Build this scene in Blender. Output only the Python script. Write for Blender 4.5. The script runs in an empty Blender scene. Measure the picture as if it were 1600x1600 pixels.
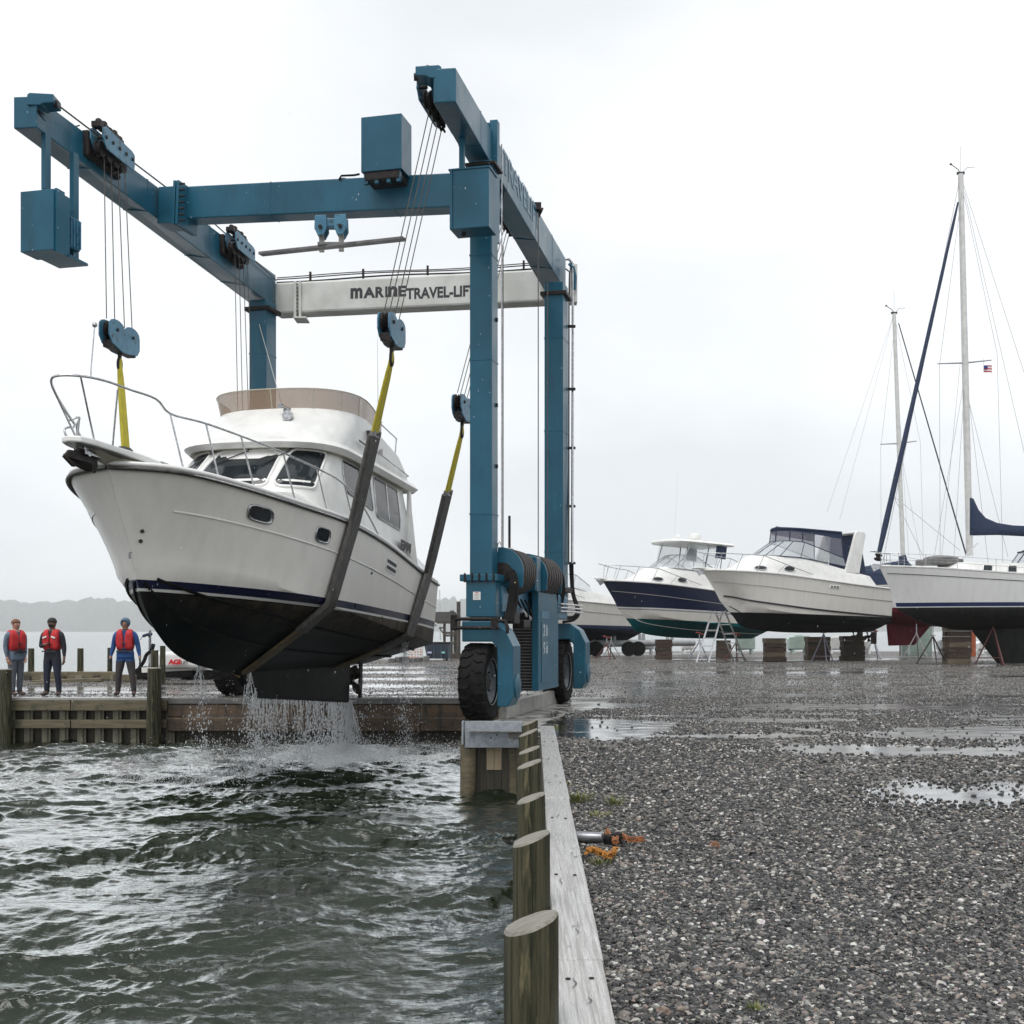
import bpy, bmesh, math, random
import numpy as np
from mathutils import Vector as V, Matrix
R = math.radians
random.seed(7); rng = np.random.default_rng(7)
SC = bpy.context.scene
COL = SC.collection
F, H, HX, HY = 1900.0, 1.5, 800.0, 986.0      # focal length in photo pixels, eye height, principal point and horizon

# ------------------------------------------------------------------ camera
cd = bpy.data.cameras.new('camera'); cam = bpy.data.objects.new('camera', cd); COL.objects.link(cam)
cam.location = (0, 0, H); cam.rotation_euler = (R(90), 0, 0)
cd.sensor_width = 36; cd.lens = 36*F/1600; cd.shift_y = (HY-800)/1600
cd.clip_start = .05; cd.clip_end = 15000
SC.camera = cam
# ------------------------------------------------------------------ overcast sky
W = bpy.data.worlds.new('World'); SC.world = W; W.use_nodes = True
nt = W.node_tree; N = nt.nodes; L = nt.links; N.clear()
out = N.new('ShaderNodeOutputWorld'); bg = N.new('ShaderNodeBackground'); bg2 = N.new('ShaderNodeBackground')
sky = N.new('ShaderNodeTexSky'); sky.sky_type = 'NISHITA'; sky.sun_disc = False
SUN_EL, SUN_AZ = 62, 200
sky.sun_elevation = R(SUN_EL); sky.sun_rotation = R(SUN_AZ)
bg.inputs[1].default_value = .06
tc = N.new('ShaderNodeTexCoord'); mp = N.new('ShaderNodeMapping'); mp.inputs['Scale'].default_value = (1, 1, 2.2); mp.inputs['Location'].default_value = (11.1, 3.9, 6.35)
nz = N.new('ShaderNodeTexNoise'); nz.inputs['Scale'].default_value = 1.6; nz.inputs['Detail'].default_value = 5; nz.inputs['Roughness'].default_value = .45
rp = N.new('ShaderNodeValToRGB'); e = rp.color_ramp.elements
e[0].position = .40; e[0].color = (.60, .625, .65, 1); e[1].position = .62; e[1].color = (.815, .83, .84, 1)
bg2.inputs[1].default_value = 1.12
mx = N.new('ShaderNodeMixShader'); mx.inputs[0].default_value = .94
L.new(tc.outputs['Generated'], mp.inputs[0]); L.new(mp.outputs[0], nz.inputs['Vector']); L.new(nz.outputs[0], rp.inputs[0])
L.new(rp.outputs[0], bg2.inputs[0]); L.new(sky.outputs[0], bg.inputs[0])
L.new(bg.outputs[0], mx.inputs[1]); L.new(bg2.outputs[0], mx.inputs[2]); L.new(mx.outputs[0], out.inputs[0])
# ------------------------------------------------------------------ sun behind cloud
sd = bpy.data.lights.new('sun', 'SUN'); sun = bpy.data.objects.new('sun', sd); COL.objects.link(sun)
sd.energy = 1.5; sd.angle = R(30); sd.color = (1, .975, .94)
az = R(SUN_AZ)
sundir = V((math.sin(az)*math.cos(R(SUN_EL)), math.cos(az)*math.cos(R(SUN_EL)), math.sin(R(SUN_EL))))
sun.rotation_euler = sundir.to_track_quat('Z', 'Y').to_euler()
SC.view_settings.view_transform = 'Standard'; SC.view_settings.look = 'None'
SC.view_settings.exposure = .42; SC.view_settings.gamma = 1; SC.view_settings.use_curve_mapping = False
SC.render.engine = 'CYCLES'
SC.cycles.use_denoising = True; SC.cycles.max_bounces = 8; SC.cycles.volume_bounces = 2
SC.cycles.caustics_reflective = False; SC.cycles.caustics_refractive = False
SC.cycles.transparent_max_bounces = 12; SC.cycles.sample_clamp_indirect = 6

# ------------------------------------------------------------------ picture point -> place
def at(px, py, Y): return V(((px-HX)/F*Y, Y, H-(py-HY)/F*Y))
def on_z(px, py, z=0.0): return at(px, py, (H-z)*F/(py-HY))
def on_plane(px, py, p, n):
    d = V(((px-HX)/F, 1, -(py-HY)/F)); o = V((0, 0, H))
    return o + d*((V(p)-o).dot(n)/d.dot(n))

# ------------------------------------------------------------------ mesh builder
OFF = {}; MT = {}
class M:
    def __init__(s): s.v = []; s.f = []; s.m = []; s.cur = 0
    def mat(s, i): s.cur = i; return s
    def add(s, vs, fs):
        b = len(s.v); s.v += [tuple(x) for x in vs]; s.f += [tuple(i+b for i in f) for f in fs]; s.m += [s.cur]*len(fs); return s
    def hexa(s, p):       # 4 bottom ccw, 4 top ccw
        return s.add(p, [(3,2,1,0),(4,5,6,7),(0,1,5,4),(1,2,6,5),(2,3,7,6),(3,0,4,7)])
    def box(s, c, d, rot=None, yaw=0):
        R3 = rot if rot is not None else Matrix.Rotation(yaw, 3, 'Z'); c = V(c)
        x, y, z = d[0]/2, d[1]/2, d[2]/2
        return s.hexa([c+R3@V(q) for q in ((-x,-y,-z),(x,-y,-z),(x,y,-z),(-x,y,-z),(-x,-y,z),(x,-y,z),(x,y,z),(-x,y,z))])
    def beam(s, a, b, w, h, up=(0,0,1)):
        a = V(a); b = V(b); d = (b-a).normalized(); sd = d.cross(V(up)).normalized(); u = sd.cross(d)
        q = []
        for k in (-1, 1):
            for p, sgn in ((a,-1),(a,1),(b,1),(b,-1)): q.append(p + sd*(sgn*w/2) + u*(k*h/2))
        return s.hexa(q)
    def frame(s, d):
        d = d.normalized(); r = V((0,0,1)) if abs(d.z) < .95 else V((1,0,0)); x = d.cross(r).normalized(); return x, x.cross(d)
    def tube(s, pts, r, n=8, closed=False, cap=True):
        pts = [V(p) for p in pts]; k = len(pts); rs = r if isinstance(r, (list, tuple)) else [r]*k
        ts = []
        for i in range(k):
            if closed: t = pts[(i+1) % k]-pts[i-1]
            else: t = pts[min(i+1, k-1)]-pts[max(i-1, 0)]
            ts.append(t.normalized() if t.length > 1e-9 else V((0,0,1)))
        x, y = s.frame(ts[0]); vs = []
        for i in range(k):
            x = (x - ts[i]*x.dot(ts[i])).normalized(); y = ts[i].cross(x)
            for j in range(n):
                a = 2*math.pi*j/n; vs.append(pts[i]+(x*math.cos(a)+y*math.sin(a))*rs[i])
        fs = []
        for i in range(k if closed else k-1):
            for j in range(n):
                a = i*n+j; b = i*n+(j+1) % n; c = ((i+1) % k)*n+(j+1) % n; d = ((i+1) % k)*n+j; fs.append((a, b, c, d))
        if cap and not closed: fs += [tuple(range(n))[::-1], tuple((k-1)*n+j for j in range(n))]
        return s.add(vs, fs)
    def cyl(s, a, b, r, r2=None, n=16): return s.tube([a, b], [r, r if r2 is None else r2], n)
    def prism(s, o, vec):
        o = [V(p) for p in o]; k = len(o); vec = V(vec)
        return s.add(o+[p+vec for p in o], [tuple(range(k))[::-1], tuple(range(k, 2*k))]+[(i, (i+1) % k, k+(i+1) % k, k+i) for i in range(k)])
    def ell(s, c, r, nu=12, nv=8, R3=None):
        c = V(c); R3 = R3 or Matrix.Identity(3); vs = [c+R3@V((0,0,-r[2]))]
        for i in range(1, nv):
            t = math.pi*i/nv-math.pi/2
            for j in range(nu):
                a = 2*math.pi*j/nu; vs.append(c+R3@V((r[0]*math.cos(t)*math.cos(a), r[1]*math.cos(t)*math.sin(a), r[2]*math.sin(t))))
        vs.append(c+R3@V((0,0,r[2]))); e_ = len(vs)-1; fs = []
        for j in range(nu): fs += [(0, 1+(j+1) % nu, 1+j), (e_, 1+(nv-2)*nu+j, 1+(nv-2)*nu+(j+1) % nu)]
        for i in range(nv-2):
            for j in range(nu): a = 1+i*nu; fs.append((a+j, a+(j+1) % nu, a+nu+(j+1) % nu, a+nu+j))
        return s.add(vs, fs)
    def loft(s, rings, closed=True, cap0=False, cap1=False):
        n = len(rings[0]); vs = [p for r_ in rings for p in r_]; fs = []
        for i in range(len(rings)-1):
            for j in range(n if closed else n-1):
                fs.append((i*n+j, i*n+(j+1) % n, (i+1)*n+(j+1) % n, (i+1)*n+j))
        if cap0: fs.append(tuple(range(n))[::-1])
        if cap1: fs.append(tuple((len(rings)-1)*n+j for j in range(n)))
        return s.add(vs, fs)
    def lathe(s, prof, a, ax, n=24):      # prof: (radius, distance along axis)
        a = V(a); ax = V(ax).normalized(); x, y = s.frame(ax)
        return s.loft([[a+ax*d+(x*math.cos(2*math.pi*j/n)+y*math.sin(2*math.pi*j/n))*r_ for j in range(n)] for r_, d in prof], True, True, True)
    def build(s, name, mats, parent=None, bevel=0, smooth=None, world=True, kind=None):
        if not isinstance(mats, (list, tuple)): mats = [mats]
        o_ = OFF.get(parent, V((0,0,0))) if (parent and world) else V((0,0,0))
        me = bpy.data.meshes.new(name)
        if parent and world and parent in MT: iv = MT[parent].inverted(); vs = [tuple(iv@V(q)) for q in s.v]
        else: vs = [(x-o_.x, y-o_.y, z-o_.z) for x, y, z in s.v] if o_.length > 0 else s.v
        me.from_pydata(vs, [], s.f)
        for mt in mats: me.materials.append(mt)
        if len(mats) > 1: me.polygons.foreach_set('material_index', s.m)
        bm_ = bmesh.new(); bm_.from_mesh(me); bmesh.ops.recalc_face_normals(bm_, faces=bm_.faces); bm_.to_mesh(me); bm_.free()
        if smooth is not None:
            me.shade_smooth(); me.set_sharp_from_angle(angle=R(smooth))
        me.update()
        o = bpy.data.objects.new(name, me); COL.objects.link(o)
        if parent: o.parent = parent; OFF[o] = V(OFF.get(parent, V((0,0,0))))
        if parent in MT: MT[o] = MT[parent]
        if bevel:
            b = o.modifiers.new('bevel', 'BEVEL'); b.width = bevel; b.segments = 2; b.limit_method = 'ANGLE'; b.angle_limit = R(40); b.harden_normals = False
        if kind: o['kind'] = kind
        return o
    def solo(s, name, mats, label, cat, base, group=None, **kw):
        b = V(base); s.v = [(x-b.x, y-b.y, z-b.z) for x, y, z in s.v]
        o = s.build(name, mats, None, world=False, **kw); o.location = b; tag(o, label, cat, group); OFF[o] = b; return o
def tag(o, label, cat, group=None):
    o['label'] = label; o['category'] = cat
    if group: o['group'] = group
def thing(name, label, cat, loc, group=None, rot=(0,0,0)):
    o = bpy.data.objects.new(name, None); COL.objects.link(o); o.location = loc; o.rotation_euler = rot; o.empty_display_size = .2
    tag(o, label, cat, group); OFF[o] = V(loc)
    if any(rot): MT[o] = Matrix.Translation(V(loc))@o.rotation_euler.to_matrix().to_4x4()
    return o
def kids(o): return [c for c in bpy.data.objects if c.parent == o]
def dup(root, loc, rotz=0, label=None, scale=None):
    r = root.copy(); COL.objects.link(r); r.location = loc; r.rotation_euler = (0, 0, rotz)
    if scale: r.scale = scale
    if label: r['label'] = label
    for c in kids(root):
        d = c.copy(); COL.objects.link(d); d.parent = r
        for g in kids(c):
            h = g.copy(); COL.objects.link(h); h.parent = d
    return r
def text_mesh(txt, size, extrude=.002, off=0.0, sx=1.0, spacing=1.0):
    c = bpy.data.curves.new('t', 'FONT'); c.body = txt; c.size = size; c.extrude = extrude; c.offset = off; c.align_x = 'CENTER'; c.align_y = 'CENTER'; c.space_character = spacing
    o = bpy.data.objects.new('t', c); COL.objects.link(o); dg = bpy.context.evaluated_depsgraph_get()
    me = bpy.data.meshes.new_from_object(o.evaluated_get(dg)); bpy.data.objects.remove(o)
    vs = [V((v.co.x*sx, v.co.y, v.co.z)) for v in me.vertices]; fs = [tuple(p.vertices) for p in me.polygons]; bpy.data.meshes.remove(me); return vs, fs
def put_glyph(m, ch, c, w, h, xd, yd, off=.018, ext=.003):
    vs, fs = text_mesh(ch, h*1.4, extrude=ext, off=off*.8); x0 = min(v.x for v in vs); x1 = max(v.x for v in vs); y0 = min(v.y for v in vs); y1 = max(v.y for v in vs)
    xd = V(xd).normalized(); yd = V(yd).normalized(); n_ = xd.cross(yd)
    m.add([V(c)+xd*((v.x-(x0+x1)/2)/(x1-x0)*w)+yd*((v.y-(y0+y1)/2)/(y1-y0)*h)+n_*v.z for v in vs], fs)
def put_text(m, txt, size, o, xd, yd, **kw):
    vs, fs = text_mesh(txt, size, **kw); xd = V(xd).normalized(); yd = V(yd).normalized(); n_ = xd.cross(yd); o = V(o)
    m.add([o+xd*v.x+yd*v.y+n_*v.z for v in vs], fs)

# ------------------------------------------------------------------ materials
def mk(name, c1, c2=None, rough=.5, rough2=None, metal=0, scale=3, stretch=(1,1,1), lo=.35, hi=.65, bump=0, bscale=30, bstretch=None, coat=0, spec=.5, detail=5, c3=None, s3=1.2, lo3=.55, hi3=.72, st3=(1,1,1)):
    m = bpy.data.materials.new(name); m.use_nodes = True; t = m.node_tree; n = t.nodes; l = t.links
    b = n['Principled BSDF']; b.inputs['Base Color'].default_value = (*c1, 1); b.inputs['Roughness'].default_value = rough
    b.inputs['Metallic'].default_value = metal; b.inputs['Coat Weight'].default_value = coat; b.inputs['Coat Roughness'].default_value = .08
    b.inputs['Specular IOR Level'].default_value = spec
    tc_ = n.new('ShaderNodeTexCoord')
    def noise(sc_, st_, det=detail, ro=.6):
        mp_ = n.new('ShaderNodeMapping'); mp_.inputs['Scale'].default_value = st_; z = n.new('ShaderNodeTexNoise')
        z.inputs['Scale'].default_value = sc_; z.inputs['Detail'].default_value = det; z.inputs['Roughness'].default_value = ro
        l.new(tc_.outputs['Object'], mp_.inputs[0]); l.new(mp_.outputs[0], z.inputs['Vector']); return z.outputs[0]
    def rng_(sock, a, b_, c, d):
        r_ = n.new('ShaderNodeMapRange'); r_.interpolation_type = 'SMOOTHSTEP'
        for i_, q in enumerate((a, b_, c, d)): r_.inputs[i_+1].default_value = q
        l.new(sock, r_.inputs[0]); return r_.outputs[0]
    col = None
    if c2:
        z = noise(scale, stretch); fa = rng_(z, lo, hi, 0, 1)
        mx_ = n.new('ShaderNodeMix'); mx_.data_type = 'RGBA'; mx_.inputs[6].default_value = (*c1, 1); mx_.inputs[7].default_value = (*c2, 1)
        l.new(fa, mx_.inputs[0]); col = mx_.outputs[2]
        if rough2 is not None: l.new(rng_(z, lo, hi, rough, rough2), b.inputs['Roughness'])
    if c3:
        z = noise(s3, st3, 8, .7); fa = rng_(z, lo3, hi3, 0, 1)
        mx_ = n.new('ShaderNodeMix'); mx_.data_type = 'RGBA'; mx_.inputs[6].default_value = (*c1, 1); mx_.inputs[7].default_value = (*c3, 1)
        if col: l.new(col, mx_.inputs[6])
        l.new(fa, mx_.inputs[0]); col = mx_.outputs[2]
    if col: l.new(col, b.inputs['Base Color'])
    if bump:
        z = noise(bscale, bstretch or stretch, 4); bp = n.new('ShaderNodeBump'); bp.inputs['Strength'].default_value = 1; bp.inputs['Distance'].default_value = bump
        l.new(z, bp.inputs['Height']); l.new(bp.outputs[0], b.inputs['Normal'])
    return m
BLUE = mk('blue_paint', (.004,.072,.12), (.008,.095,.155), .34, .48, scale=.9, c3=(.06,.19,.25), s3=7, st3=(1,1,.25), lo3=.6, hi3=.85, bump=.0015, bscale=14, spec=.35, coat=.12)
def layer(m, col, scale, stretch, lo, hi, fac=1.0, coord='Object'):
    t = m.node_tree; n = t.nodes; l = t.links; b = n['Principled BSDF']; inp = b.inputs['Base Color']; prev = inp.links[0].from_socket if inp.links else None
    tc_ = n.new('ShaderNodeTexCoord'); mp_ = n.new('ShaderNodeMapping'); mp_.inputs['Scale'].default_value = stretch; z = n.new('ShaderNodeTexNoise'); z.inputs['Scale'].default_value = scale; z.inputs['Detail'].default_value = 9; z.inputs['Roughness'].default_value = .72
    l.new(tc_.outputs[coord], mp_.inputs[0]); l.new(mp_.outputs[0], z.inputs['Vector']); r_ = n.new('ShaderNodeMapRange'); r_.inputs[1].default_value = lo; r_.inputs[2].default_value = hi; r_.inputs[4].default_value = fac; l.new(z.outputs[0], r_.inputs[0])
    x = n.new('ShaderNodeMix'); x.data_type = 'RGBA'; x.inputs[6].default_value = inp.default_value; x.inputs[7].default_value = (*col, 1); l.new(r_.outputs[0], x.inputs[0])
    if prev: l.new(prev, x.inputs[6])
    l.new(x.outputs[2], inp); return m
layer(BLUE, (.09,.045,.025), 5, (1,1,.3), .68, .76, .7); layer(BLUE, (.003,.03,.05), 2.2, (1,1,.35), .52, .7, .6); layer(BLUE, (.22,.3,.33), 11, (1,1,.2), .7, .78, .5)
BLUE2 = mk('faded_blue_paint', (.03,.14,.23), (.055,.19,.29), .42, scale=4, c3=(.015,.04,.055), s3=7, lo3=.52, hi3=.66)
DARK = mk('greasy_dark_steel', (.010,.009,.010), (.03,.024,.022), .5, scale=12, metal=.0, spec=.2, c3=(.09,.04,.025), s3=16, lo3=.58, hi3=.7)
BLACK = mk('black_rubber', (.007,.007,.008), (.018,.017,.016), .6, .85, scale=9, bump=.003, bscale=50, spec=.12)
CABLE = mk('wire_rope', (.06,.058,.055), (.12,.11,.1), .5, metal=.5, scale=60)
WBEAM = mk('weathered_white_paint', (.62,.62,.59), (.5,.5,.47), .5, scale=1.5, c3=(.3,.29,.25), s3=5, st3=(1,1,.4), lo3=.62, hi3=.8, bump=.002, bscale=10)
GEL = mk('white_gelcoat', (.72,.71,.68), (.66,.65,.62), .22, .3, scale=1.2, coat=.3)
TRIMW = mk('white_moulding', (.78,.78,.76), (.7,.7,.68), .3, scale=3, coat=.2)
STEEL = mk('stainless_tube', (.55,.55,.56), (.35,.35,.36), .2, metal=1, scale=20)
GALV = mk('galvanised_plate', (.36,.39,.42), (.27,.3,.33), .42, .6, scale=14, metal=.55, c3=(.2,.18,.15), s3=6, lo3=.62, hi3=.74)
GLASSD = mk('dark_glass', (.012,.015,.018), (.025,.03,.034), 
 .06, scale=2, spec=.28)
NAVY = mk('navy_canvas', (.008,.018,.05), (.014,.028,.07), .75, scale=6, bump=.012, bscale=7)
WOOD = mk('wet_grey_plank', (.50,.495,.48), (.30,.29,.28), .10, .35, scale=3.2, stretch=(26,.6,26), bump=.006, bscale=9, bstretch=(16,.4,16), c3=(.10,.098,.09), s3=5, st3=(1.6,.6,1), lo3=.58, hi3=.7)
PILE = mk('green_treated_pile', (.08,.074,.045), (.010,.014,.007), .5, scale=5, stretch=(7,7,.3), spec=.2, bump=.014, bscale=11, bstretch=(6,6,.4), c3=(.17,.15,.085), s3=5, st3=(3,3,.3), lo3=.56, hi3=.68)
PILETOP = mk('pile_end_grain', (.26,.245,.21), (.16,.15,.12), .45, scale=4, stretch=(3,14,3), bump=.005, bscale=12, bstretch=(2,12,2))
WALER = mk('brown_timber', (.17,.14,.085), (.10,.085,.05), .55, scale=3, stretch=(.4,4,5), bump=.01, bscale=9, bstretch=(.4,4,5), c3=(.05,.055,.035), s3=2.5, lo3=.52, hi3=.65)
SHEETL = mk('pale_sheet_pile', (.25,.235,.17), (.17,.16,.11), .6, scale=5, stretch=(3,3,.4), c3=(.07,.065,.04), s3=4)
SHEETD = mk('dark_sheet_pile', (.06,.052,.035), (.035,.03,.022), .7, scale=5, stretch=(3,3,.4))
RUSTW = mk('rusty_slip_wall', (.065,.046,.03), (.13,.085,.05), .6, scale=1.6, stretch=(.6,1,2.2), c3=(.025,.02,.016), s3=3, st3=(2,1,.5), lo3=.48, hi3=.66, bump=.012, bscale=6)
CAPC = mk('dark_wet_concrete', (.1,.098,.1), (.16,.155,.15), .35, scale=4, c3=(.05,.048,.047), s3=3, bump=.006, bscale=25)
CONC = mk('grey_concrete', (.25,.24,.22), (.34,.33,.31), .5, scale=5, c3=(.12,.12,.11), s3=3, bump=.006, bscale=25)
WHITE = mk('white_sticker', (.75,.75,.73), rough=.4)
BLACKP = mk('black_lettering', (.025,.025,.03), rough=.5)
PALEP = mk('pale_lettering', (.2,.29,.36), (.03,.12,.18), .5, scale=14, lo=.5, hi=.62)
RED = mk('red_fabric', (.55,.025,.03), (.42,.015,.02), .7, scale=12, bump=.01, bscale=14)
ORANGE = mk('orange_rope', (.45,.2,.03), (.28,.11,.02), .8, scale=30)
# ================================================================== the setting
def vnoise(x, y, seed=0):
    r_ = np.random.default_rng(seed); tab = r_.random((256, 256)); xi = np.floor(x).astype(int); yi = np.floor(y).astype(int)
    fx = x-xi; fy = y-yi; fx = fx*fx*(3-2*fx); fy = fy*fy*(3-2*fy)
    g = lambda a, b: tab[a % 256, b % 256]
    return (g(xi,yi)*(1-fx)+g(xi+1,yi)*fx)*(1-fy)+(g(xi,yi+1)*(1-fx)+g(xi+1,yi+1)*fx)*fy
def fbm(x, y, seed=0, o=4):
    s_ = 0; a = .5
    for k in range(o): s_ = s_+a*vnoise(x*2**k, y*2**k, seed+k); a *= .5
    return s_
def plank_x(Y): return .164+.0185*(Y-4.33)            # left edge of the cap plank
def slip_x(Y): return -.83+.215*(Y-18.0)               # left edge of the runway on the right of the slip
WATER_Z = -1.0
# puddles in the gravel: centre, half sizes, depth of the wet patch
PUD = [(1.55,18.9,1.0,1.6,2.3),(1.0,24.0,.8,1.0,.9),(2.2,24.3,1.2,.7,.7),(4.1,11.2,1.6,1.4,1.0),(4.8,15.3,2.6,.65,1.5),(6.9,17.9,2.4,1.2,1.4),(7.5,24,3.8,1.2,1.4),(3.2,17.4,1.9,.4,1.5),(4.6,20.5,1.8,.5,1.2),(9.5,21,2,.6,1.2),(5.6,13,1.2,.35,.9),(3.9,34,3.4,2.0,1.0),(1.8,24.6,1.3,1.2,1.2),(7.6,28.5,3.8,1.0,1.0),(11.5,20,4,1.2,.9),
       (3.2,30,2.4,1.8,1.0),(1.5,33,2.0,1.4,.7),(9,26,3.8,1.4,.65),(15,24,4,1.4,.6),(-1.5,29.5,3.4,.9,1.0),(-2.5,33,4.2,1.3,.8),(-7.5,29.7,4.2,.55,1.0),(-11,31.5,3.5,1.0,1.1),(-9,34.5,5,.9,.7),(2.8,9.3,.8,.22,.4),
       (-4,38,5,1.5,.8),(6,22,3,.5,.8),(14,28,5,.9,.8),(3,27.5,3,.6,.8),(20,40,8,1.2,.7),(9,44,9,1.6,.7),(-2,44,7,1.5,.8),(-6,50,7,2,.7),(7.5,16.6,3,.4,.75),(2.5,21.5,1.5,.5,.8),(6,36,5,1.6,.55),(20,31,7,1.6,.5),(12,34,5,1.1,.5),(4.4,8.3,1.2,.5,.45),(-1,27.9,2.5,.3,.9),(3.2,13.3,1.1,.3,.5)]
def wet_at(X, Y):
    w = np.zeros_like(X); nx = (fbm(X*.9, Y*.7, 3)-.47)*1.6+(fbm(X*4, Y*2.5, 9)-.47)*.7
    for cx, cy, rx, ry, dp in PUD:
        d = np.sqrt(((X-cx)/rx)**2+((Y-cy)/ry)**2); w = np.maximum(w, dp*np.clip(1.35-d+nx, 0, 1))
    sheen = (fbm(X*.22+7, Y*.5, 133, 5)-.47)*3.2
    w = np.maximum(w, np.clip(sheen, 0, .40)*np.clip((Y-12)/10, 0, 1))
    return np.clip(w, 0, 1.8)
def ground_h(X, Y):
    return (fbm(X*.5, Y*.5, 21)-.47)*.05*np.clip((Y-3)/8, 0, 1)*np.clip((X-plank_x(Y)-.25)/1.5, 0, 1)*(1-np.clip(wet_at(X, Y)*1.5, 0, 1)) + (fbm(X*6, Y*6, 31)-.47)*.012
GV = []; GF = []; GW = []
def gpatch(Ys, xl, xr, nx, pw=1.6):
    base = len(GV); Ys = np.array(Ys); u = np.linspace(0, 1, nx)**pw
    XL = np.array([xl(y) for y in Ys]); XR = np.array([xr(y) for y in Ys])
    X = XL[:,None]+(XR-XL)[:,None]*u[None,:]; Y = np.repeat(Ys[:,None], nx, 1)
    Z = ground_h(X, Y); W_ = wet_at(X, Y)
    Z[:,0] = 0; ny = len(Ys)
    GV.extend(zip(X.ravel().tolist(), Y.ravel().tolist(), Z.ravel().tolist())); GW.extend(W_.ravel().tolist())
    for i in range(ny-1):
        for j in range(nx-1): a = base+i*nx+j; GF.append((a, a+1, a+nx+1, a+nx))
def geo(a, b, n): return a*(b/a)**np.linspace(0, 1, n)
gpatch(geo(2, 18.0, 260), lambda y: plank_x(y)+.2, lambda y: 30+y, 220, 2.4)
gpatch(geo(18.0, 27.4, 110), lambda y: slip_x(y)+.14 if y > 18.01 else plank_x(18)+.2, lambda y: 30+y, 220, 2.4)
shore = lambda y: np.interp(y, [27.4, 29, 34, 39, 42, 55, 70, 72], [-18, -18, -17.2, -15.6, -12.5, -9.5, -6, -4.5])
gpatch(geo(27.4, 72, 150), shore, lambda y: 30+y*1.2, 260, 1.15)
gpatch([72, 76, 82, 90], lambda y: -4.5+(y-72)*.9, lambda y: 30+y*1.2, 20, 1)
me = bpy.data.meshes.new('gravel_ground'); me.from_pydata(GV, [], GF); me.shade_smooth()
at_ = me.attributes.new('wet', 'FLOAT', 'POINT'); at_.data.foreach_set('value', GW)
ground = bpy.data.objects.new('gravel_ground', me); COL.objects.link(ground); ground['kind'] = 'structure'

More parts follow.
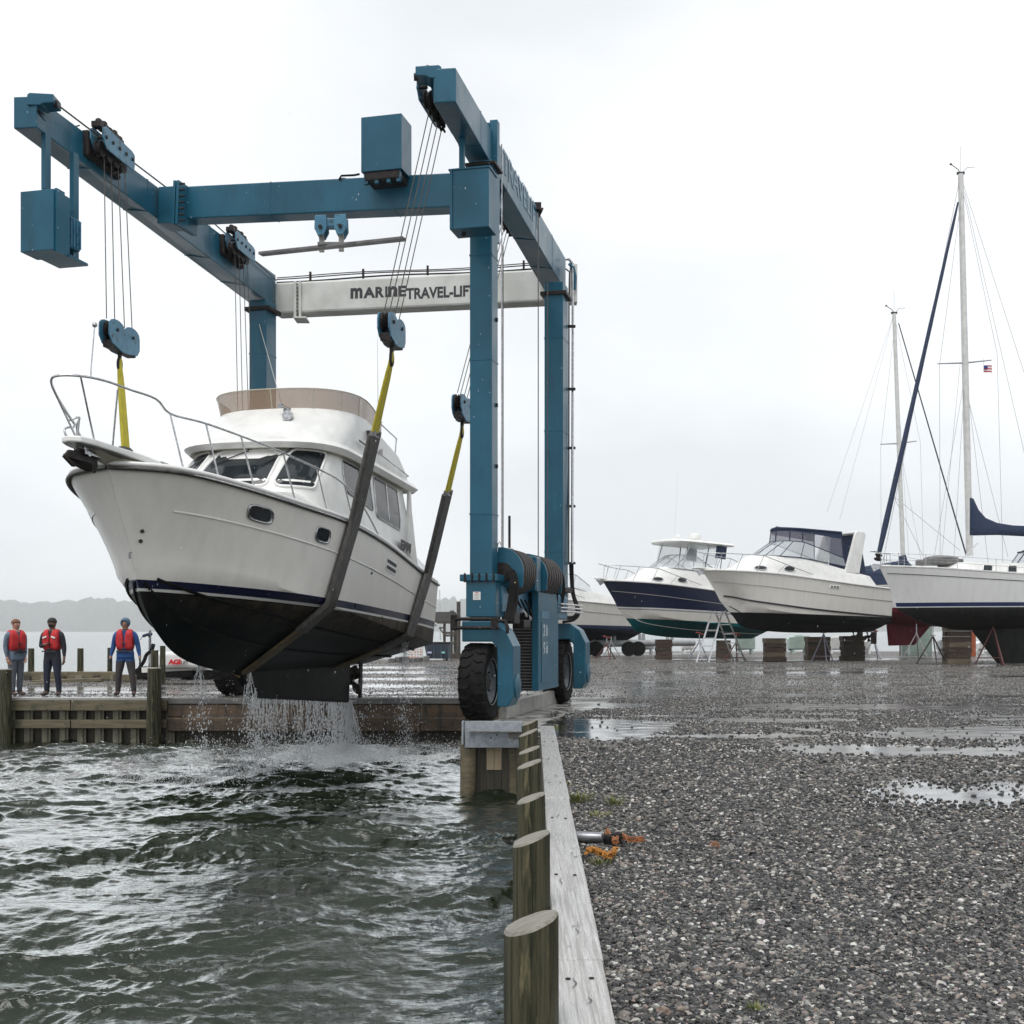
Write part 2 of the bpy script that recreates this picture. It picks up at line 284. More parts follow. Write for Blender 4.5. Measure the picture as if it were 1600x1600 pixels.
def ground_mat():
    m = bpy.data.materials.new('crushed_gravel'); m.use_nodes = True; t = m.node_tree; n = t.nodes; l = t.links; b = n['Principled BSDF']
    def nd(k, **kw):
        o = n.new(k)
        for a, v in kw.items():
            if a in ('data_type', 'operation', 'feature', 'blend_type', 'interpolation_type', 'attribute_name'): setattr(o, a, v)
        return o
    g = nd('ShaderNodeNewGeometry'); at2 = nd('ShaderNodeAttribute', attribute_name='wet')
    def vor(sc_, feat='F1'):
        o = nd('ShaderNodeTexVoronoi'); o.feature = feat; o.inputs['Scale'].default_value = sc_; l.new(wp.outputs[0], o.inputs['Vector']); return o
    # warp the pebbles a little
    nzz = nd('ShaderNodeTexNoise'); nzz.inputs['Scale'].default_value = 9; l.new(g.outputs['Position'], nzz.inputs['Vector'])
    sc_ = nd('ShaderNodeVectorMath', operation='SCALE'); sc_.inputs['Scale'].default_value = .05; l.new(nzz.outputs['Color'], sc_.inputs[0])
    wp = nd('ShaderNodeVectorMath', operation='ADD'); l.new(g.outputs['Position'], wp.inputs[0]); l.new(sc_.outputs[0], wp.inputs[1])
    v1 = vor(44); v2 = vor(17); v1e = vor(44, 'DISTANCE_TO_EDGE')
    def ramp(sock, stops):
        r_ = nd('ShaderNodeValToRGB'); e_ = r_.color_ramp.elements
        while len(e_) < len(stops): e_.new(.5)
        for q, (p, c) in zip(e_, stops): q.position = p; q.color = (*c, 1)
        l.new(sock, r_.inputs[0]); return r_.outputs[0]
    def math_(op, a, b_=None, cl=False):
        o = nd('ShaderNodeMath', operation=op); o.use_clamp = cl
        for i_, q in enumerate((a, b_)):
            if q is None: continue
            if isinstance(q, (int, float)): o.inputs[i_].default_value = q
            else: l.new(q, o.inputs[i_])
        return o.outputs[0]
    sep = nd('ShaderNodeSeparateColor'); l.new(v1.outputs['Color'], sep.inputs[0])
    stops = [(0,(.014,.014,.015)),(.3,(.035,.034,.033)),(.52,(.07,.067,.062)),(.7,(.13,.122,.11)),(.84,(.25,.235,.21)),(.93,(.2,.14,.095)),(1,(.42,.4,.37))]
    c_small = ramp(sep.outputs[0], stops)
    sep2 = nd('ShaderNodeSeparateColor'); l.new(v2.outputs['Color'], sep2.inputs[0]); c_big = ramp(sep2.outputs[1], [(0,(.02,.02,.021)),(.5,(.055,.052,.05)),(.8,(.14,.13,.115)),(1,(.32,.3,.27))])
    mixb = nd('ShaderNodeMix', data_type='RGBA'); l.new(math_('GREATER_THAN', sep2.outputs[0], .72), mixb.inputs[0]); l.new(c_small, mixb.inputs[6]); l.new(c_big, mixb.inputs[7])
    # large-scale patches of fines
    big = nd('ShaderNodeTexNoise'); big.inputs['Scale'].default_value = .35; big.inputs['Detail'].default_value = 8; big.inputs['Roughness'].default_value = .65; l.new(g.outputs['Position'], big.inputs['Vector'])
    fin = ramp(big.outputs[0], [(.42,(0,0,0)),(.62,(1,1,1))])
    mixf = nd('ShaderNodeMix', data_type='RGBA'); l.new(math_('MULTIPLY', fin, .45), mixf.inputs[0]); l.new(mixb.outputs[2], mixf.inputs[6]); mixf.inputs[7].default_value = (.13,.125,.115,1)
    mot = nd('ShaderNodeTexNoise'); mot.inputs['Scale'].default_value = 8; mot.inputs['Detail'].default_value = 9; mot.inputs['Roughness'].default_value = .85; l.new(g.outputs['Position'], mot.inputs['Vector'])
    mr = nd('ShaderNodeMapRange'); l.new(mot.outputs[0], mr.inputs[0]); mr.inputs[1].default_value = .3; mr.inputs[2].default_value = .7; mr.inputs[3].default_value = .2; mr.inputs[4].default_value = 2.1
    mm = nd('ShaderNodeMix', data_type='RGBA'); mm.blend_type = 'MULTIPLY'; mm.inputs[0].default_value = 1; l.new(mixf.outputs[2], mm.inputs[6]); l.new(mr.outputs[0], mm.inputs[7]); mixf = mm
    # wetness
    fn = nd('ShaderNodeTexNoise'); fn.inputs['Scale'].default_value = 5; fn.inputs['Detail'].default_value = 8; fn.inputs['Roughness'].default_value = .75; l.new(g.outputs['Position'], fn.inputs['Vector'])
    wv = math_('ADD', at2.outputs['Fac'], math_('MULTIPLY', math_('SUBTRACT', fn.outputs[0], .5), 1.35))
    fn2 = nd('ShaderNodeTexNoise'); fn2.inputs['Scale'].default_value = 24; fn2.inputs['Detail'].default_value = 6; fn2.inputs['Roughness'].default_value = .8; l.new(g.outputs['Position'], fn2.inputs['Vector']); wv = math_('ADD', wv, math_('MULTIPLY', math_('SUBTRACT', fn2.outputs[0], .5), 1.0))
    pool = nd('ShaderNodeMapRange'); pool.interpolation_type = 'SMOOTHSTEP'; l.new(wv, pool.inputs[0]); pool.inputs[1].default_value = .32; pool.inputs[2].default_value = .62
    damp = nd('ShaderNodeMapRange'); damp.interpolation_type = 'SMOOTHSTEP'; l.new(wv, damp.inputs[0]); damp.inputs[1].default_value = -.05; damp.inputs[2].default_value = .5
    # stones standing through shallow water
    poke = math_('MULTIPLY', math_('GREATER_THAN', sep2.outputs[2], .86), math_('LESS_THAN', v2.outputs['Distance'], .3))
    P_ = math_('MULTIPLY', pool.outputs[0], math_('SUBTRACT', 1, poke), True)
    drk = nd('ShaderNodeMix', data_type='RGBA'); drk.blend_type = 'MULTIPLY'; l.new(damp.outputs[0], drk.inputs[0]); l.new(mixf.outputs[2], drk.inputs[6]); drk.inputs[7].default_value = (.62,.61,.6,1)
    wc = nd('ShaderNodeMix', data_type='RGBA'); l.new(P_, wc.inputs[0]); l.new(drk.outputs[2], wc.inputs[6]); wc.inputs[7].default_value = (.05,.048,.043,1)
    l.new(wc.outputs[2], b.inputs['Base Color'])
    rr = math_('SUBTRACT', .62, math_('MULTIPLY', damp.outputs[0], .45)); rr = math_('ADD', math_('MULTIPLY', rr, math_('SUBTRACT', 1, P_)), math_('MULTIPLY', P_, .14)); l.new(rr, b.inputs['Roughness'])
    hgt = math_('ADD', math_('MULTIPLY', math_('MINIMUM', v1e.outputs['Distance'], .35), 1.0), math_('MULTIPLY', math_('SUBTRACT', .6, v2.outputs['Distance']), .9))
    hgt = math_('MULTIPLY', hgt, math_('SUBTRACT', 1, P_)); hgt = math_('MULTIPLY', hgt, math_('SUBTRACT', 1, math_('MULTIPLY', damp.outputs[0], .85)))
    bp = nd('ShaderNodeBump'); bp.inputs['Strength'].default_value = 1; bp.inputs['Distance'].default_value = .022; l.new(hgt, bp.inputs['Height']); l.new(bp.outputs[0], b.inputs['Normal'])
    b.inputs['Specular IOR Level'].default_value = .4
    l.new(math_('MAXIMUM', P_, math_('MULTIPLY', damp.outputs[0], .45)), b.inputs['Coat Weight']); b.inputs['Coat IOR'].default_value = 2.0; b.inputs['Coat Roughness'].default_value = .11
    return m
ground.data.materials.append(ground_mat())

# --- loose stones near the camera: a scatter of real pebbles
def stone_mat():
    m = bpy.data.materials.new('loose_stone'); m.use_nodes = True; t = m.node_tree; n = t.nodes; l = t.links; b = n['Principled BSDF']
    oi = n.new('ShaderNodeObjectInfo'); r_ = n.new('ShaderNodeValToRGB'); e_ = r_.color_ramp.elements
    st = [(0,(.012,.012,.013)),(.36,(.026,.025,.025)),(.58,(.05,.048,.046)),(.73,(.095,.088,.08)),(.85,(.18,.165,.145)),(.9,(.19,.12,.08)),(.93,(.28,.25,.21)),(1,(.52,.5,.46))]
    while len(e_) < len(st): e_.new(.5)
    for q, (p, c) in zip(e_, st): q.position = p; q.color = (*c, 1)
    l.new(oi.outputs['Random'], r_.inputs[0])
    g = n.new('ShaderNodeNewGeometry'); z = n.new('ShaderNodeTexNoise'); z.inputs['Scale'].default_value = 60; l.new(g.outputs['Position'], z.inputs['Vector'])
    mx_ = n.new('ShaderNodeMix'); mx_.data_type = 'RGBA'; mx_.blend_type = 'MULTIPLY'; mx_.inputs[0].default_value = .6; l.new(r_.outputs[0], mx_.inputs[6]); l.new(z.outputs['Color'], mx_.inputs[7])
    hs = n.new('ShaderNodeHueSaturation'); hs.inputs['Saturation'].default_value = .65; hs.inputs['Value'].default_value = 1.45; l.new(mx_.outputs[2], hs.inputs['Color'])
    l.new(hs.outputs[0], b.inputs['Base Color']); b.inputs['Roughness'].default_value = .27; b.inputs['Specular IOR Level'].default_value = .3; return m
STONE = stone_mat()
def scatter(name, pts, scl, kind, mat, z=None, flat=.62):
    me = bpy.data.meshes.new(name); me.from_pydata([tuple(p) for p in pts], [], [])
    a = me.attributes.new('scl', 'FLOAT', 'POINT'); a.data.foreach_set('value', scl)
    o = bpy.data.objects.new(name, me); COL.objects.link(o); me.materials.append(mat); o['kind'] = kind
    ng = bpy.data.node_groups.new(name, 'GeometryNodeTree'); ng.interface.new_socket('Geometry', in_out='INPUT', socket_type='NodeSocketGeometry'); ng.interface.new_socket('Geometry', in_out='OUTPUT', socket_type='NodeSocketGeometry')
    n = ng.nodes; l = ng.links; gi = n.new('NodeGroupInput'); go = n.new('NodeGroupOutput')
    gti = n.new('GeometryNodeGeometryToInstance')
    for k in range(4):
        ic = n.new('GeometryNodeMeshIcoSphere'); ic.inputs['Radius'].default_value = 1; ic.inputs['Subdivisions'].default_value = 2
        pos = n.new('GeometryNodeInputPosition'); nz_ = n.new('ShaderNodeTexNoise'); nz_.noise_dimensions = '4D'; nz_.inputs['W'].default_value = k*7.3; nz_.inputs['Scale'].default_value = .9; nz_.inputs['Detail'].default_value = 1
        sb = n.new('ShaderNodeVectorMath'); sb.operation = 'SUBTRACT'; sb.inputs[1].default_value = (.5,.5,.5); sc = n.new('ShaderNodeVectorMath'); sc.operation = 'SCALE'; sc.inputs['Scale'].default_value = 1.7
        sp = n.new('GeometryNodeSetPosition'); l.new(ic.outputs[0], sp.inputs[0]); l.new(pos.outputs[0], nz_.inputs['Vector']); l.new(nz_.outputs['Color'], sb.inputs[0]); l.new(sb.outputs[0], sc.inputs[0]); l.new(sc.outputs[0], sp.inputs['Offset'])
        sm = n.new('GeometryNodeSetShadeSmooth'); sm.inputs['Shade Smooth'].default_value = (k % 2 == 0); l.new(sp.outputs[0], sm.inputs[0])
        sma = n.new('GeometryNodeSetMaterial'); sma.inputs['Material'].default_value = mat; l.new(sm.outputs[0], sma.inputs[0]); l.new(sma.outputs[0], gti.inputs[0])
    iop = n.new('GeometryNodeInstanceOnPoints'); iop.inputs['Pick Instance'].default_value = True
    ri = n.new('FunctionNodeRandomValue'); ri.data_type = 'INT'; ri.inputs[4].default_value = 0; ri.inputs[5].default_value = 3; l.new(ri.outputs[2], iop.inputs['Instance Index'])
    rr = n.new('FunctionNodeRandomValue'); rr.data_type = 'FLOAT_VECTOR'; rr.inputs[0].default_value = (-.35,-.35,0); rr.inputs[1].default_value = (.35,.35,6.28); l.new(rr.outputs[0], iop.inputs['Rotation'])
    na = n.new('GeometryNodeInputNamedAttribute'); na.data_type = 'FLOAT'; na.inputs[0].default_value = 'scl'
    rs = n.new('FunctionNodeRandomValue'); rs.data_type = 'FLOAT_VECTOR'; rs.inputs[0].default_value = (.8,.65,flat*.7); rs.inputs[1].default_value = (1.3,1,flat*1.2)
    ms = n.new('ShaderNodeVectorMath'); ms.operation = 'SCALE'; l.new(rs.outputs[0], ms.inputs[0]); l.new(na.outputs[0], ms.inputs['Scale']); l.new(ms.outputs[0], iop.inputs['Scale'])
    l.new(gi.outputs[0], iop.inputs['Points']); l.new(gti.outputs[0], iop.inputs['Instance']); l.new(iop.outputs[0], go.inputs[0])
    md = o.modifiers.new('scatter', 'NODES'); md.node_group = ng; return o
NS = 300000
u = rng.random(NS); Yg = 3.4+ (23-3.4)*u**1.35; Xg = plank_x(Yg)+.215+rng.random(NS)*(Yg*.435-plank_x(Yg))
keep = (rng.random(NS) < np.clip(1.2-(Yg-3.4)/16, .12, 1)*np.clip(.25+2.6*(fbm(Xg*.8, Yg*.5, 77)-.22), .3, 1))&(wet_at(Xg, Yg) < .12+.8*rng.random(NS)**1.5)
Xg = Xg[keep]; Yg = Yg[keep]; sz = .005+.0115*rng.random(len(Xg))**2.2+.0009*(Yg-4).clip(0, 10)*rng.random(len(Xg)); big_ = rng.random(len(Xg)) < .012; sz[big_] *= 1.7
scatter('loose_gravel', np.stack([Xg, Yg, ground_h(Xg, Yg)+sz*.25], 1), sz.tolist(), 'stuff', STONE)
DSTONE = mk('dark_wet_stone', (.03,.03,.032), (.07,.068,.065), .35, scale=30)
NF = 230000; Yf = 1/(1/62+(1/17-1/62)*rng.random(NF)); Xf = np.where(Yf > 27.6, -.46*Yf, slip_x(Yf)+1.2)+rng.random(NF)*(Yf*.46-np.where(Yf > 27.6, -.46*Yf, slip_x(Yf)+1.2))
kp = (wet_at(Xf, Yf) < .05+.80*rng.random(NF)**1.2)&(Xf > np.interp(Yf, [27.4,29,34,39,42,55,70], [-17,-17,-16.5,-14.6,-11.5,-9,-5])); Xf = Xf[kp]; Yf = Yf[kp]; sz = (.006+.010*rng.random(len(Xf))**1.8)*(Yf/28)**.4
scatter('yard_gravel', np.stack([Xf, Yf, ground_h(Xf, Yf)+sz*.3], 1), sz.tolist(), 'stuff', STONE)
n2 = 620; Yd = 9+rng.random(n2)**1.3*22; Xd = .9+rng.random(n2)*(Yd*.44); keep = rng.random(n2) < np.where(wet_at(Xd, Yd) > .2, 1, .3)
Xd = Xd[keep]; Yd = Yd[keep]; sz = .012+.022*rng.random(len(Xd))**2
scatter('dark_stones', np.stack([Xd, Yd, ground_h(Xd, Yd)+sz*.3], 1), sz.tolist(), 'stuff', DSTONE)

# ------------------------------------------------------------------ water
def water_mat(far=False):
    m = bpy.data.materials.new('harbour_water'); m.use_nodes = True; t = m.node_tree; n = t.nodes; l = t.links; n.remove(n['Principled BSDF']); ou = n['Material Output']
    gl = n.new('ShaderNodeBsdfGlossy'); gl.inputs['Color'].default_value = (.93,.95,.95,1); gl.inputs['Roughness'].default_value = .035 if not far else .14
    df = n.new('ShaderNodeBsdfDiffuse'); df.inputs['Color'].default_value = (.013,.018,.010,1); mix = n.new('ShaderNodeMixShader'); l.new(df.outputs[0], mix.inputs[1]); l.new(gl.outputs[0], mix.inputs[2])
    g = n.new('ShaderNodeNewGeometry'); z = n.new('ShaderNodeTexNoise'); z.inputs['Scale'].default_value = 14 if not far else .7; z.inputs['Detail'].default_value = 4; z.inputs['Roughness'].default_value = .6
    mp_ = n.new('ShaderNodeMapping'); mp_.inputs['Scale'].default_value = (.5,1.3,1) if not far else (.3,1,1); l.new(g.outputs['Position'], mp_.inputs[0]); l.new(mp_.outputs[0], z.inputs['Vector'])
    bp = n.new('ShaderNodeBump'); bp.inputs['Strength'].default_value = 1; bp.inputs['Distance'].default_value = .012 if not far else .16; l.new(z.outputs[0], bp.inputs['Height'])
    lw = n.new('ShaderNodeLayerWeight'); lw.inputs['Blend'].default_value = .5
    for q in (gl, lw): l.new(bp.outputs[0], q.inputs['Normal'])
    rp = n.new('ShaderNodeValToRGB'); e_ = rp.color_ramp.elements; st = [(0,.02),(.54,.05),(.69,.34),(.79,.94),(1,.98)] if not far else [(0,.05),(.6,.25),(.85,.6),(1,.85)]
    while len(e_) < len(st): e_.new(.5)
    for q, (p, c) in zip(e_, st): q.position = p; q.color = (c,c,c,1)
    l.new(lw.outputs['Facing'], rp.inputs[0]); l.new(rp.outputs[0], mix.inputs[0]); last = mix
    if not far:
        a = n.new('ShaderNodeAttribute'); a.attribute_name = 'foam'; z2 = n.new('ShaderNodeTexNoise'); z2.inputs['Scale'].default_value = 26; z2.inputs['Detail'].default_value = 8; z2.inputs['Roughness'].default_value = .8; l.new(g.outputs['Position'], z2.inputs['Vector'])
        ad = n.new('ShaderNodeMath'); ad.operation = 'ADD'; l.new(a.outputs['Fac'], ad.inputs[0]); l.new(z2.outputs[0], ad.inputs[1])
        r_ = n.new('ShaderNodeMapRange'); r_.inputs[1].default_value = 1.0; r_.inputs[2].default_value = 1.22; l.new(ad.outputs[0], r_.inputs[0])
        fd = n.new('ShaderNodeBsdfDiffuse'); fd.inputs['Color'].default_value = (.8,.82,.82,1); m2 = n.new('ShaderNodeMixShader'); l.new(r_.outputs[0], m2.inputs[0]); l.new(mix.outputs[0], m2.inputs[1]); l.new(fd.outputs[0], m2.inputs[2]); last = m2
    l.new(last.outputs[0], ou.inputs['Surface']); return m
ny, nx = 720, 760
Yw = geo(6.0, 27.9, ny); uu = np.linspace(0, 1, nx)
XL = -.47*Yw-1.2; XR = np.where(Yw < 18, plank_x(Yw)+.05, slip_x(Yw)+.5); XR = np.maximum(XR, .1)
X = XL[:,None]+(XR-XL)[:,None]*uu[None,:]; Y = np.repeat(Yw[:,None], nx, 1)
Z = np.zeros_like(X); DX = np.zeros_like(X); DY = np.zeros_like(X); r3 = np.random.default_rng(5)
wx = (fbm(X*.35, Y*.35, 51)-.47)*1.5; wy = (fbm(X*.35, Y*.35, 61)-.47)*1.5
gate = np.clip(.22+2.6*(fbm(X*.33, Y*.55, 71)-.18), .28, 1.35)
SPL = V((-3.2, 25.0))
for k in range(96):
    lam = .13*(2.6/.13)**(r3.random()**1.0); th = R(90+12)+r3.normal()*.46; kk = 2*math.pi/lam; kx = kk*math.cos(th); ky = kk*math.sin(th)
    am = lam*.0060*(1.15 if lam < .6 else .85); ph = kx*(X+wx)+ky*(Y+wy)+r3.random()*6.28; am = am*gate
    Z += am*np.cos(ph); DX -= am*math.cos(th)*np.sin(ph)*.9; DY -= am*math.sin(th)*np.sin(ph)*.9
dd = np.sqrt((X+3.4)**2+(Y-24.5)**2*1.6)
Z += .02*np.cos(dd*9)*np.exp(-dd*.35); 
for lam, th, am, p0 in ((3.4,78,.014,1.0),(4.6,112,.014,3.1),(2.4,60,.009,5.0)):
    kk = 2*math.pi/lam; Z += am*np.cos(kk*math.cos(R(th))*(X+wx)+kk*math.sin(R(th))*(Y+wy)+p0)
fine = fbm(X*7+wx*4, Y*9, 81, 4)-.47; Z += fine*.045*gate
foam = np.clip(.86*np.exp(-(((X+3.6)/2.6)**2+((Y-24.0)/2.2)**2)), 0, 1)*(.6+.8*fbm(X*2, Y*2, 91))
foam += .35*np.exp(-(((X+.9)/1.0)**2+((Y-24.5)/1.2)**2))+.3*np.exp(-(((X+7.0)/.8)**2+((Y-24.5)/1.2)**2))
vv = np.stack([X+DX, Y+DY, WATER_Z+Z], 2).reshape(-1, 3)
idx = np.arange(ny*nx).reshape(ny, nx); fc = np.stack([idx[:-1,:-1], idx[:-1,1:], idx[1:,1:], idx[1:,:-1]], 2).reshape(-1, 4)
me = bpy.data.meshes.new('slip_water'); me.vertices.add(len(vv)); me.vertices.foreach_set('co', vv.ravel()); me.loops.add(len(fc)*4); me.loops.foreach_set('vertex_index', fc.ravel().astype(np.int32))
me.polygons.add(len(fc)); me.polygons.foreach_set('loop_start', np.arange(len(fc), dtype=np.int32)*4); me.update(calc_edges=True); me.shade_smooth()
a_ = me.attributes.new('foam', 'FLOAT', 'POINT'); a_.data.foreach_set('value', foam.ravel().astype(np.float32)); me.materials.append(water_mat())
wo = bpy.data.objects.new('slip_water', me); COL.objects.link(wo); wo['kind'] = 'structure'
m = M(); z0 = WATER_Z-.02
m.add([(-6500,27.9,z0),(6500,27.9,z0),(6500,7400,z0),(-6500,7400,z0)], [(0,1,2,3)])
m.add([(-60,-30,z0),(-.47*6-1.2,-30,z0),(-.47*6-1.2,6,z0),(-.47*27.9-1.2,27.9,z0),(-60,27.9,z0)], [(0,1,2,3,4)])
m.add([(-.47*6-1.2,-30,z0),(.5,-30,z0),(.5,6,z0),(-.47*6-1.2,6,z0)], [(0,1,2,3)])
m.build('bay_water', water_mat(True), kind='structure')
# far wooded shore
TREES = mk('distant_woods', (.05,.06,.045), (.1,.105,.09), .9, scale=.05)
def ridge(name, x0, x1, Y, hfun, step, depth, seed):
    m = M(); xs = np.arange(x0, x1, step); hs = [hfun(x) for x in xs]
    rings = []
    for x, h in zip(xs, hs): rings.append([V((x, Y, WATER_Z-1)), V((x, Y+depth*.02, h*.55)), V((x, Y+depth*.15, h*.9)), V((x, Y+depth*.5, h)), V((x, Y+depth, h*.6)), V((x, Y+depth*1.2, -2))])
    m.loft(rings, closed=False); o = m.build(name, TREES, smooth=60, kind='structure'); return o
def hl(x):
    px = 800+F*x/5600; base = np.interp(px, [-400,0,50,130,215,300,520,640,740,900,1500,2200], [26,21,18.2,22,22,20,22,24,23,14,9,9])
    q = np.array([x*.0117]); w_ = float(fbm(q, q*0+3, 5)[0]-.47)*5+float(fbm(q*4, q*0+9, 6)[0]-.47)*4+float(fbm(q*14, q*0+9, 8)[0]-.47)*1.6
    return max(4, (base+w_*1.25)*6.83)
ridge('wooded_hills', -3400, 4800, 5600, hl, 6.5, 380, 1)

# ------------------------------------------------------------------ near bulkhead: cap planks, sheeting, round piles
bk = thing('timber_bulkhead', 'long timber bulkhead with wet grey cap planks beside the open water', 'bulkhead', (.3, 8, -1))
joints = [1.5, 5.19, 10.2, 14.9, 18.0]
for a, b in zip(joints[:-1], joints[1:]):
    a += .006; b -= .006; m = M(); xa, xb = plank_x(a), plank_x(b); dz = random.uniform(-.003, .003)
    m.hexa([(xa,a,.03),(xa+.212,a,.03),(xb+.205,b,.03),(xb,b,.03),(xa,a,.1+dz),(xa+.212,a,.1+dz),(xb+.205,b,.1+dz),(xb,b,.1+dz)])
    m.build('cap_plank', WOOD, bk, bevel=.008)
for k in range(6):
    yy = 4.9+k*2.1; x0_ = plank_x(yy)
    for dx in (.05, .155):
        m = M(); m.lathe([(.0,-.01),(.011,-.01),(.011,.0025),(.007,.004),(0,.004)], (x0_+dx+random.uniform(-.01,.01), yy+random.uniform(-.03,.03), .101), (0,0,1), 8); m.build('spike_head', DARK, bk)
for yy, dx, ln in ((4.75,.07,.16),(4.55,.12,.10),(5.6,.11,.14),(6.7,.06,.2),(7.6,.15,.12),(9.1,.09,.22),(11.6,.12,.3),(13.2,.07,.25)):
    x0_ = plank_x(yy)+dx; m = M(); n_ = 7; L_ = []; R_ = []
    for q in range(n_):
        f = q/(n_-1); cx_ = x0_+.008*math.sin(f*7+yy)+f*.012; w_ = .0028*math.sin(math.pi*min(1,f*.9+.05)); L_.append(V((cx_-w_, yy+ln*f, .1035))); R_.append(V((cx_+w_, yy+ln*f, .1035)))
    m.loft([L_, R_], closed=False); m.build('split', BLACKP, bk)
y = 1.5; i = 0
while y < 17.9:
    w_ = .24; m = M(); x = plank_x(y)-.02; o_ = .02 if i % 2 else 0
    m.box((x+.03-o_, y+w_/2, -.87), (.05, w_-.012, 1.74)); m.build('sheet_board', SHEETD, bk); y += w_; i += 1
m = M(); m.beam((plank_x(1.5)-.07, 1.5, -.2), (plank_x(17.9)-.07, 17.9, -.2), .1, .2); m.build('waler', WALER, bk, bevel=.008)
pl = [(830,85,1425,1455,4.3,'nearest round pile at the bottom edge of the picture'),(829,58,1298,1320,6.2,'second pile from the camera, rising behind the nearest one'),
      (829,44,1238,1254,8.2,'third pile from the camera along the plank'),(827,38,1186,1200,9.8,'fourth pile from the camera, with brown streaks'),
      (827,33,1165,1177,11.3,'fifth pile from the camera, short and mossy'),(826,29,1138,1150,12.8,'sixth pile from the camera, close before the grey plate'),(828,25,1123,1133,14.8,'farthest pile of the row, touching the grey steel plate')]
for i, (px, w_, t0, t1, Yp, lb) in enumerate(pl):
    c = at(px, 1400, Yp); r0 = w_/F*Yp/2; ztR = H-(t0-HY)/F*Yp; ztL = H-(t1-HY)/F*Yp
    m = M(); n_ = 28; top = []; rings = []
    wob = [1+.035*math.sin(3*j*6.28/n_+i)+.02*math.sin(7*j*6.28/n_+i*2) for j in range(n_)]
    for z in (-1.9, -1.1, -.4):
        rings.append([V((c.x+r0*(1+.03*(-z))*wob[j]*math.cos(6.283*j/n_), Yp+r0*(1+.03*(-z))*wob[j]*math.sin(6.283*j/n_), z)) for j in range(n_)])
    def tz(a, rr=1): return (ztL+ztR)/2+(ztR-ztL)/2*math.cos(a)*rr + .004*math.sin(a)*rr
    rings.append([V((c.x+r0*wob[j]*math.cos(6.283*j/n_), Yp+r0*wob[j]*math.sin(6.283*j/n_), tz(6.283*j/n_)-.01)) for j in range(n_)])
    m.loft(rings, True, True, False)
    m.mat(1); m.loft([rings[-1], [V((c.x+r0*.93*wob[j]*math.cos(6.283*j/n_), Yp+r0*.93*wob[j]*math.sin(6.283*j/n_), tz(6.283*j/n_, .93)+.002)) for j in range(n_)]], True, False, True)
    m.solo('mooring_pile', [PILE, PILETOP], 'slant-cut greenish timber, '+lb, 'pile', (c.x, Yp, -1), 'round piles standing along the cap plank', smooth=35)

# ------------------------------------------------------------------ runway pier at the end of the slip
pier = thing('runway_pier', 'timber runway pier under the front tyre with a grey steel end plate', 'pier', (-.3, 18.2, -1))
u10 = V((.21, .978, 0)); v10 = V((.978, -.21, 0))
m = M(); c = at(775, 1150, 18.25)
m.box((-.28, 18.25, -.05), (.86, .03, .40)); m.box((-.74, 18.34, -.03), (.03, .3, .34)); m.build('end_plate', GALV, pier, bevel=.004)
for px, py in ((753,1144),(776,1148),(767,1153),(803,1144)):
    m = M(); p = at(px, py, 18.25); m.cyl((p.x, 18.226, p.z), (p.x, 18.24, p.z), .012, n=10); m.build('bolt', DARK, pier)
m = M(); m.cyl((-.68, 18.42, -2), (-.66, 18.42, -.1), .12, n=18); m.build('support_pile', WALER, pier, smooth=40)
cols = [SHEETD, SHEETD, 'L', 'L', SHEETD, WALER, WALER, SHEETD]
LPW = mk('pale_new_board', (.5,.4,.27), (.4,.31,.2), .6, scale=4, stretch=(3,3,.4), c3=(.12,.09,.05), s3=3)
for i in range(8):
    x = -.56+i*.115; m = M(); cm = cols[i]
    if cm == 'L':
        m.box((x, 18.5, -.42), (.108, .05, .38)); m.build('face_board', LPW, pier, bevel=.003)
        m = M(); m.box((x, 18.52, -1.2), (.108, .05, 1.16)); m.build('face_board', SHEETD, pier)
    else: m.box((x, 18.5+(i % 3)*.012, -1.0), (.108, .05, 1.56)); m.build('face_board', cm, pier)
m = M()
for k, (a, b) in enumerate(((18.28, 27.3),)):
    p0 = V((slip_x(a)+.5, a, -.06)); p1 = V((slip_x(b)+.5, b, -.06)); m.beam(p0, p1, .96, .12)
m.build('runway_deck', CONC, pier, bevel=.01)
m = M(); m.beam((slip_x(20.7)+.09, 20.7, .13), (slip_x(27.3)+.09, 27.3, .13), .14, .27); m.build('kerb', CONC, pier, bevel=.012)
m = M(); m.beam((slip_x(18.4)+.03, 18.4, -1.1), (slip_x(27.3)+.03, 27.3, -1.1), .06, 1.9); m.build('side_sheeting', SHEETD, pier)

# ------------------------------------------------------------------ far wall of the slip
fw = thing('slip_end_wall', 'low rusty brown wall across the head of the slip under the boat', 'retaining wall', (-3, 27.4, -1))
xa, xb = at(262, 0, 27.4).x, at(855, 0, 27.4).x
def ys(z): return z
m = M(); m.box(((xa+xb)/2, 27.5, -.075), (xb-xa, .36, .13)); m.build('wall_cap', CAPC, fw, bevel=.012)
seg = 3
for i in range(seg):
    x0 = xa+(xb-xa)*i/seg; x1 = xa+(xb-xa)*(i+1)/seg
    m = M(); m.box(((x0+x1)/2, 27.44, -.29), (x1-x0-.015, .2, .28)); m.build('upper_beam', RUSTW, fw, bevel=.02)
    m = M(); m.box(((x0+x1)/2, 27.40, -.6), (x1-x0-.012, .2, .31)); m.build('lower_beam', RUSTW, fw, bevel=.02)
m = M(); m.box(((xa+xb)/2, 27.62, -1.2), (xb-xa+.4, .12, 1.4)); m.build('back_sheeting', SHEETD, fw)
lw = thing('timber_quay_wall', 'timber quay wall with two walers in front of the three men', 'retaining wall', (-9, 27.4, -1))
xa2 = -14.2; xm = at(262, 0, 27.3).x
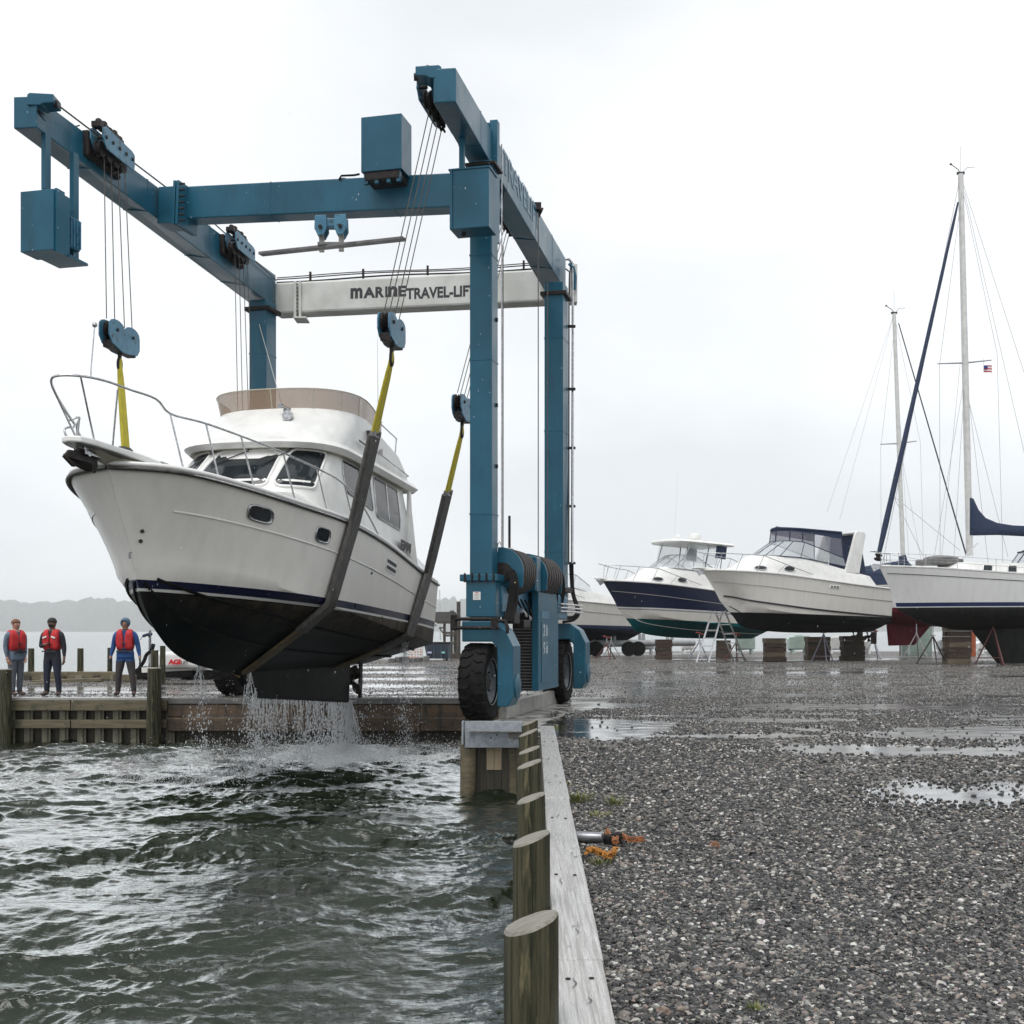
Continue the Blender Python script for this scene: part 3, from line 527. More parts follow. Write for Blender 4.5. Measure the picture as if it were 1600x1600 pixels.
m = M(); m.box(((xa2+xm)/2, 27.42, -.02), (xm-xa2, .34, .055)); m.build('cap_board', WOOD, lw, bevel=.006)
for k in range(3):
    x0 = xa2+(xm-xa2)*k/3; x1 = xa2+(xm-xa2)*(k+1)/3
    m = M(); m.box(((x0+x1)/2, 27.3, -.17), (x1-x0-.012, .14, .23)); m.build('upper_waler', WALER, lw, bevel=.012)
    m = M(); m.box(((x0+x1)/2, 27.3, -.585), (x1-x0-.02, .14, .19)); m.build('lower_waler', WALER, lw, bevel=.012)
m = M(); m.box(((xa2+xm)/2, 27.62, -1.0), (xm-xa2, .04, 1.9)); m.build('backing_sheet', SHEETD, lw)
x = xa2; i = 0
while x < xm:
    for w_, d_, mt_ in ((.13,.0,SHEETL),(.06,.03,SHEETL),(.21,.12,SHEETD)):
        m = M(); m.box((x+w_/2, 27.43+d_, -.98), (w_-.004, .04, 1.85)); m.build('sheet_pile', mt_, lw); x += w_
for px0, px1, pt, lb, Yp in ((-2,17,1045,'tall round pile at the left edge of the quay wall',27.0),(229,251,1043,'tall round pile beside the man in blue, in front of the quay wall',27.0)):
    c = at((px0+px1)/2, 1100, Yp); r0 = (px1-px0)/2/F*Yp; zt = H-(pt-HY)/F*Yp; m = M()
    m.tube([(c.x, Yp, -2), (c.x+.01, Yp, -.4), (c.x+.02, Yp, zt-.02)], [r0*1.1, r0*1.04, r0*.95], 20); m.mat(1).cyl((c.x+.02, Yp, zt-.02), (c.x+.02, Yp, zt), r0*.95, r0*.85, 20)
    m.solo('quay_pile', [PILE, PILETOP], lb, 'pile', (c.x, Yp, -1), smooth=40)
# ================================================================== the travel lift
W1 = V((-.505, 19.6, 0)); uR = V((.242, .970, 0)); vR = V((.970, -.242, 0))
def lf(t, w, z): p = W1+uR*t+vR*w; return V((p.x, p.y, z))
rotR = Matrix((vR, uR, (0,0,1))).transposed()
lift = thing('boat_hoist', 'big blue wheeled travel lift holding the white boat over the slip', 'boat hoist', (-3, 22, 0))
Z1 = .06
# main beams built from their end faces
def taper_beam(name, fr, re, mt):
    m = M(); (fl, fb, frr, frb), (rl, rb, rr_, rrb) = fr, re
    m.hexa([fb, frb, rrb, rb, fl, frr, rr_, rl]); return m.build(name, mt, lift, bevel=.018)
RBF = (at(677,107,17.72), at(677,161,17.72), at(712,105,17.64), at(712,159,17.64)); RBR = (at(849,394,27.7), at(849,452,27.7), at(884,404,27.55), at(884,456,27.55))
LBF = (at(21,151,18.72), at(21,201,18.72), at(57,150,18.62), at(57,199,18.62)); LBR = (at(390,424,28.9), at(390,474,28.9), at(431,430,28.7), at(431,481,28.7))
taper_beam('top_beam', RBF, RBR, BLUE); taper_beam('top_beam', LBF, LBR, BLUE)
def on_beam(BF, BR, t, corner):      # corner: 0 top-left 1 bottom-left 2 top-right 3 bottom-right
    return BF[corner].lerp(BR[corner], t)
def beam_t(BF, BR, px, corner):
    lo, hi = -.2, 1.2
    for _ in range(40):
        mid = (lo+hi)/2; p = on_beam(BF, BR, mid, corner); q = HX+F*p.x/p.y
        if q < px: lo = mid
        else: hi = mid
    return mid
ub_R = (RBR[1]-RBF[1]).normalized(); ub_L = (LBR[1]-LBF[1]).normalized()
# end brackets with a small sheave
def end_bracket(BF, ub, side, inward):
    p = (BF[0]+BF[2])/2; hv = V((inward, 0, 0)); w_ = (BF[2]-BF[0]).length
    m = M(); a = BF[2] if inward > 0 else BF[0]; x0 = a.x-inward*w_*.35; x1 = a.x+inward*.26; z0 = a.z
    o = [V((x0, a.y-.012, z0-.14)), V((a.x+inward*.05, a.y-.012, z0-.14)), V((a.x+inward*.1, a.y-.012, z0-.11)), V((x1, a.y-.012, z0-.1)), V((x1, a.y-.012, z0+.03)), V((x0+inward*.04, a.y-.012, z0+.05)), V((x0, a.y-.012, z0+.02))]
    m.prism(o, (0, .34, 0)); m.build('end_bracket', BLUE, lift, bevel=.01)
    m = M(); c = V((x1, a.y+.12, z0-.07)); m.cyl(c-V((.03,0,0)), c+V((.03,0,0)), .055, n=14); m.build('guide_sheave', DARK, lift)
    return c
gL = end_bracket(LBF, ub_L, -1, 1); gR = end_bracket(RBF, ub_R, 1, -1)
# legs
def leg(px0, px1, ptop, pbot, Y, d, name='leg'):
    a = at(px0, ptop, Y); b = at(px1, ptop, Y); zb = H-(pbot-HY)/F*Y; w_ = (b-a).length; c = (a+b)/2+uR*d/2
    m = M(); m.box((c.x, c.y, (a.z+zb)/2), (w_, d, a.z-zb), rot=rotR); return m.build(name, BLUE, lift, bevel=.02), c, w_, zb
legN, cN, wN, zbN = leg(733, 769, 250, 910, 19.7, .40)
legF, cF, wF, zbF = leg(850, 880, 440, 950, 26.1, .55)
legL, cL, wL, zbL = leg(388, 417, 468, 975, 28.0, .55)
def plate(c, w_, d, z, h, name='flange', mt=None):
    m = M(); m.box((c.x, c.y, z), (w_, d, h), rot=rotR); return m.build(name, mt or BLUE, lift, bevel=.01)
plate(cN, wN+.25, .7, 2.36, .11); plate(cN, wN+.14, .5, at(0,260,19.8).z+.0, .05, mt=DARK)
plate(cF, wF+.16, .66, at(0,462,26.3).z, .08, mt=DARK); plate(cL, wL+.2, .66, at(0,482,28).z, .09, mt=DARK)
for c, z in ((cN, 2.36),):
    for i in range(5):
        m = M(); p = c+vR*(-.22+i*.12)-uR*.36; m.cyl((p.x, p.y, z-.075), (p.x, p.y, z+.075), .016, n=8); m.build('bolt', DARK, lift)
# near junction: post and straps beside the right beam at the near leg
m = M(); a = at(773, 190, 20.1); b = at(773, 380, 20.1); m.box((a.x, a.y, (a.z+b.z)/2), (.13, .16, a.z-b.z), rot=rotR); m.build('side_post', BLUE, lift, bevel=.006)
m = M(); a = at(722, 210, 19.0); b = at(722, 270, 19.0); m.box((a.x, a.y, (a.z+b.z)/2), (.08, .08, a.z-b.z), rot=rotR); m.build('box_hanger', BLUE, lift, bevel=.006)
m = M(); a = at(784, 225, 20.4); b = at(784, 860, 20.4); m.tube([a, b], .012, 6); m.build('riser_pipe', STEEL, lift)
for px in (765, 741): 
    m = M(); a = at(px, 195, 20.1); m.box((a.x, a.y, a.z-.3), (.04, .2, .6), rot=rotR); m.build('joint_plate', BLUE, lift, bevel=.004)
# right front box, left hanging box, box on the crossbeam
def hang_box(px0, px1, pt, pb, Y, d, name):
    a = at(px0, pt, Y); b = at(px1, pb, Y); c = V(((a.x+b.x)/2, Y, (a.z+b.z)/2))+uR*d/2
    m = M(); m.box(c, (b.x-a.x, d, a.z-b.z), rot=rotR); o = m.build(name, BLUE, lift, bevel=.008); return c, b.x-a.x, a.z-b.z
c, w_, h_ = hang_box(701, 765, 264, 356, 18.75, .46, 'counterweight_box')
m = M(); m.box(c+V((0,0,h_/2+.012))-uR*.0, (w_+.03, .49, .024), rot=rotR); m.build('box_lid', BLUE, lift)
m = M(); p = c-uR*.24-vR*(w_/2-.03); m.box(p, (.04, .03, h_+.02), rot=rotR); m.build('box_edge_strip', BLUE, lift)
m = M(); p = c-vR*.15-V((0,0,h_/2+.02)); m.box(p, (.06, .06, .05), rot=rotR); m.build('drain_lug', DARK, lift)
c, w_, h_ = hang_box(28, 87, 297, 392, 18.6, .42, 'counterweight_box')
m = M(); p = c-uR*.17+vR*(w_/2+.012); m.box(p+uR*.1, (.045, .2, h_+.04), rot=rotR); m.build('box_edge_strip', BLUE, lift)
m = M(); p = c+uR*.42+vR*.12+V((0,0,-.02)); m.box(p, (.24, .3, .5), rot=rotR); fo = m.build('motor_housing', BLUE, lift, bevel=.02)
for k in range(4):
    m = M(); m.box(p+vR*.13+uR*(-.12+k*.08), (.03, .025, .44), rot=rotR); m.build('cooling_fin', BLUE2, fo)
m = M(); m.box(c+uR*.42+vR*.05-V((0,0,h_/2-.02)), (w_*.9, .5, .04), rot=rotR); m.build('box_tray', BLUE, lift)
for px, y0, y1, Y in ((72, 195, 298, 18.95), (116, 240, 403, 19.3)):
    m = M(); a = at(px, y0, Y); b = at(px, y1, Y); m.box((a.x, a.y, (a.z+b.z)/2), (.08, .14, a.z-b.z), rot=rotR); m.build('hanger_bar', BLUE, lift, bevel=.006)
# crossbeam between the two top beams
cl = at(300, 322, 22.9); cr = at(706, 303, 21.6)
CB = (cr-cl).normalized()
m = M(); m.beam(cl-CB*.35, cr+CB*.9, .42, .60); m.build('cross_beam', BLUE, lift, bevel=.02)
m = M(); p = at(289, 326, 22.75); m.beam(p-CB*.05, p+CB*.0, .74, .80); m.build('flange', BLUE, lift, bevel=.006)
m = M(); m.beam(p+CB*.02, p+CB*.07, .74, .80); m.build('flange', BLUE, lift, bevel=.006)
m = M(); m.beam(p-CB*.42, p-CB*.06, .5, .68); m.build('stub_beam', BLUE, lift, bevel=.01)
for k in range(7):
    m = M(); q = p+V((0,0,-.34+k*.113))+V((-.02,-.34,0)); m.cyl(q, q+CB*.12, .018, n=8); m.build('bolt', DARK, lift)
c, w_, h_ = hang_box(562, 629, 180, 266, 21.2, .55, 'power_unit_box')
m = M(); m.box(c-V((0,0,h_/2+.07)), (w_*.85, .5, .14), rot=rotR); m.build('mounting_skid', DARK, lift, bevel=.01)
for q in ((-.3,-.2),(-.1,-.2),(.12,-.2),(.3,-.2)):
    m = M(); m.box(c+vR*q[0]+uR*q[1]-V((0,0,h_/2+.1)), (.07,.07,.2), rot=rotR); m.build('skid_foot', BLUE, lift)
m = M(); a = at(562, 272, 21.9); m.tube([a, a+V((-.1,0,-.02)), a+V((-.33,0,-.03)), a+V((-.37,0,-.1))], .02, 8); m.build('hose', BLACK, lift)
m = M(); a = at(537, 282, 22.0); m.lathe([(.10,-.04),(.095,.0),(.06,.03),(.0,.035)], a, (0,0,1), 14); m.build('filler_cap', DARK, lift)
# bracket and spreader bar under the crossbeam
bp_ = at(518, 350, 21.9)
for sx in (-.19, .19):
    m = M(); q = bp_+CB*(sx*1.0)
    o = [q+CB*(-.11)+V((0,0,.12)), q+CB*.11+V((0,0,.12)), q+CB*.12+V((0,0,-.12)), q+CB*(.05)+V((0,0,-.24)), q+CB*(-.05)+V((0,0,-.24)), q+CB*(-.12)+V((0,0,-.12))]
    m.prism([k_-V((0,.16,0)) for k_ in o], (0,.05,0)); m.prism([k_+V((0,.12,0)) for k_ in o], (0,.05,0)); m.build('clevis_plate', BLUE2, lift, bevel=.01)
    m = M(); m.cyl(q+V((0,-.2,-.1)), q+V((0,.22,-.1)), .035, n=12); m.build('clevis_pin', DARK, lift)
    m = M(); m.box(q+V((0,0,-.32)), (.09,.06,.36)); m.build('drop_link', CONC, lift, bevel=.006)
m = M(); m.box(bp_+V((0,0,0)), (.4,.2,.16)); m.build('saddle', BLUE2, lift, bevel=.02)
a = at(407, 397, 21.9); b = at(632, 373, 20.9); m = M(); m.beam(a, b, .15, .05); m.box((a+b)/2+V((.0,0,.04)), (.45,.13,.05)); m.build('spreader_bar', CAPC, lift, bevel=.005)
# white rear beam with its lettering
a = at(433, 470.5, 29.0); b = at(853, 450, 27.95); m = M(); m.beam(a, b, .5, .74)
wb = m.build('rear_beam', WBEAM, lift, bevel=.05)
d = (b-a).normalized(); nf = V((d.y, -d.x, 0)).normalized()
if nf.y > 0: nf = -nf
def rb_pt(px, py): return on_plane(px, py, (a+b)/2+nf*.252, nf)
for ch, px, w_, h_ in (('m',557,.29,.25),('A',577,.29,.25),('R',593.5,.215,.25),('I',603.5,.05,.25),('n',613.5,.23,.25),('E',628.5,.19,.25)):
    m = M(); put_glyph(m, ch, rb_pt(px, 456.5-(px-591)*.045), w_, h_, d, (0,0,1), off=.02); m.build('letter', BLACKP, wb)
m = M(); put_glyph(m, 'TRAVEL-LIFT', rb_pt(689, 456.5), 1.66, .26, d, (0,0,1), off=.016); m.build('lettering', BLACKP, wb)
m = M(); p = rb_pt(462, 469); m.box(p+nf*.03, (.07,.08,.86)); m.box(p+nf*.03+d*.12, (.05,.1,.84)); m.box(p+V((.12,.1,-.44)), (.3,.5,.04)); m.build('splice_flange', WBEAM, wb, bevel=.006)
for k in range(9):
    m = M(); q = p+d*.06+V((0,0,-.36+k*.09))+nf*.05; m.cyl(q, q+nf*.03, .014, n=8); m.build('bolt', DARK, wb)
for dz, r_ in ((.44,.02),(.52,.014),(.56,.012)):
    m = M(); pts = [a.lerp(b, t)+V((0, -.1+.1*dz, dz+.02*math.sin(t*9+dz*9))) for t in np.linspace(.0, 1, 16)]; m.tube(pts, r_, 6); m.build('service_pipe', DARK, lift)
for t in (.13, .33, .57, .92):
    m = M(); q = a.lerp(b, t)+V((0,-.08,.5)); m.box(q, (.05,.06,.26)); m.build('pipe_clamp', DARK, lift)
m = M(); q = at(896, 445, 27.2); m.box(q, (.16,.3,.85)); m.build('end_plate', WBEAM, lift, bevel=.01)
# pale lettering on the outer side of the right beam
n_ = (RBR[3]-RBF[3]).cross(V((0,0,1))).normalized()
def side_pt(px, py): return on_plane(px, py, RBF[3]+n_*.004, n_)
p0 = side_pt(792, 262); p1 = side_pt(838, 340); dd_ = (p1-p0).normalized(); m = M(); put_text(m, 'TRAVELIFT', .58, (p0+p1)/2+n_*.003, dd_, n_.cross(dd_), extrude=.002, off=.004, sx=1.25); m.build('faded_lettering', PALEP, lift)
# cables along top beams, trolley blocks and hook blocks
def rope(m, a, b, r_=.011, sag=0, n=2):
    a = V(a); b = V(b); k = n if sag == 0 else 10
    m.tube([a.lerp(b, i/k)-V((0,0,sag*4*(i/k)*(1-i/k))) for i in range(k+1)], r_, 6)
m = M(); rope(m, gL, at(268, 299, 23.0), .014); rope(m, at(305, 322, 24.0), at(432, 438, 28.6), .014); m.build('tow_cable', CABLE, lift)
m = M(); rope(m, on_beam(LBF,LBR,.0,2)+V((.02,0,-.2)), at(124, 196, 20.2), .012, .12); rope(m, on_beam(LBF,LBR,.0,2)+V((.02,0,-.22)), at(122, 203, 20.1), .01, .2); m.build('slack_hose', BLACK, lift)
def trolley(BF, BR, pxc, corner_t, corner_b, side, Lb, ub):
    t = beam_t(BF, BR, pxc, corner_t); top = on_beam(BF, BR, t, corner_t); bot = on_beam(BF, BR, t, corner_b); h_ = top.z-bot.z
    sv = V((side, 0, 0)); sv = (sv-ub*sv.dot(ub)); sv.z = 0; sv.normalize()
    c = top+sv*.2; c.z = top.z-h_*.22
    RM = Matrix((sv, ub, sv.cross(ub) if sv.cross(ub).z > 0 else -sv.cross(ub))).transposed()
    tr = None
    for s_ in (.12, -.1):
        m = M(); o = [c+sv*s_+ub*x+V((0,0,z)) for x, z in ((-Lb/2,.14),(-Lb/2,-.02),(-Lb/2+.12,-.16),(Lb/2-.02,-.16),(Lb/2,-.06),(Lb/2,.12),(Lb/2-.1,.16),(-Lb/2+.1,.2))]
        m.prism(o, sv*.025); o_ = m.build('trolley_plate', BLUE2, lift, bevel=.006)
        if s_ > 0: tr = o_
    for k in range(5):
        q = c+ub*(-Lb*.42+k*Lb*.21); m = M(); m.cyl(q-sv*.0+V((0,0,.02)), q+sv*.165+V((0,0,.02)), .03, n=10); m.build('pin', DARK, tr)
    ss = []
    for k in range(4):
        q = c+ub*(-Lb*.36+k*Lb*.22)+V((0,0,-.14)); m = M(); m.lathe([(.125,-.05),(.125,-.035),(.09,-.01),(.09,.01),(.125,.035),(.125,.05)], q, sv, 18); m.build('sheave', DARK, lift, smooth=40); ss.append(q)
    m = M(); m.box(c+V((0,0,-.08))-sv*.18, (.12, Lb*1.0, .42), rot=RM); m.build('trolley_frame', DARK, lift, bevel=.02)
    for k in range(5):
        q = c+ub*(-Lb*.4+k*Lb*.16)+V((0,0,.24+.03*(k % 2))); m = M(); m.box(q-sv*.02, (.16,.15,.1), rot=RM); m.ell(q+V((0,0,.06)), (.06,.07,.05), 8, 6); m.build('roller_guard', DARK, lift, bevel=.015)
    for z_ in (-.25, -.33):
        m = M(); m.tube([c-sv*.05+ub*(-Lb*.45+i*Lb*.1)+V((0,0,z_+.05*math.sin(i*1.9))) for i in range(9)], .02, 6); m.build('hose', BLACK, lift)
    return ss
def hook_block(c, ub, Lb, th, mt=BLUE2, hw=1.0):
    sv = ub.cross(V((0,0,1))).normalized(); m = M()
    prof = []
    for cx_ in (-1, 1):
        for k in range(9):
            a = math.pi*(1-k/8.0) if cx_ < 0 else math.pi*(1-k/8.0)
            prof.append((cx_*Lb*.25+Lb*.25*math.cos(a), .07+Lb*.135*math.sin(a)**.8))
    prof += [(Lb*.5,-.12),(Lb*.42,-.22),(Lb*.1,-.27),(-Lb*.1,-.27),(-Lb*.4,-.2),(-Lb*.5,-.08)]
    blk = None
    for s_ in (-th/2, th/2-.025):
        m = M(); m.prism([c+ub*x+V((0,0,z))+sv*s_ for x, z in prof], sv*.025); o = m.build('hook_block_plate', mt, lift, bevel=.008)
        blk = blk or o
    for cx_ in (-1, 1):
        q = c+ub*cx_*Lb*.26+V((0,0,.05)); m = M(); m.lathe([(.15,-th*.38),(.15,-th*.25),(.11,-th*.1),(.15,0),(.11,th*.1),(.15,th*.25),(.15,th*.38)], q, sv, 20); m.build('sheave', DARK, lift, smooth=40)
        m = M(); m.cyl(q-sv*(th*.62), q+sv*(th*.62), .028, n=10); m.build('pin', DARK, blk)
    m = M(); m.box(c+V((0,0,-.2)), (th*.8, Lb*.8, .12), rot=Matrix((sv, ub, (0,0,1))).transposed()); m.build('block_spacer', DARK, lift, bevel=.01)
    m = M(); q = c+V((0,0,-.3)); m.tube([q+V((0,0,.04)), q+V((0,0,-.06))], .035, 8); m.tube([q+ub*.07*math.cos(a)+V((0,0,-.16+.11*math.sin(a))) for a in np.linspace(0, 6.28, 14)[:-1]], .022, 8, closed=True); m.build('shackle', DARK, lift, smooth=50)
    return [c+ub*x*Lb+V((0,0,.2)) for x in (-.42,-.16,.16,.42)], c+V((0,0,-.46))
bR = (RBF[1]+RBR[1])/2
HB = {}
for key, BF, BR, px, ct, cb_, sd_, Lb, ub, hc in (('LF',LBF,LBR,157,2,3,1,1.15,ub_L,at(187,527,20.5)), ('RF',RBF,RBR,700,0,1,-1,1.15,ub_R,at(612,514,18.95)),
                                       ('LR',LBF,LBR,360,2,3,1,1.15,ub_L,at(384,668,26.2)), ('RR',RBF,RBR,806,0,1,-1,1.1,ub_R,at(722,636,22.9))):
    if key[0] == 'L':
        ss = trolley(BF, BR, px, ct, cb_, sd_, Lb, ub)
    else:
        ss = trolley(BF, BR, px, ct, cb_, sd_, Lb, ub)
    tops, hook = hook_block(hc, ub, 1.12 if key[0] == 'L' else .92, .2)
    for s_, t_ in zip(ss, tops):
        m = M(); rope(m, s_+ub*.14, t_, .0085); m.build('hoist_cable', CABLE, lift)
    HB[key] = hook
# vertical cables down to the winches
for px, y0, y1, Y in ((786, 385, 858, 20.5), (841, 335, 876, 22.5), (855.5, 440, 880, 23.5), (427, 440, 612, 28.4)):
    m = M(); rope(m, at(px, y0, Y), at(px, y1, Y), .011); m.build('hoist_cable', CABLE, lift)
# pipes on the far leg
m = M(); m.tube([at(884,405,27.0), at(889,405,27.0), at(895,412,27.0), at(895,470,27.0), at(894,905,26.4)], .03, 10); m.build('drain_pipe', STEEL, lift, smooth=50)
m = M(); m.tube([at(884,420,27.1), at(890,425,27.1), at(889,470,27.1), at(888.5,880,26.4)], .018, 8); m.build('drain_pipe', CABLE, lift, smooth=50)
m = M(); m.tube([at(889,412,27.0), at(896,418,27.0), at(899,432,27.0), at(898,452,27.0)], .035, 8); m.build('hose', BLUE, lift, smooth=50)
for y in (510, 608, 700, 791, 880):
    m = M(); q = at(892, y, 26.7); m.box(q, (.2,.08,.05)); m.build('pipe_clamp', DARK, lift)
m = M(); q = at(838, 330, 24); m.tube([q, q+V((.12,.2,.12)), q+V((.0,.3,-.1))], .03, 6); m.box(at(840,324,24), (.14,.2,.14)); m.build('hose_fitting', DARK, lift)
m = M(); m.tube([at(839,330,24.2), at(839,368,24.2)], .02, 6); m.build('drain_pipe', DARK, lift)

# --- wheels
def wheel(c, r_, w_, ax, pn, lugs=22):
    ax = V(ax).normalized(); x, y = V((0,0,1)).cross(ax).normalized(), V((0,0,1))
    wh = bpy.data.objects.new('wheel', None); COL.objects.link(wh); wh.parent = lift; wh.location = c-OFF[lift]; OFF[wh] = V(c)
    m = M(); pr = [(r_*.55,-w_*.44),(r_*.78,-w_*.5),(r_*.93,-w_*.49),(r_*.965,-w_*.40),(r_*.965,w_*.40),(r_*.93,w_*.49),(r_*.78,w_*.5),(r_*.55,w_*.44)]
    rings = [[c+ax*d+(x*math.cos(6.2832*j/48)+y*math.sin(6.2832*j/48))*q for j in range(48)] for q, d in pr]
    m.loft(rings+[rings[0]], True)
    for k in range(lugs):
        for s_ in (-1, 1):
            a0 = 6.2832*(k+(.5 if s_ > 0 else 0))/lugs
            def P(a, q, d): return c+ax*d+(x*math.cos(a)+y*math.sin(a))*q
            path = [(0, .03), (.10, .22), (.06, .40), (.14, .50)]
            for (a1, d1), (a2, d2) in zip(path[:-1], path[1:]):
                wd = .085; q0 = r_*.955
                rr1 = r_*1.0 if d1 < .45 else r_*.97; rr2 = r_*1.0 if d2 < .45 else r_*.955
                pts = [P(a0+a1, q0, s_*d1*w_), P(a0+a1+wd, q0, s_*d1*w_), P(a0+a2+wd, q0 if d2 < .45 else r_*.86, s_*d2*w_), P(a0+a2, q0 if d2 < .45 else r_*.86, s_*d2*w_),
                       P(a0+a1+.012, rr1, s_*d1*w_), P(a0+a1+wd-.012, rr1, s_*d1*w_), P(a0+a2+wd-.012, rr2, s_*d2*w_*1.01), P(a0+a2+.012, rr2, s_*d2*w_*1.01)]
                m.hexa(pts)
    m.build('tyre', BLACK, wh, smooth=35)
    m = M(); m.lathe([(r_*.2,-w_*.2),(r_*.5,-w_*.22),(r_*.57,-w_*.44),(r_*.6,-w_*.46),(r_*.6,w_*.46),(r_*.57,w_*.44),(r_*.5,w_*.22),(r_*.2,w_*.2)], c, ax, 32); m.build('rim', GALV, wh, smooth=30)
    m = M()
    for k in range(8): a = 6.2832*k/8; q = c+(x*math.cos(a)+y*math.sin(a))*r_*.33; m.cyl(q-ax*w_*.27, q+ax*w_*.27, .02, n=6)
    m.lathe([(r_*.22,-w_*.3),(r_*.22,w_*.3)], c, ax, 16); m.build('hub', DARK, wh)
    return wh
wheel(lf(0, .0, Z1+.625), .625, .43, vR, 'near')
wheel(lf(6.25, -.04, .66), .66, .46, vR, 'far')
LW = at(366, 1040, 28.4); LW.z = .63; wheel(LW, .63, .50, vR, 'left')
# forks
def fork(base, sgn=1, name='wheel_fork'):
    def q(w, z): p = base+vR*(w*sgn); return V((p.x, p.y, z))-uR*.26
    o = [q(-.24,1.66), q(.26,1.66), q(.47,1.52), q(.6,1.26), q(.6,.45), q(.52,.3), q(.34,.3), q(.34,1.22), q(.26,1.33), q(-.24,1.33)]
    m = M(); m.prism(o, uR*.52); fk = m.build(name, BLUE, lift, bevel=.018)
    m = M(); p = base+vR*.57*sgn; p.z = .62; m.lathe([(.2,0),(.2,.05),(.15,.07),(.0,.075)], p, vR*sgn, 20); m.build('axle_cap', BLUE, fk, smooth=30)
    return fk
fork(W1); fork(W1+uR*6.25+V((0,0,0))); fork(V((LW.x, LW.y, 0)), 1)
plate(cL, wL+.3, .8, 1.9, .5, 'column_foot'); plate(V((LW.x+.3, LW.y, 0)), 1.1, .5, 1.75, .2, 'column_foot')
# near column foot, king pin and steering frame
ft = plate(cN+vR*.03, wN+.12, .62, 2.02, .58, 'column_foot'); plate(cN+vR*.02, wN+.02, .5, 1.7, .1, 'king_pin_collar', DARK)
m = M(); p = at(739, 925, 19.33); q = at(751.5, 937, 19.33)
wst = (at(751,0,19.3)-at(739,0,19.3)).length
sp = on_plane(745, 931, cN+vR*.03-uR*.318, uR); m.box(sp, (.125,.006,.13), rot=rotR); st = m.build('warning_label', WHITE, lift)
m = M(); m.box(sp-uR*.005+V((0,0,.05)), (.06,.003,.012), rot=rotR); m.build('label_print', RED, st)
for k in range(4):
    m = M(); m.box(sp-uR*.005+V((0,0,.025-.022*k)), (.09-.012*(k % 2),.003,.006), rot=rotR); m.build('label_print', mk('grey_print', (.35,.33,.33)) if k == 0 else bpy.data.materials['grey_print'], st)
for z_, w0, w1 in ((1.69,-.33,.32),(1.55,-.3,.42)):
    m = M(); m.cyl(lf(-.42, w0, z_), lf(-.42, w1, z_), .03, n=10); m.build('steering_rod', DARK, lift, smooth=40)
m = M(); m.box(lf(-.4, -.33, 1.64), (.09,.1,.26), rot=rotR); m.build('rod_end', DARK, lift, bevel=.02)
m = M(); m.box(lf(-.4, .34, 1.62), (.1,.12,.2), rot=rotR); m.tube([lf(-.4,.4,1.66), lf(-.4,.5,1.66), lf(-.42,.55,1.58), lf(-.42,.55,1.46)], .03, 8); m.build('rod_end', DARK, lift, bevel=.02)
plate(lf(6.25,-.1,0), .42, .55, 2.05, .5, 'column_foot'); plate(lf(6.25,-.05,0), .6, .6, 1.78, .08, 'king_pin_collar', DARK)
plate(lf(6.25,-.1,0), .62, .8, 2.36, .1, 'flange', DARK)
# side sill, cabinet, grille
m = M(); m.beam(lf(.3,.12,2.02), lf(6,.0,2.02), .34, .42); m.build('side_sill', BLUE2, lift, bevel=.015)
cab = M(); cab.box(lf(3.1,.385,1.32), (.13, 1.72, 1.78), rot=rotR); cb_o = cab.build('engine_cabinet', BLUE, lift, bevel=.015)
m = M(); m.box(lf(2.75,.456,1.12), (.014,.62,1.1), rot=rotR); dr = m.build('cabinet_door', BLUE, cb_o, bevel=.004)
m = M(); m.box(lf(2.75,.456,1.79), (.014,.62,.13), rot=rotR); m.build('access_panel', BLUE2, cb_o, bevel=.004)
for zt_, s_, tx in ((1.5,.3,'2 0'),(1.18,.3,'9 8')):
    m = M(); put_text(m, tx, s_, lf(2.75,.466,zt_), uR, (0,0,1), extrude=.001, off=.006, sx=.95); m.build('worn_number', mk('worn_white', (.6,.63,.66), (.1,.22,.3), scale=9, lo=.5, hi=.6) if zt_ > 1.4 else bpy.data.materials['worn_white'], cb_o)
m = M(); m.box(lf(2.35,.16,1.0), (.33,.1,1.14), rot=rotR); gr = m.build('radiator', DARK, lift)
for k in range(20):
    m = M(); m.box(lf(2.28,.16,.47+k*.056), (.32,.03,.012), rot=rotR); m.build('grille_slat', CAPC, gr)
m = M(); m.box(lf(3.0,.1,1.25), (.4,1.0,1.3), rot=rotR); m.build('engine_block', DARK, lift, bevel=.03)
m = M(); m.box(lf(4.4,.2,1.95), (.5,.9,.45), rot=rotR); m.build('tank', BLUE2, lift, bevel=.03)
for k in range(3):
    m = M(); m.tube([lf(3.9,.5,2.02-k*.07), lf(5.9,.55,2.02-k*.07)], .018, 8); m.build('hydraulic_pipe', STEEL, lift)
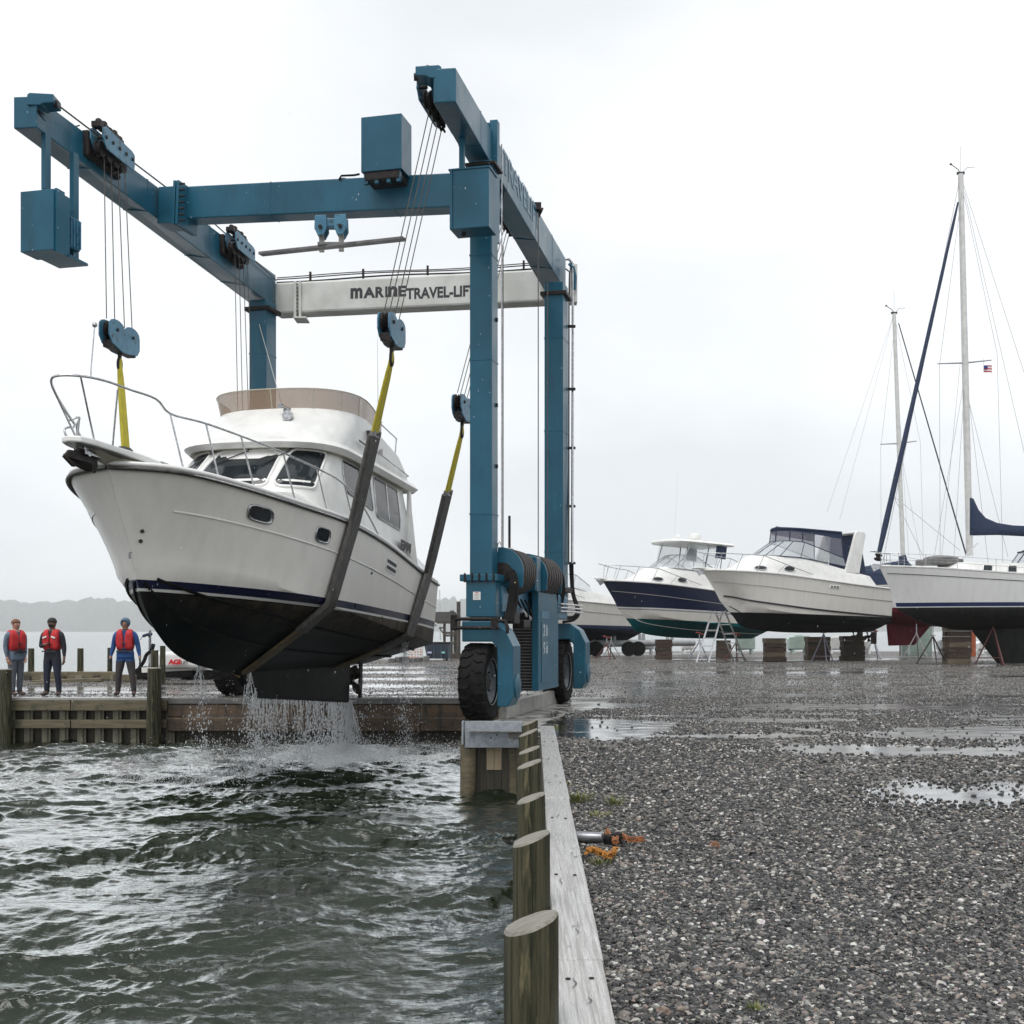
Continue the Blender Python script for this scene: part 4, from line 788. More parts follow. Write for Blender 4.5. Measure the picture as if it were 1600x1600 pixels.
# winches
ROPE = mk('spooled_wire_rope', (.035,.03,.03), (.09,.08,.075), .55, scale=9, stretch=(12,1,12), metal=.3, bump=.012, bscale=30)
for (t0, t1, wc, zc, rr_) in ((.55, 1.5, .18, 2.42, .40), (2.3, 3.6, .2, 2.42, .40)):
    for t_ in (t0, t1):
        m = M(); o = [lf(t_, wc-.38, 2.22), lf(t_, wc+.38, 2.22)]+[lf(t_, wc+.40*math.cos(a), zc+.05+.42*math.sin(a)) for a in np.linspace(0, math.pi, 14)]
        m.prism(o, uR*.05); m.build('winch_side_plate', BLUE, lift, bevel=.008)
    m = M(); n_ = 12; 
    for k in range(n_):
        ta = t0+.06+(t1-t0-.08)*k/n_; tb = ta+(t1-t0-.08)/n_*.9; r2_ = rr_*(.9+.06*(k % 2)); m.cyl(lf(ta, wc+.03, zc+.08), lf(tb, wc+.03, zc+.08), r2_, n=28)
    m.build('winch_drum', ROPE, lift, smooth=40)
    m = M(); p = lf(t0-.1, wc+.05, zc+.05); m.lathe([(.16,0),(.16,.1),(.2,.1)], p, uR, 18); m.build('drum_hub', DARK, lift)
m = M(); m.box(lf(2.0,.36,2.5), (.3,.35,.62), rot=rotR); m.build('winch_stand', BLUE, lift, bevel=.03)
m = M(); m.box(lf(3.75,.38,2.55), (.2,.16,.4), rot=rotR); m.build('valve_box', BLUE2, lift, bevel=.01)
m = M(); m.box(lf(1.7,.05,2.6), (.12,.12,.7), rot=rotR); m.build('valve_box', WBEAM, lift, bevel=.01)
# hoses
def hose(pts, r_=.025, mt=BLACK): 
    m = M(); P_ = [V(p) for p in pts]; out_ = []
    for i in range(len(P_)-1):
        p0 = P_[max(i-1,0)]; p1 = P_[i]; p2 = P_[i+1]; p3 = P_[min(i+2,len(P_)-1)]
        for k in range(6):
            t = k/6; out_.append(.5*((2*p1)+(p2-p0)*t+(2*p0-5*p1+4*p2-p3)*t*t+(3*p1-p0-3*p2+p3)*t*t*t))
    out_.append(P_[-1]); m.tube(out_, r_, 8); return m.build('hose', mt, lift, smooth=50)
for k in range(5):
    hose([lf(.5,.3+.03*k,2.5), lf(.3,.42+.03*k,2.3), lf(.2,.40+.035*k,1.9), lf(.0,.38+.03*k,1.65)], .017+.003*(k % 3))
hose([lf(.45,.42,2.35), lf(.35,.46,2.1), lf(.3,.5,2.3)], .03, mk('yellow_hose', (.5,.45,.2), rough=.5)); hose([at(836,890,22), at(850,884,22.5), at(866,900,23), at(870,930,23.2), at(868,965,23.5)], .03)
for k in range(4): hose([at(858,884,23.2), at(872+k*2,896,23.5), at(877+k*1.5,925,23.6), at(874+k,950,23.6)], .018)
for k in range(2): hose([at(894-k*3,880,26), at(896-k*2,925,26), at(905-k*4,955-k*4,25.6), at(897,968-k*5,25.4), at(880,972-k*6,25.2)], .03)
for k in range(3): hose([lf(1.2+.3*k,.3,2.05), lf(1.3+.3*k,.4,1.8), lf(1.6+.2*k,.36,1.62)], .02)
m = M(); m.cyl(lf(1.2,.36,1.85), lf(1.9,.36,1.72), .05, n=12); m.build('hydraulic_ram', STEEL, lift, smooth=40)
m = M(); m.box(lf(1.5,.32,1.62), (.2,.5,.14), rot=rotR); m.box(lf(.8,.3,1.72), (.22,.4,.2), rot=rotR); m.build('valve_block', DARK, lift, bevel=.02)
m = M(); m.tube([at(796,806,21.5), at(796,860,21.5)], .022, 8); m.build('exhaust_stack', DARK, lift)
m = M(); m.tube([at(777,862,20), at(778,850,20), at(781,846,20), at(783,852,20)], .01, 6); m.build('lifting_eye', STEEL, lift)

# seams and doubler plates along the top beams and legs
for BF, BR in ((RBF, RBR), (LBF, LBR)):
    for t in (.16, .36, .63, .82):
        c4 = [on_beam(BF, BR, t, k) for k in (1, 3, 2, 0)]; c5 = [on_beam(BF, BR, t+.0016, k) for k in (1, 3, 2, 0)]; cc = sum(c4, V((0,0,0)))/4; e = 1.018
        m = M(); m.hexa([cc+(p-cc)*e for p in (c4[0], c4[1])]+[cc+(p-cc)*e for p in (c5[1], c5[0])]+[cc+(p-cc)*e for p in (c4[3], c4[2])]+[cc+(p-cc)*e for p in (c5[2], c5[3])]); m.build('weld_seam', BLUE, lift)
for c_, w_, d_, zs_ in ((cN, wN, .40, (3.4, 5.9, 7.6)), (cF, wF, .55, (3.2, 5.8, 7.8)), (cL, wL, .55, (6.4, 7.9))):
    for z_ in zs_:
        m = M(); m.box((c_.x, c_.y, z_), (w_+.012, d_+.012, .022), rot=rotR); m.build('weld_seam', BLUE, lift)
m = M(); m.beam(cl+CB*1.7, cl+CB*1.712, .43, .612); m.build('weld_seam', BLUE, lift); m = M(); m.beam(cl+CB*4.1, cl+CB*4.112, .43, .612); m.build('weld_seam', BLUE, lift)
for z_ in (4.2, 5.2, 6.6): m = M(); p = cN+vR*(wN/2+.012)+uR*.08; m.box((p.x, p.y, z_), (.03,.05,.06), rot=rotR); m.build('cable_clip', DARK, lift)
# ================================================================== boats: hulls and shells
def crom(P, t):
    n = len(P)-1; x = min(max(t*n, 0), n-1e-9); i = int(x); u = x-i
    p0, p1, p2, p3 = P[max(i-1,0)], P[i], P[i+1], P[min(i+2,n)]
    return .5*((2*p1)+(p2-p0)*u+(2*p0-5*p1+4*p2-p3)*u*u+(3*p1-p0-3*p2+p3)*u**3)
class Hull:
    """keel [(x,h)], chine and sheer [(x,b,h)], stern to bow, in boat space: +x forward, +y port, z up from the waterline"""
    def __init__(s, keel, chine, sheer, flare=1.6, belly=0.0, bulge=0.0):
        s.k = [V((a, 0, h)) for a, h in keel]; s.c = [V(q) for q in chine]; s.s = [V(q) for q in sheer]; s.fl = flare; s.belly = belly; s.bulge = bulge
    def side(s, t, v, sg=1):       # chine (v=0) to sheer (v=1)
        a, b = crom(s.c, t), crom(s.s, t); w = 1+(s.fl-1)*max(0, (t-.45)/.55); f = v**w
        f2 = f+s.bulge*(1-max(0,(t-.5)*2))*math.sin(math.pi*v)
        return V((a.x+(b.x-a.x)*v**(1+.35*max(0,t-.6)), sg*max(0, a.y+(b.y-a.y)*f2), a.z+(b.z-a.z)*v))
    def bottom(s, t, v, sg=1):
        a, b = crom(s.k, t), crom(s.c, t); q = a.lerp(b, v); q.z -= s.belly*math.sin(math.pi*v)*(1-t*.6); q.y = sg*max(0, q.y if v else 0); return q
    def sheer(s, t, sg=1, dy=0, dz=0):
        q = crom(s.s, t); return V((q.x, sg*max(0, q.y+dy), q.z+dz))
    def mesh(s, m, n=56, nb=5, ns=12):
        ts = [1-(1-i/n)**1.25 for i in range(n+1)]
        for sg in (1, -1):
            rings = [[s.bottom(t, j/nb, sg) for j in range(nb+1)]+[s.side(t, j/ns, sg) for j in range(1, ns+1)] for t in ts]
            m.loft(rings, closed=False)
        tr = [s.bottom(0, j/nb, 1) for j in range(nb+1)]+[s.side(0, j/ns, 1) for j in range(1, ns+1)]; tl = [V((p.x, -p.y, p.z)) for p in tr]
        m.loft([tr, tl], closed=False); return m
    def deck(s, m, t0=0, t1=1, n=36, dz=-.02, camber=.07, inset=.01):
        rings = []
        for i in range(n+1):
            t = t0+(t1-t0)*i/n; q = crom(s.s, t); b = max(0, q.y-inset); rings.append([V((q.x, b*k/4, q.z+dz+camber*(1-(k/4)**2)*min(1, b))) for k in range(-4, 5)])
        m.loft(rings, closed=False); return m
def weld(m):
    bm_ = bmesh.new(); vs = [bm_.verts.new(v) for v in m.v]
    for f, k in zip(m.f, m.m):
        try: g = bm_.faces.new([vs[i] for i in f]); g.material_index = k
        except ValueError: pass
    bmesh.ops.remove_doubles(bm_, verts=bm_.verts, dist=.0005); bmesh.ops.dissolve_degenerate(bm_, dist=.0003, edges=bm_.edges)
    bm_.verts.index_update(); m.v = [tuple(v.co) for v in bm_.verts]; m.f = [tuple(v.index for v in f.verts) for f in bm_.faces]; m.m = [f.material_index for f in bm_.faces]; bm_.free(); return m
def hull_paint(name, bands, rough=.22, gel=(.84,.81,.76), grime=True, tilt=0.0, scum=False):
    """bands: [(z_top, colour)] from below; above the last one, gelcoat"""
    m = bpy.data.materials.new(name); m.use_nodes = True; t = m.node_tree; n = t.nodes; l = t.links; b = n['Principled BSDF']
    tc_ = n.new('ShaderNodeTexCoord'); sp = n.new('ShaderNodeSeparateXYZ'); l.new(tc_.outputs['Object'], sp.inputs[0])
    zz = sp.outputs[2]
    if tilt:
        mu = n.new('ShaderNodeMath'); mu.operation = 'MULTIPLY_ADD'; mu.inputs[1].default_value = -tilt; l.new(sp.outputs[0], mu.inputs[0]); l.new(zz, mu.inputs[2]); zz = mu.outputs[0]
    r_ = n.new('ShaderNodeMapRange'); r_.inputs[1].default_value = -2; r_.inputs[2].default_value = 3; l.new(zz, r_.inputs[0])
    cr = n.new('ShaderNodeValToRGB'); cr.color_ramp.interpolation = 'CONSTANT'; e_ = cr.color_ramp.elements
    cols = [(-2, bands[0][1])]+[(bands[i][0], bands[i+1][1] if i+1 < len(bands) else gel) for i in range(len(bands))]
    while len(e_) < len(cols): e_.new(.5)
    for q, (z, c) in zip(e_, cols): q.position = (z+2)/5; q.color = (*c, 1)
    l.new(r_.outputs[0], cr.inputs[0])
    z_ = n.new('ShaderNodeTexNoise'); mp_ = n.new('ShaderNodeMapping'); mp_.inputs['Scale'].default_value = (3,3,.5); z_.inputs['Scale'].default_value = 1.5; z_.inputs['Detail'].default_value = 8; z_.inputs['Roughness'].default_value = .65
    l.new(tc_.outputs['Object'], mp_.inputs[0]); l.new(mp_.outputs[0], z_.inputs['Vector'])
    g = n.new('ShaderNodeMapRange'); g.inputs[1].default_value = .4; g.inputs[2].default_value = .75; g.inputs[3].default_value = 1.0; g.inputs[4].default_value = .9; l.new(z_.outputs[0], g.inputs[0])
    mx_ = n.new('ShaderNodeMix'); mx_.data_type = 'RGBA'; mx_.blend_type = 'MULTIPLY'; mx_.inputs[0].default_value = 1; l.new(cr.outputs[0], mx_.inputs[6]); l.new(g.outputs[0], mx_.inputs[7])
    last = mx_.outputs[2]
    # slime and wear on the bottom paint
    wl = bands[0][0]; lt = n.new('ShaderNodeMath'); lt.operation = 'LESS_THAN'; lt.inputs[1].default_value = wl; l.new(zz, lt.inputs[0])
    z2 = n.new('ShaderNodeTexNoise'); z2.inputs['Scale'].default_value = 1.1; z2.inputs['Detail'].default_value = 10; z2.inputs['Roughness'].default_value = .75; l.new(mp_.outputs[0], z2.inputs['Vector'])
    g2 = n.new('ShaderNodeMapRange'); g2.inputs[1].default_value = .48; g2.inputs[2].default_value = .68; l.new(z2.outputs[0], g2.inputs[0])
    ml = n.new('ShaderNodeMath'); ml.operation = 'MULTIPLY'; l.new(lt.outputs[0], ml.inputs[0]); l.new(g2.outputs[0], ml.inputs[1])
    m2 = n.new('ShaderNodeMix'); m2.data_type = 'RGBA'; l.new(ml.outputs[0], m2.inputs[0]); l.new(last, m2.inputs[6]); c0 = bands[0][1]; m2.inputs[7].default_value = (c0[0]*1.3+.006, c0[1]*1.3+.005, c0[2]*1.2+.003, 1); last = m2.outputs[2]
    if scum:
        bnd = n.new('ShaderNodeMapRange'); bnd.inputs[1].default_value = wl-.42; bnd.inputs[2].default_value = wl-.02; l.new(zz, bnd.inputs[0]); zn = n.new('ShaderNodeTexNoise'); zn.inputs['Scale'].default_value = 2.2; zn.inputs['Detail'].default_value = 9; zn.inputs['Roughness'].default_value = .7; l.new(mp_.outputs[0], zn.inputs['Vector'])
        gx = n.new('ShaderNodeMapRange'); gx.inputs[1].default_value = 0; gx.inputs[2].default_value = 4.0; gx.inputs[3].default_value = 1; gx.inputs[4].default_value = .12; l.new(sp.outputs[0], gx.inputs[0])
        k1 = n.new('ShaderNodeMath'); k1.operation = 'MULTIPLY'; l.new(bnd.outputs[0], k1.inputs[0]); l.new(gx.outputs[0], k1.inputs[1]); k2 = n.new('ShaderNodeMath'); k2.operation = 'MULTIPLY'; l.new(k1.outputs[0], k2.inputs[0]); l.new(lt.outputs[0], k2.inputs[1])
        z3 = n.new('ShaderNodeMapRange'); z3.inputs[1].default_value = .3; z3.inputs[2].default_value = .6; l.new(zn.outputs[0], z3.inputs[0]); k3 = n.new('ShaderNodeMath'); k3.operation = 'MULTIPLY'; l.new(k2.outputs[0], k3.inputs[0]); l.new(z3.outputs[0], k3.inputs[1])
        m3 = n.new('ShaderNodeMix'); m3.data_type = 'RGBA'; l.new(k3.outputs[0], m3.inputs[0]); l.new(last, m3.inputs[6]); m3.inputs[7].default_value = (.10,.078,.055,1); last = m3.outputs[2]
    l.new(last, b.inputs['Base Color'])
    rr = n.new('ShaderNodeMapRange'); rr.inputs[3].default_value = rough; rr.inputs[4].default_value = .5; l.new(lt.outputs[0], rr.inputs[0]); l.new(rr.outputs[0], b.inputs['Roughness']); b.inputs['Coat Weight'].default_value = .03; b.inputs['Coat Roughness'].default_value = .1; si = n.new('ShaderNodeMapRange'); si.inputs[3].default_value = .5; si.inputs[4].default_value = .08; l.new(lt.outputs[0], si.inputs[0]); l.new(si.outputs[0], b.inputs['Specular IOR Level'])
    return m
def plan(xa, xc, xf, b, z, n=9, p=2.4, zf=None, zc=None):
    """round-fronted plan outline, port aft -> bow -> starboard aft"""
    o = []
    for k in range(5): u = k/5; o.append(V((xa+(xc-xa)*u, b, z+((zc or z)-z)*u)))
    for k in range(n*2+1):
        a = math.pi/2*(1-k/n); y = math.copysign(abs(math.sin(a))**(2/p), math.sin(a))*b; xx = xc+(xf-xc)*abs(math.cos(a))**(2/p)
        o.append(V((xx, y, (zc or z)+((zf or zc or z)-(zc or z))*abs(math.cos(a)))))
    for k in range(1, 6): u = k/5; o.append(V((xc+(xa-xc)*u, -b, (zc or z)+(z-(zc or z))*u)))
    return o
class Shell:
    def __init__(s, *rings): s.r = rings; s.n = len(rings[0])
    def P(s, t, v):
        x = min(max(t, 0), 1-1e-9)*(s.n-1); i = int(x); u = x-i; y = min(max(v, 0), 1-1e-9)*(len(s.r)-1); j = int(y); w = y-j
        g = lambda a: s.r[a][i].lerp(s.r[a][min(i+1, s.n-1)], u)
        return g(j).lerp(g(min(j+1, len(s.r)-1)), w)
    def N(s, t, v):
        e_ = .004; a = s.P(t+e_, v)-s.P(t-e_, v); b = s.P(t, v+.02)-s.P(t, v-.02); n_ = b.cross(a)
        if n_.length < 1e-9: return V((0,0,1))
        n_.normalize(); return n_
    def mesh(s, m, cap=True, aft=True):
        m.loft(list(s.r), closed=False)
        if aft: m.loft([[r_[0] for r_ in s.r], [r_[-1] for r_ in s.r]], closed=False)
        if cap:
            top = s.r[-1]; k = len(top); half = k//2; c = [top[i].lerp(top[k-1-i], .5)+V((0,0,.03)) for i in range(half+1)]
            m.loft([top[:half+1], c], closed=False); m.loft([c, [top[k-1-i] for i in range(half+1)]], closed=False)
        return m
    def tx(s, x, port=True, v=.5):        # parameter on the port (or starboard) side where the shell reaches x
        best = min(((abs(s.P(t, v).x-x), t) for t in np.linspace(0, .5, 200)), key=lambda q: q[0])[1]; return best if port else 1-best
    def window(s, parent, quad, glass, frame_mt, fr=.018, off=.006, n=10, r_=.12, name='window'):
        """quad: (t,v) corners; rounded corners, glass patch and frame tube"""
        (a, b, c, d) = [np.array(q, float) for q in quad]
        def uv(x, y): q = (a*(1-x)+b*x)*(1-y)+(d*(1-x)+c*x)*y; return q
        sg = None; rim = []
        def edge(x0, y0, x1, y1, k): 
            for i in range(k): u = i/k; rim.append((x0+(x1-x0)*u, y0+(y1-y0)*u))
        cr = r_
        def arc(cx, cy, a0):
            for i in range(4): an = a0+math.pi/2*i/4; rim.append((cx+cr*math.cos(an), cy+cr*math.sin(an)))
        edge(cr, 0, 1-cr, 0, n); arc(1-cr, cr, -math.pi/2); edge(1, cr, 1, 1-cr, 4); arc(1-cr, 1-cr, 0); edge(1-cr, 1, cr, 1, n); arc(cr, 1-cr, math.pi/2); edge(0, 1-cr, 0, cr, 4); arc(cr, cr, math.pi)
        def pt(x, y, o): q = uv(x, y); nn = s.N(*q); p = s.P(*q); 
        cen = s.P(*uv(.5,.5)); base = (sum((p for p in s.r[0]), V((0,0,0)))/len(s.r[0])); base.x = cen.x*.75+base.x*.25
        def pos(x, y, o):
            q = uv(x, y); nn = s.N(*q); p = s.P(*q)
            if nn.dot(V((p.x-base.x, p.y-base.y, 0))) < 0: nn = -nn
            return p+nn*o
        R_ = [pos(x, y, off) for x, y in rim]; m = M(); rings = []
        for k in range(6):
            f_ = k/5; rings.append([pos(.5+(x-.5)*f_, .5+(y-.5)*f_, off) for x, y in rim])
        m.loft(rings, closed=True); weld(m); g = m.build(name, glass, parent, world=False, smooth=50)
        m = M(); m.tube(R_, fr, 6, closed=True); m.build('window_frame', frame_mt, g, world=False, smooth=50); return g
def rail(parent, pts, r_, mt=STEEL, name='rail', n=8): m = M(); m.tube(pts, r_, n); return m.build(name, mt, parent, world=False, smooth=60)
def smooth_path(P, k=6):
    P = [V(p) for p in P]; o = []
    for i in range(len(P)-1):
        for j in range(k):
            t = j/k; p0, p1, p2, p3 = P[max(i-1,0)], P[i], P[i+1], P[min(i+2,len(P)-1)]
            o.append(.5*((2*p1)+(p2-p0)*t+(2*p0-5*p1+4*p2-p3)*t*t+(3*p1-p0-3*p2+p3)*t**3))
    return o+[P[-1]]
def boat_root(name, label, cat, stern, bow, xs, xb, group=None, at_bow=True):
    """stern / bow: world points of the waterline at boat x = xs / xb"""
    d = (bow-stern); Ld = d.length; d.normalize(); c = bow-d*xb if at_bow else stern+d*(-xs); yaw = math.atan2(d.y, d.x); pitch = -math.asin(d.z)
    o = thing(name, label, cat, c, group, (0, pitch, yaw)); return o
def world_of(o, p):
    return Matrix.Translation(o.location)@o.rotation_euler.to_matrix().to_4x4()@V(p)
def to_local(o, p):
    return (Matrix.Translation(o.location)@o.rotation_euler.to_matrix().to_4x4()).inverted()@V(p)

# ------------------------------------------------------------------ the boat in the slings
TINT = bpy.data.materials.new('smoked_acrylic'); TINT.use_nodes = True; _b = TINT.node_tree.nodes['Principled BSDF']; _b.inputs['Base Color'].default_value = (.36,.25,.17,1); _b.inputs['Roughness'].default_value = .12; _b.inputs['Alpha'].default_value = .58
CLEAR = bpy.data.materials.new('clear_screen'); CLEAR.use_nodes = True; _b = CLEAR.node_tree.nodes['Principled BSDF']; _b.inputs['Base Color'].default_value = (.55,.6,.62,1); _b.inputs['Roughness'].default_value = .06; _b.inputs['Alpha'].default_value = .38
ANTI = mk('bottom_paint_black', (.005,.006,.007), (.010,.010,.010), .5, spec=.1, scale=3, stretch=(2,2,.5), c3=(.035,.03,.024), s3=3)
RUB = mk('black_rub_rail', (.03,.028,.027), (.07,.065,.06), .45, scale=10)
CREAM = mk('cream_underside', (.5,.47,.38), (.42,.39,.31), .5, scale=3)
lb_s = V((-3.15, 26.3, 1.65)); lb_b = V((-5.44, 16.1, 2.22))
yacht = boat_root('sport_cruiser', 'white flybridge motor yacht hanging in the blue hoist slings, dripping water', 'motor yacht', lb_s, lb_b, -5.2, 5.2, at_bow=False)
hy = Hull([(-5.2,-.85),(-3.7,-.95),(-1.3,-1.1),(.6,-1.19),(2.2,-1.13),(3.3,-.92),(4.05,-.42),(4.45,.2)],
          [(-5.2,1.5,-.42),(-3.7,1.6,-.35),(-1.3,1.62,-.22),(.6,1.55,-.08),(2.2,1.33,.08),(3.3,.92,.17),(4.05,.47,.2),(4.45,0,.2)],
          [(-5.2,1.6,.87),(-3.7,1.75,.93),(-1.3,1.8,1.21),(.8,1.8,1.34),(2.5,1.66,1.36),(3.9,1.30,1.43),(4.8,.80,1.49),(5.2,0,1.51)], flare=1.9)
HP = hull_paint('yacht_hull_paint', [(-.12,(.004,.006,.007)),(-.085,(.66,.66,.63)),(.05,(.008,.010,.04))], tilt=0, scum=True)
m = weld(hy.mesh(M())); m.build('hull', HP, yacht, world=False, smooth=32)
m = weld(hy.deck(M())); m.build('deck', TRIMW, yacht, world=False, smooth=40)
NT = 46
for sg in (1, -1):
    m = M(); m.tube([hy.sheer(t, sg, .012, -.035) for t in np.linspace(0, 1, NT)], .03, 8); m.build('rub_rail', RUB, yacht, world=False, smooth=60)
    m = M(); m.tube([hy.sheer(t, sg, .032, -.035) for t in np.linspace(0, 1, NT)], .014, 6); m.build('rub_strip', STEEL, yacht, world=False, smooth=60)
    m = M(); m.tube([hy.sheer(t, sg, -.03, .03) for t in np.linspace(0, 1, NT)], [.035]*NT, 8); m.build('toe_rail', TRIMW, yacht, world=False, smooth=60)
    m = M(); m.tube([hy.side(t, .60, sg)+V((0,sg*.004,0)) for t in np.linspace(0.0, .86, 40)], .013, 6); m.build('hull_moulding', GEL, yacht, world=False, smooth=60)
    for v_, t1 in ((.38,.93),(.72,.9)):
        m = M(); m.tube([hy.bottom(t, v_, sg)+V((0,0,-.012)) for t in np.linspace(0, t1, 36)], .026, 4); m.build('spray_rail', ANTI, yacht, world=False)
m = M(); m.tube([hy.side(1, v, 1)+V((.004,0,0)) for v in np.linspace(0, .98, 14)], .012, 6); m.build('stem_band', GEL, yacht, world=False, smooth=50)
# bow eye and thruster-like recess
m = M(); p = hy.side(1, .12); m.tube([p+V((.0,0,.06)), p+V((.07,0,.03)), p+V((.05,0,-.04))], .016, 6); m.build('bow_eye', STEEL, yacht, world=False)
# portlights, vents, outlets on both sides
def side_frame(t, v, sg, e_=.004):
    p = hy.side(t, v, sg); a = (hy.side(t+e_, v, sg)-hy.side(t-e_, v, sg)).normalized(); b = (hy.side(t, v+.02, sg)-hy.side(t, v-.02, sg)).normalized(); n_ = a.cross(b).normalized()
    if n_.y*sg < 0: n_ = -n_
    return p, a, b, n_
def oval(c, a, b, w_, h_, k=20, p=3.5):
    return [c+a*(w_/2*math.copysign(abs(math.cos(x))**(2/p), math.cos(x)))+b*(h_/2*math.copysign(abs(math.sin(x))**(2/p), math.sin(x))) for x in np.linspace(0, 2*math.pi, k+1)[:-1]]
def port(parent, fr_, w_, h_, name='portlight'):
    p, a, b, n_ = fr_; m = M(); m.prism(oval(p-n_*.02, a, b, w_*.86, h_*.82), n_*.026); g = m.build(name, GLASSD, parent, world=False)
    m = M(); m.tube(oval(p+n_*.006, a, b, w_, h_), .02, 8, closed=True); m.build('portlight_rim', STEEL, g, world=False, smooth=60); return g
def t_at_px(root, hull, px, v, sg=1):
    lo, hi = 0, 1
    best = min(((abs((lambda w: HX+F*w.x/w.y)(world_of(root, hull.side(t, v, sg)))-px), t) for t in np.linspace(0, 1, 300)), key=lambda q: q[0]); return best[1]
for sg in (1, -1):
    port(yacht, side_frame(t_at_px(yacht, hy, 408, .78), .76, sg), .52, .23); port(yacht, side_frame(t_at_px(yacht, hy, 505, .74), .74, sg), .46, .23)
    tv = t_at_px(yacht, hy, 612, .78); p, a, b, n_ = side_frame(tv, .76, sg)
    m = M(); m.prism(oval(p+n_*.004, a, b, .62, .24, 24, 7), n_*.008); vt = m.build('engine_vent', TRIMW, yacht, world=False)
    for k in (-1, 1):
        m = M(); m.prism(oval(p+n_*.013+b*(k*.055), a, b, .54, .065, 16, 7), n_*.003); m.build('vent_slot', BLACKP, vt, world=False)
for px, v in ((518,.05),(556,.10),(596,.08),(222,.38),(219,.28),(580,.55)):
    p, a, b, n_ = side_frame(t_at_px(yacht, hy, px, v), v, 1); m = M(); m.lathe([(.028,0),(.028,.012),(.017,.014),(.0,.006)], p, n_, 12); m.build('skin_fitting', BLACKP, yacht, world=False)
# foredeck trunk, wheelhouse, brow, flybridge
dk = 1.26
tr_ = Shell(plan(-3.9, 2.2, 4.1, 1.42, dk), plan(-3.9, 2.2, 3.9, 1.38, dk+.24, zc=dk+.30, zf=dk+.14), plan(-3.9, 1.9, 3.4, 1.30, dk+.34, zc=dk+.38, zf=dk+.18))
m = weld(tr_.mesh(M())); m.build('cabin_trunk', TRIMW, yacht, world=False, smooth=35)
wh_ = Shell(plan(-3.7, .55, 1.75, 1.42, 1.28, p=2.9), plan(-3.68, .45, 1.55, 1.40, 1.95, p=2.9), plan(-3.5, -.35, .72, 1.30, 2.66, p=2.9))
m = weld(wh_.mesh(M())); m.build('wheelhouse', TRIMW, yacht, world=False, smooth=35)
def side_win(x0, x1, vb0, vb1, vt0, vt1, nm='side_window', r_=.06):
    for port_ in (True, False):
        g = lambda x, v: (wh_.tx(x, port_, v), v)
        wh_.window(yacht, [g(x1, vb1), g(x0, vb0), g(x0-.0, vt0), g(x1, vt1)] if port_ else [g(x1, vb1), g(x0, vb0), g(x0, vt0), g(x1, vt1)], GLASSD, STEEL, fr=.016, name=nm, r_=r_)
side_win(-.12, -1.5, .53, .44, .93, .93); side_win(-1.7, -3.1, .38, .33, .92, .90)
mid = .5
for c, hw in ((.5,.070),(.5-.158,.072),(.5+.158,.072)):
    wh_.window(yacht, [(c-hw, .42), (c+hw, .42), (c+hw*.93, .95), (c-hw*.93, .95)], GLASSD, TRIMW, fr=.024, name='windscreen_pane', r_=.14)
for x_ in (-.9, -2.4):
    for port_ in (True, False):
        a = wh_.P(wh_.tx(x_, port_, .5), .5); b_ = wh_.P(wh_.tx(x_, port_, .9), .91); o_ = V((0,.012 if port_ else -.012,0)); m = M(); m.beam(a+o_+V((0,0,-.12)), b_+o_, .02, .035, up=(1,0,0)); m.build('window_mullion', STEEL, yacht, world=False)
br = Shell(plan(-3.95, -.3, .95, 1.42, 2.60, p=2.9), plan(-3.98, -.25, 1.05, 1.50, 2.68, p=2.9), plan(-3.95, -.3, .92, 1.42, 2.78, p=2.9))
m = weld(br.mesh(M(), cap=True)); m.loft([list(br.r[0]), list(wh_.r[-1])], closed=False); weld(m); m.build('brow', TRIMW, yacht, world=False, smooth=30)
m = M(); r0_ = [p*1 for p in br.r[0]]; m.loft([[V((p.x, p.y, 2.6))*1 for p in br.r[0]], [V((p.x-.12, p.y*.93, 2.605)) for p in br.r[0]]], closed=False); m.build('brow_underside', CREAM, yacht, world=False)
def fplan(xa, xc, xf, b, z, za): 
    q = plan(xa, xc, xf, b, za, zc=z, p=2.7); return q
fb = Shell(fplan(-3.75, -.35, .82, 1.36, 2.76, 2.76), fplan(-3.5, -.85, .3, 1.37, 3.2, 2.95), fplan(-3.1, -1.2, -.05, 1.35, 3.50, 3.2))
m = M(); m.loft(list(fb.r), closed=False); inner = [[V((p.x-.07*(1 if p.x > -1 else 0), p.y*.93, p.z)) for p in r_] for r_ in fb.r]; m.loft(inner, closed=False); m.loft([fb.r[-1], inner[-1]], closed=False)
m.loft([fb.r[0], inner[0]], closed=False); m.loft([[r_[0] for r_ in fb.r], [r_[0] for r_ in inner]], closed=False); m.loft([[r_[-1] for r_ in fb.r], [r_[-1] for r_ in inner]], closed=False)
weld(m).build('flybridge_coaming', TRIMW, yacht, world=False, smooth=38)
m = M(); m.box((-2.2,0,2.95), (.7,1.5,.5)); m.box((-1.3,-.4,3.0), (.4,.9,.7)); m.build('flybridge_seat', TRIMW, yacht, world=False, bevel=.06)
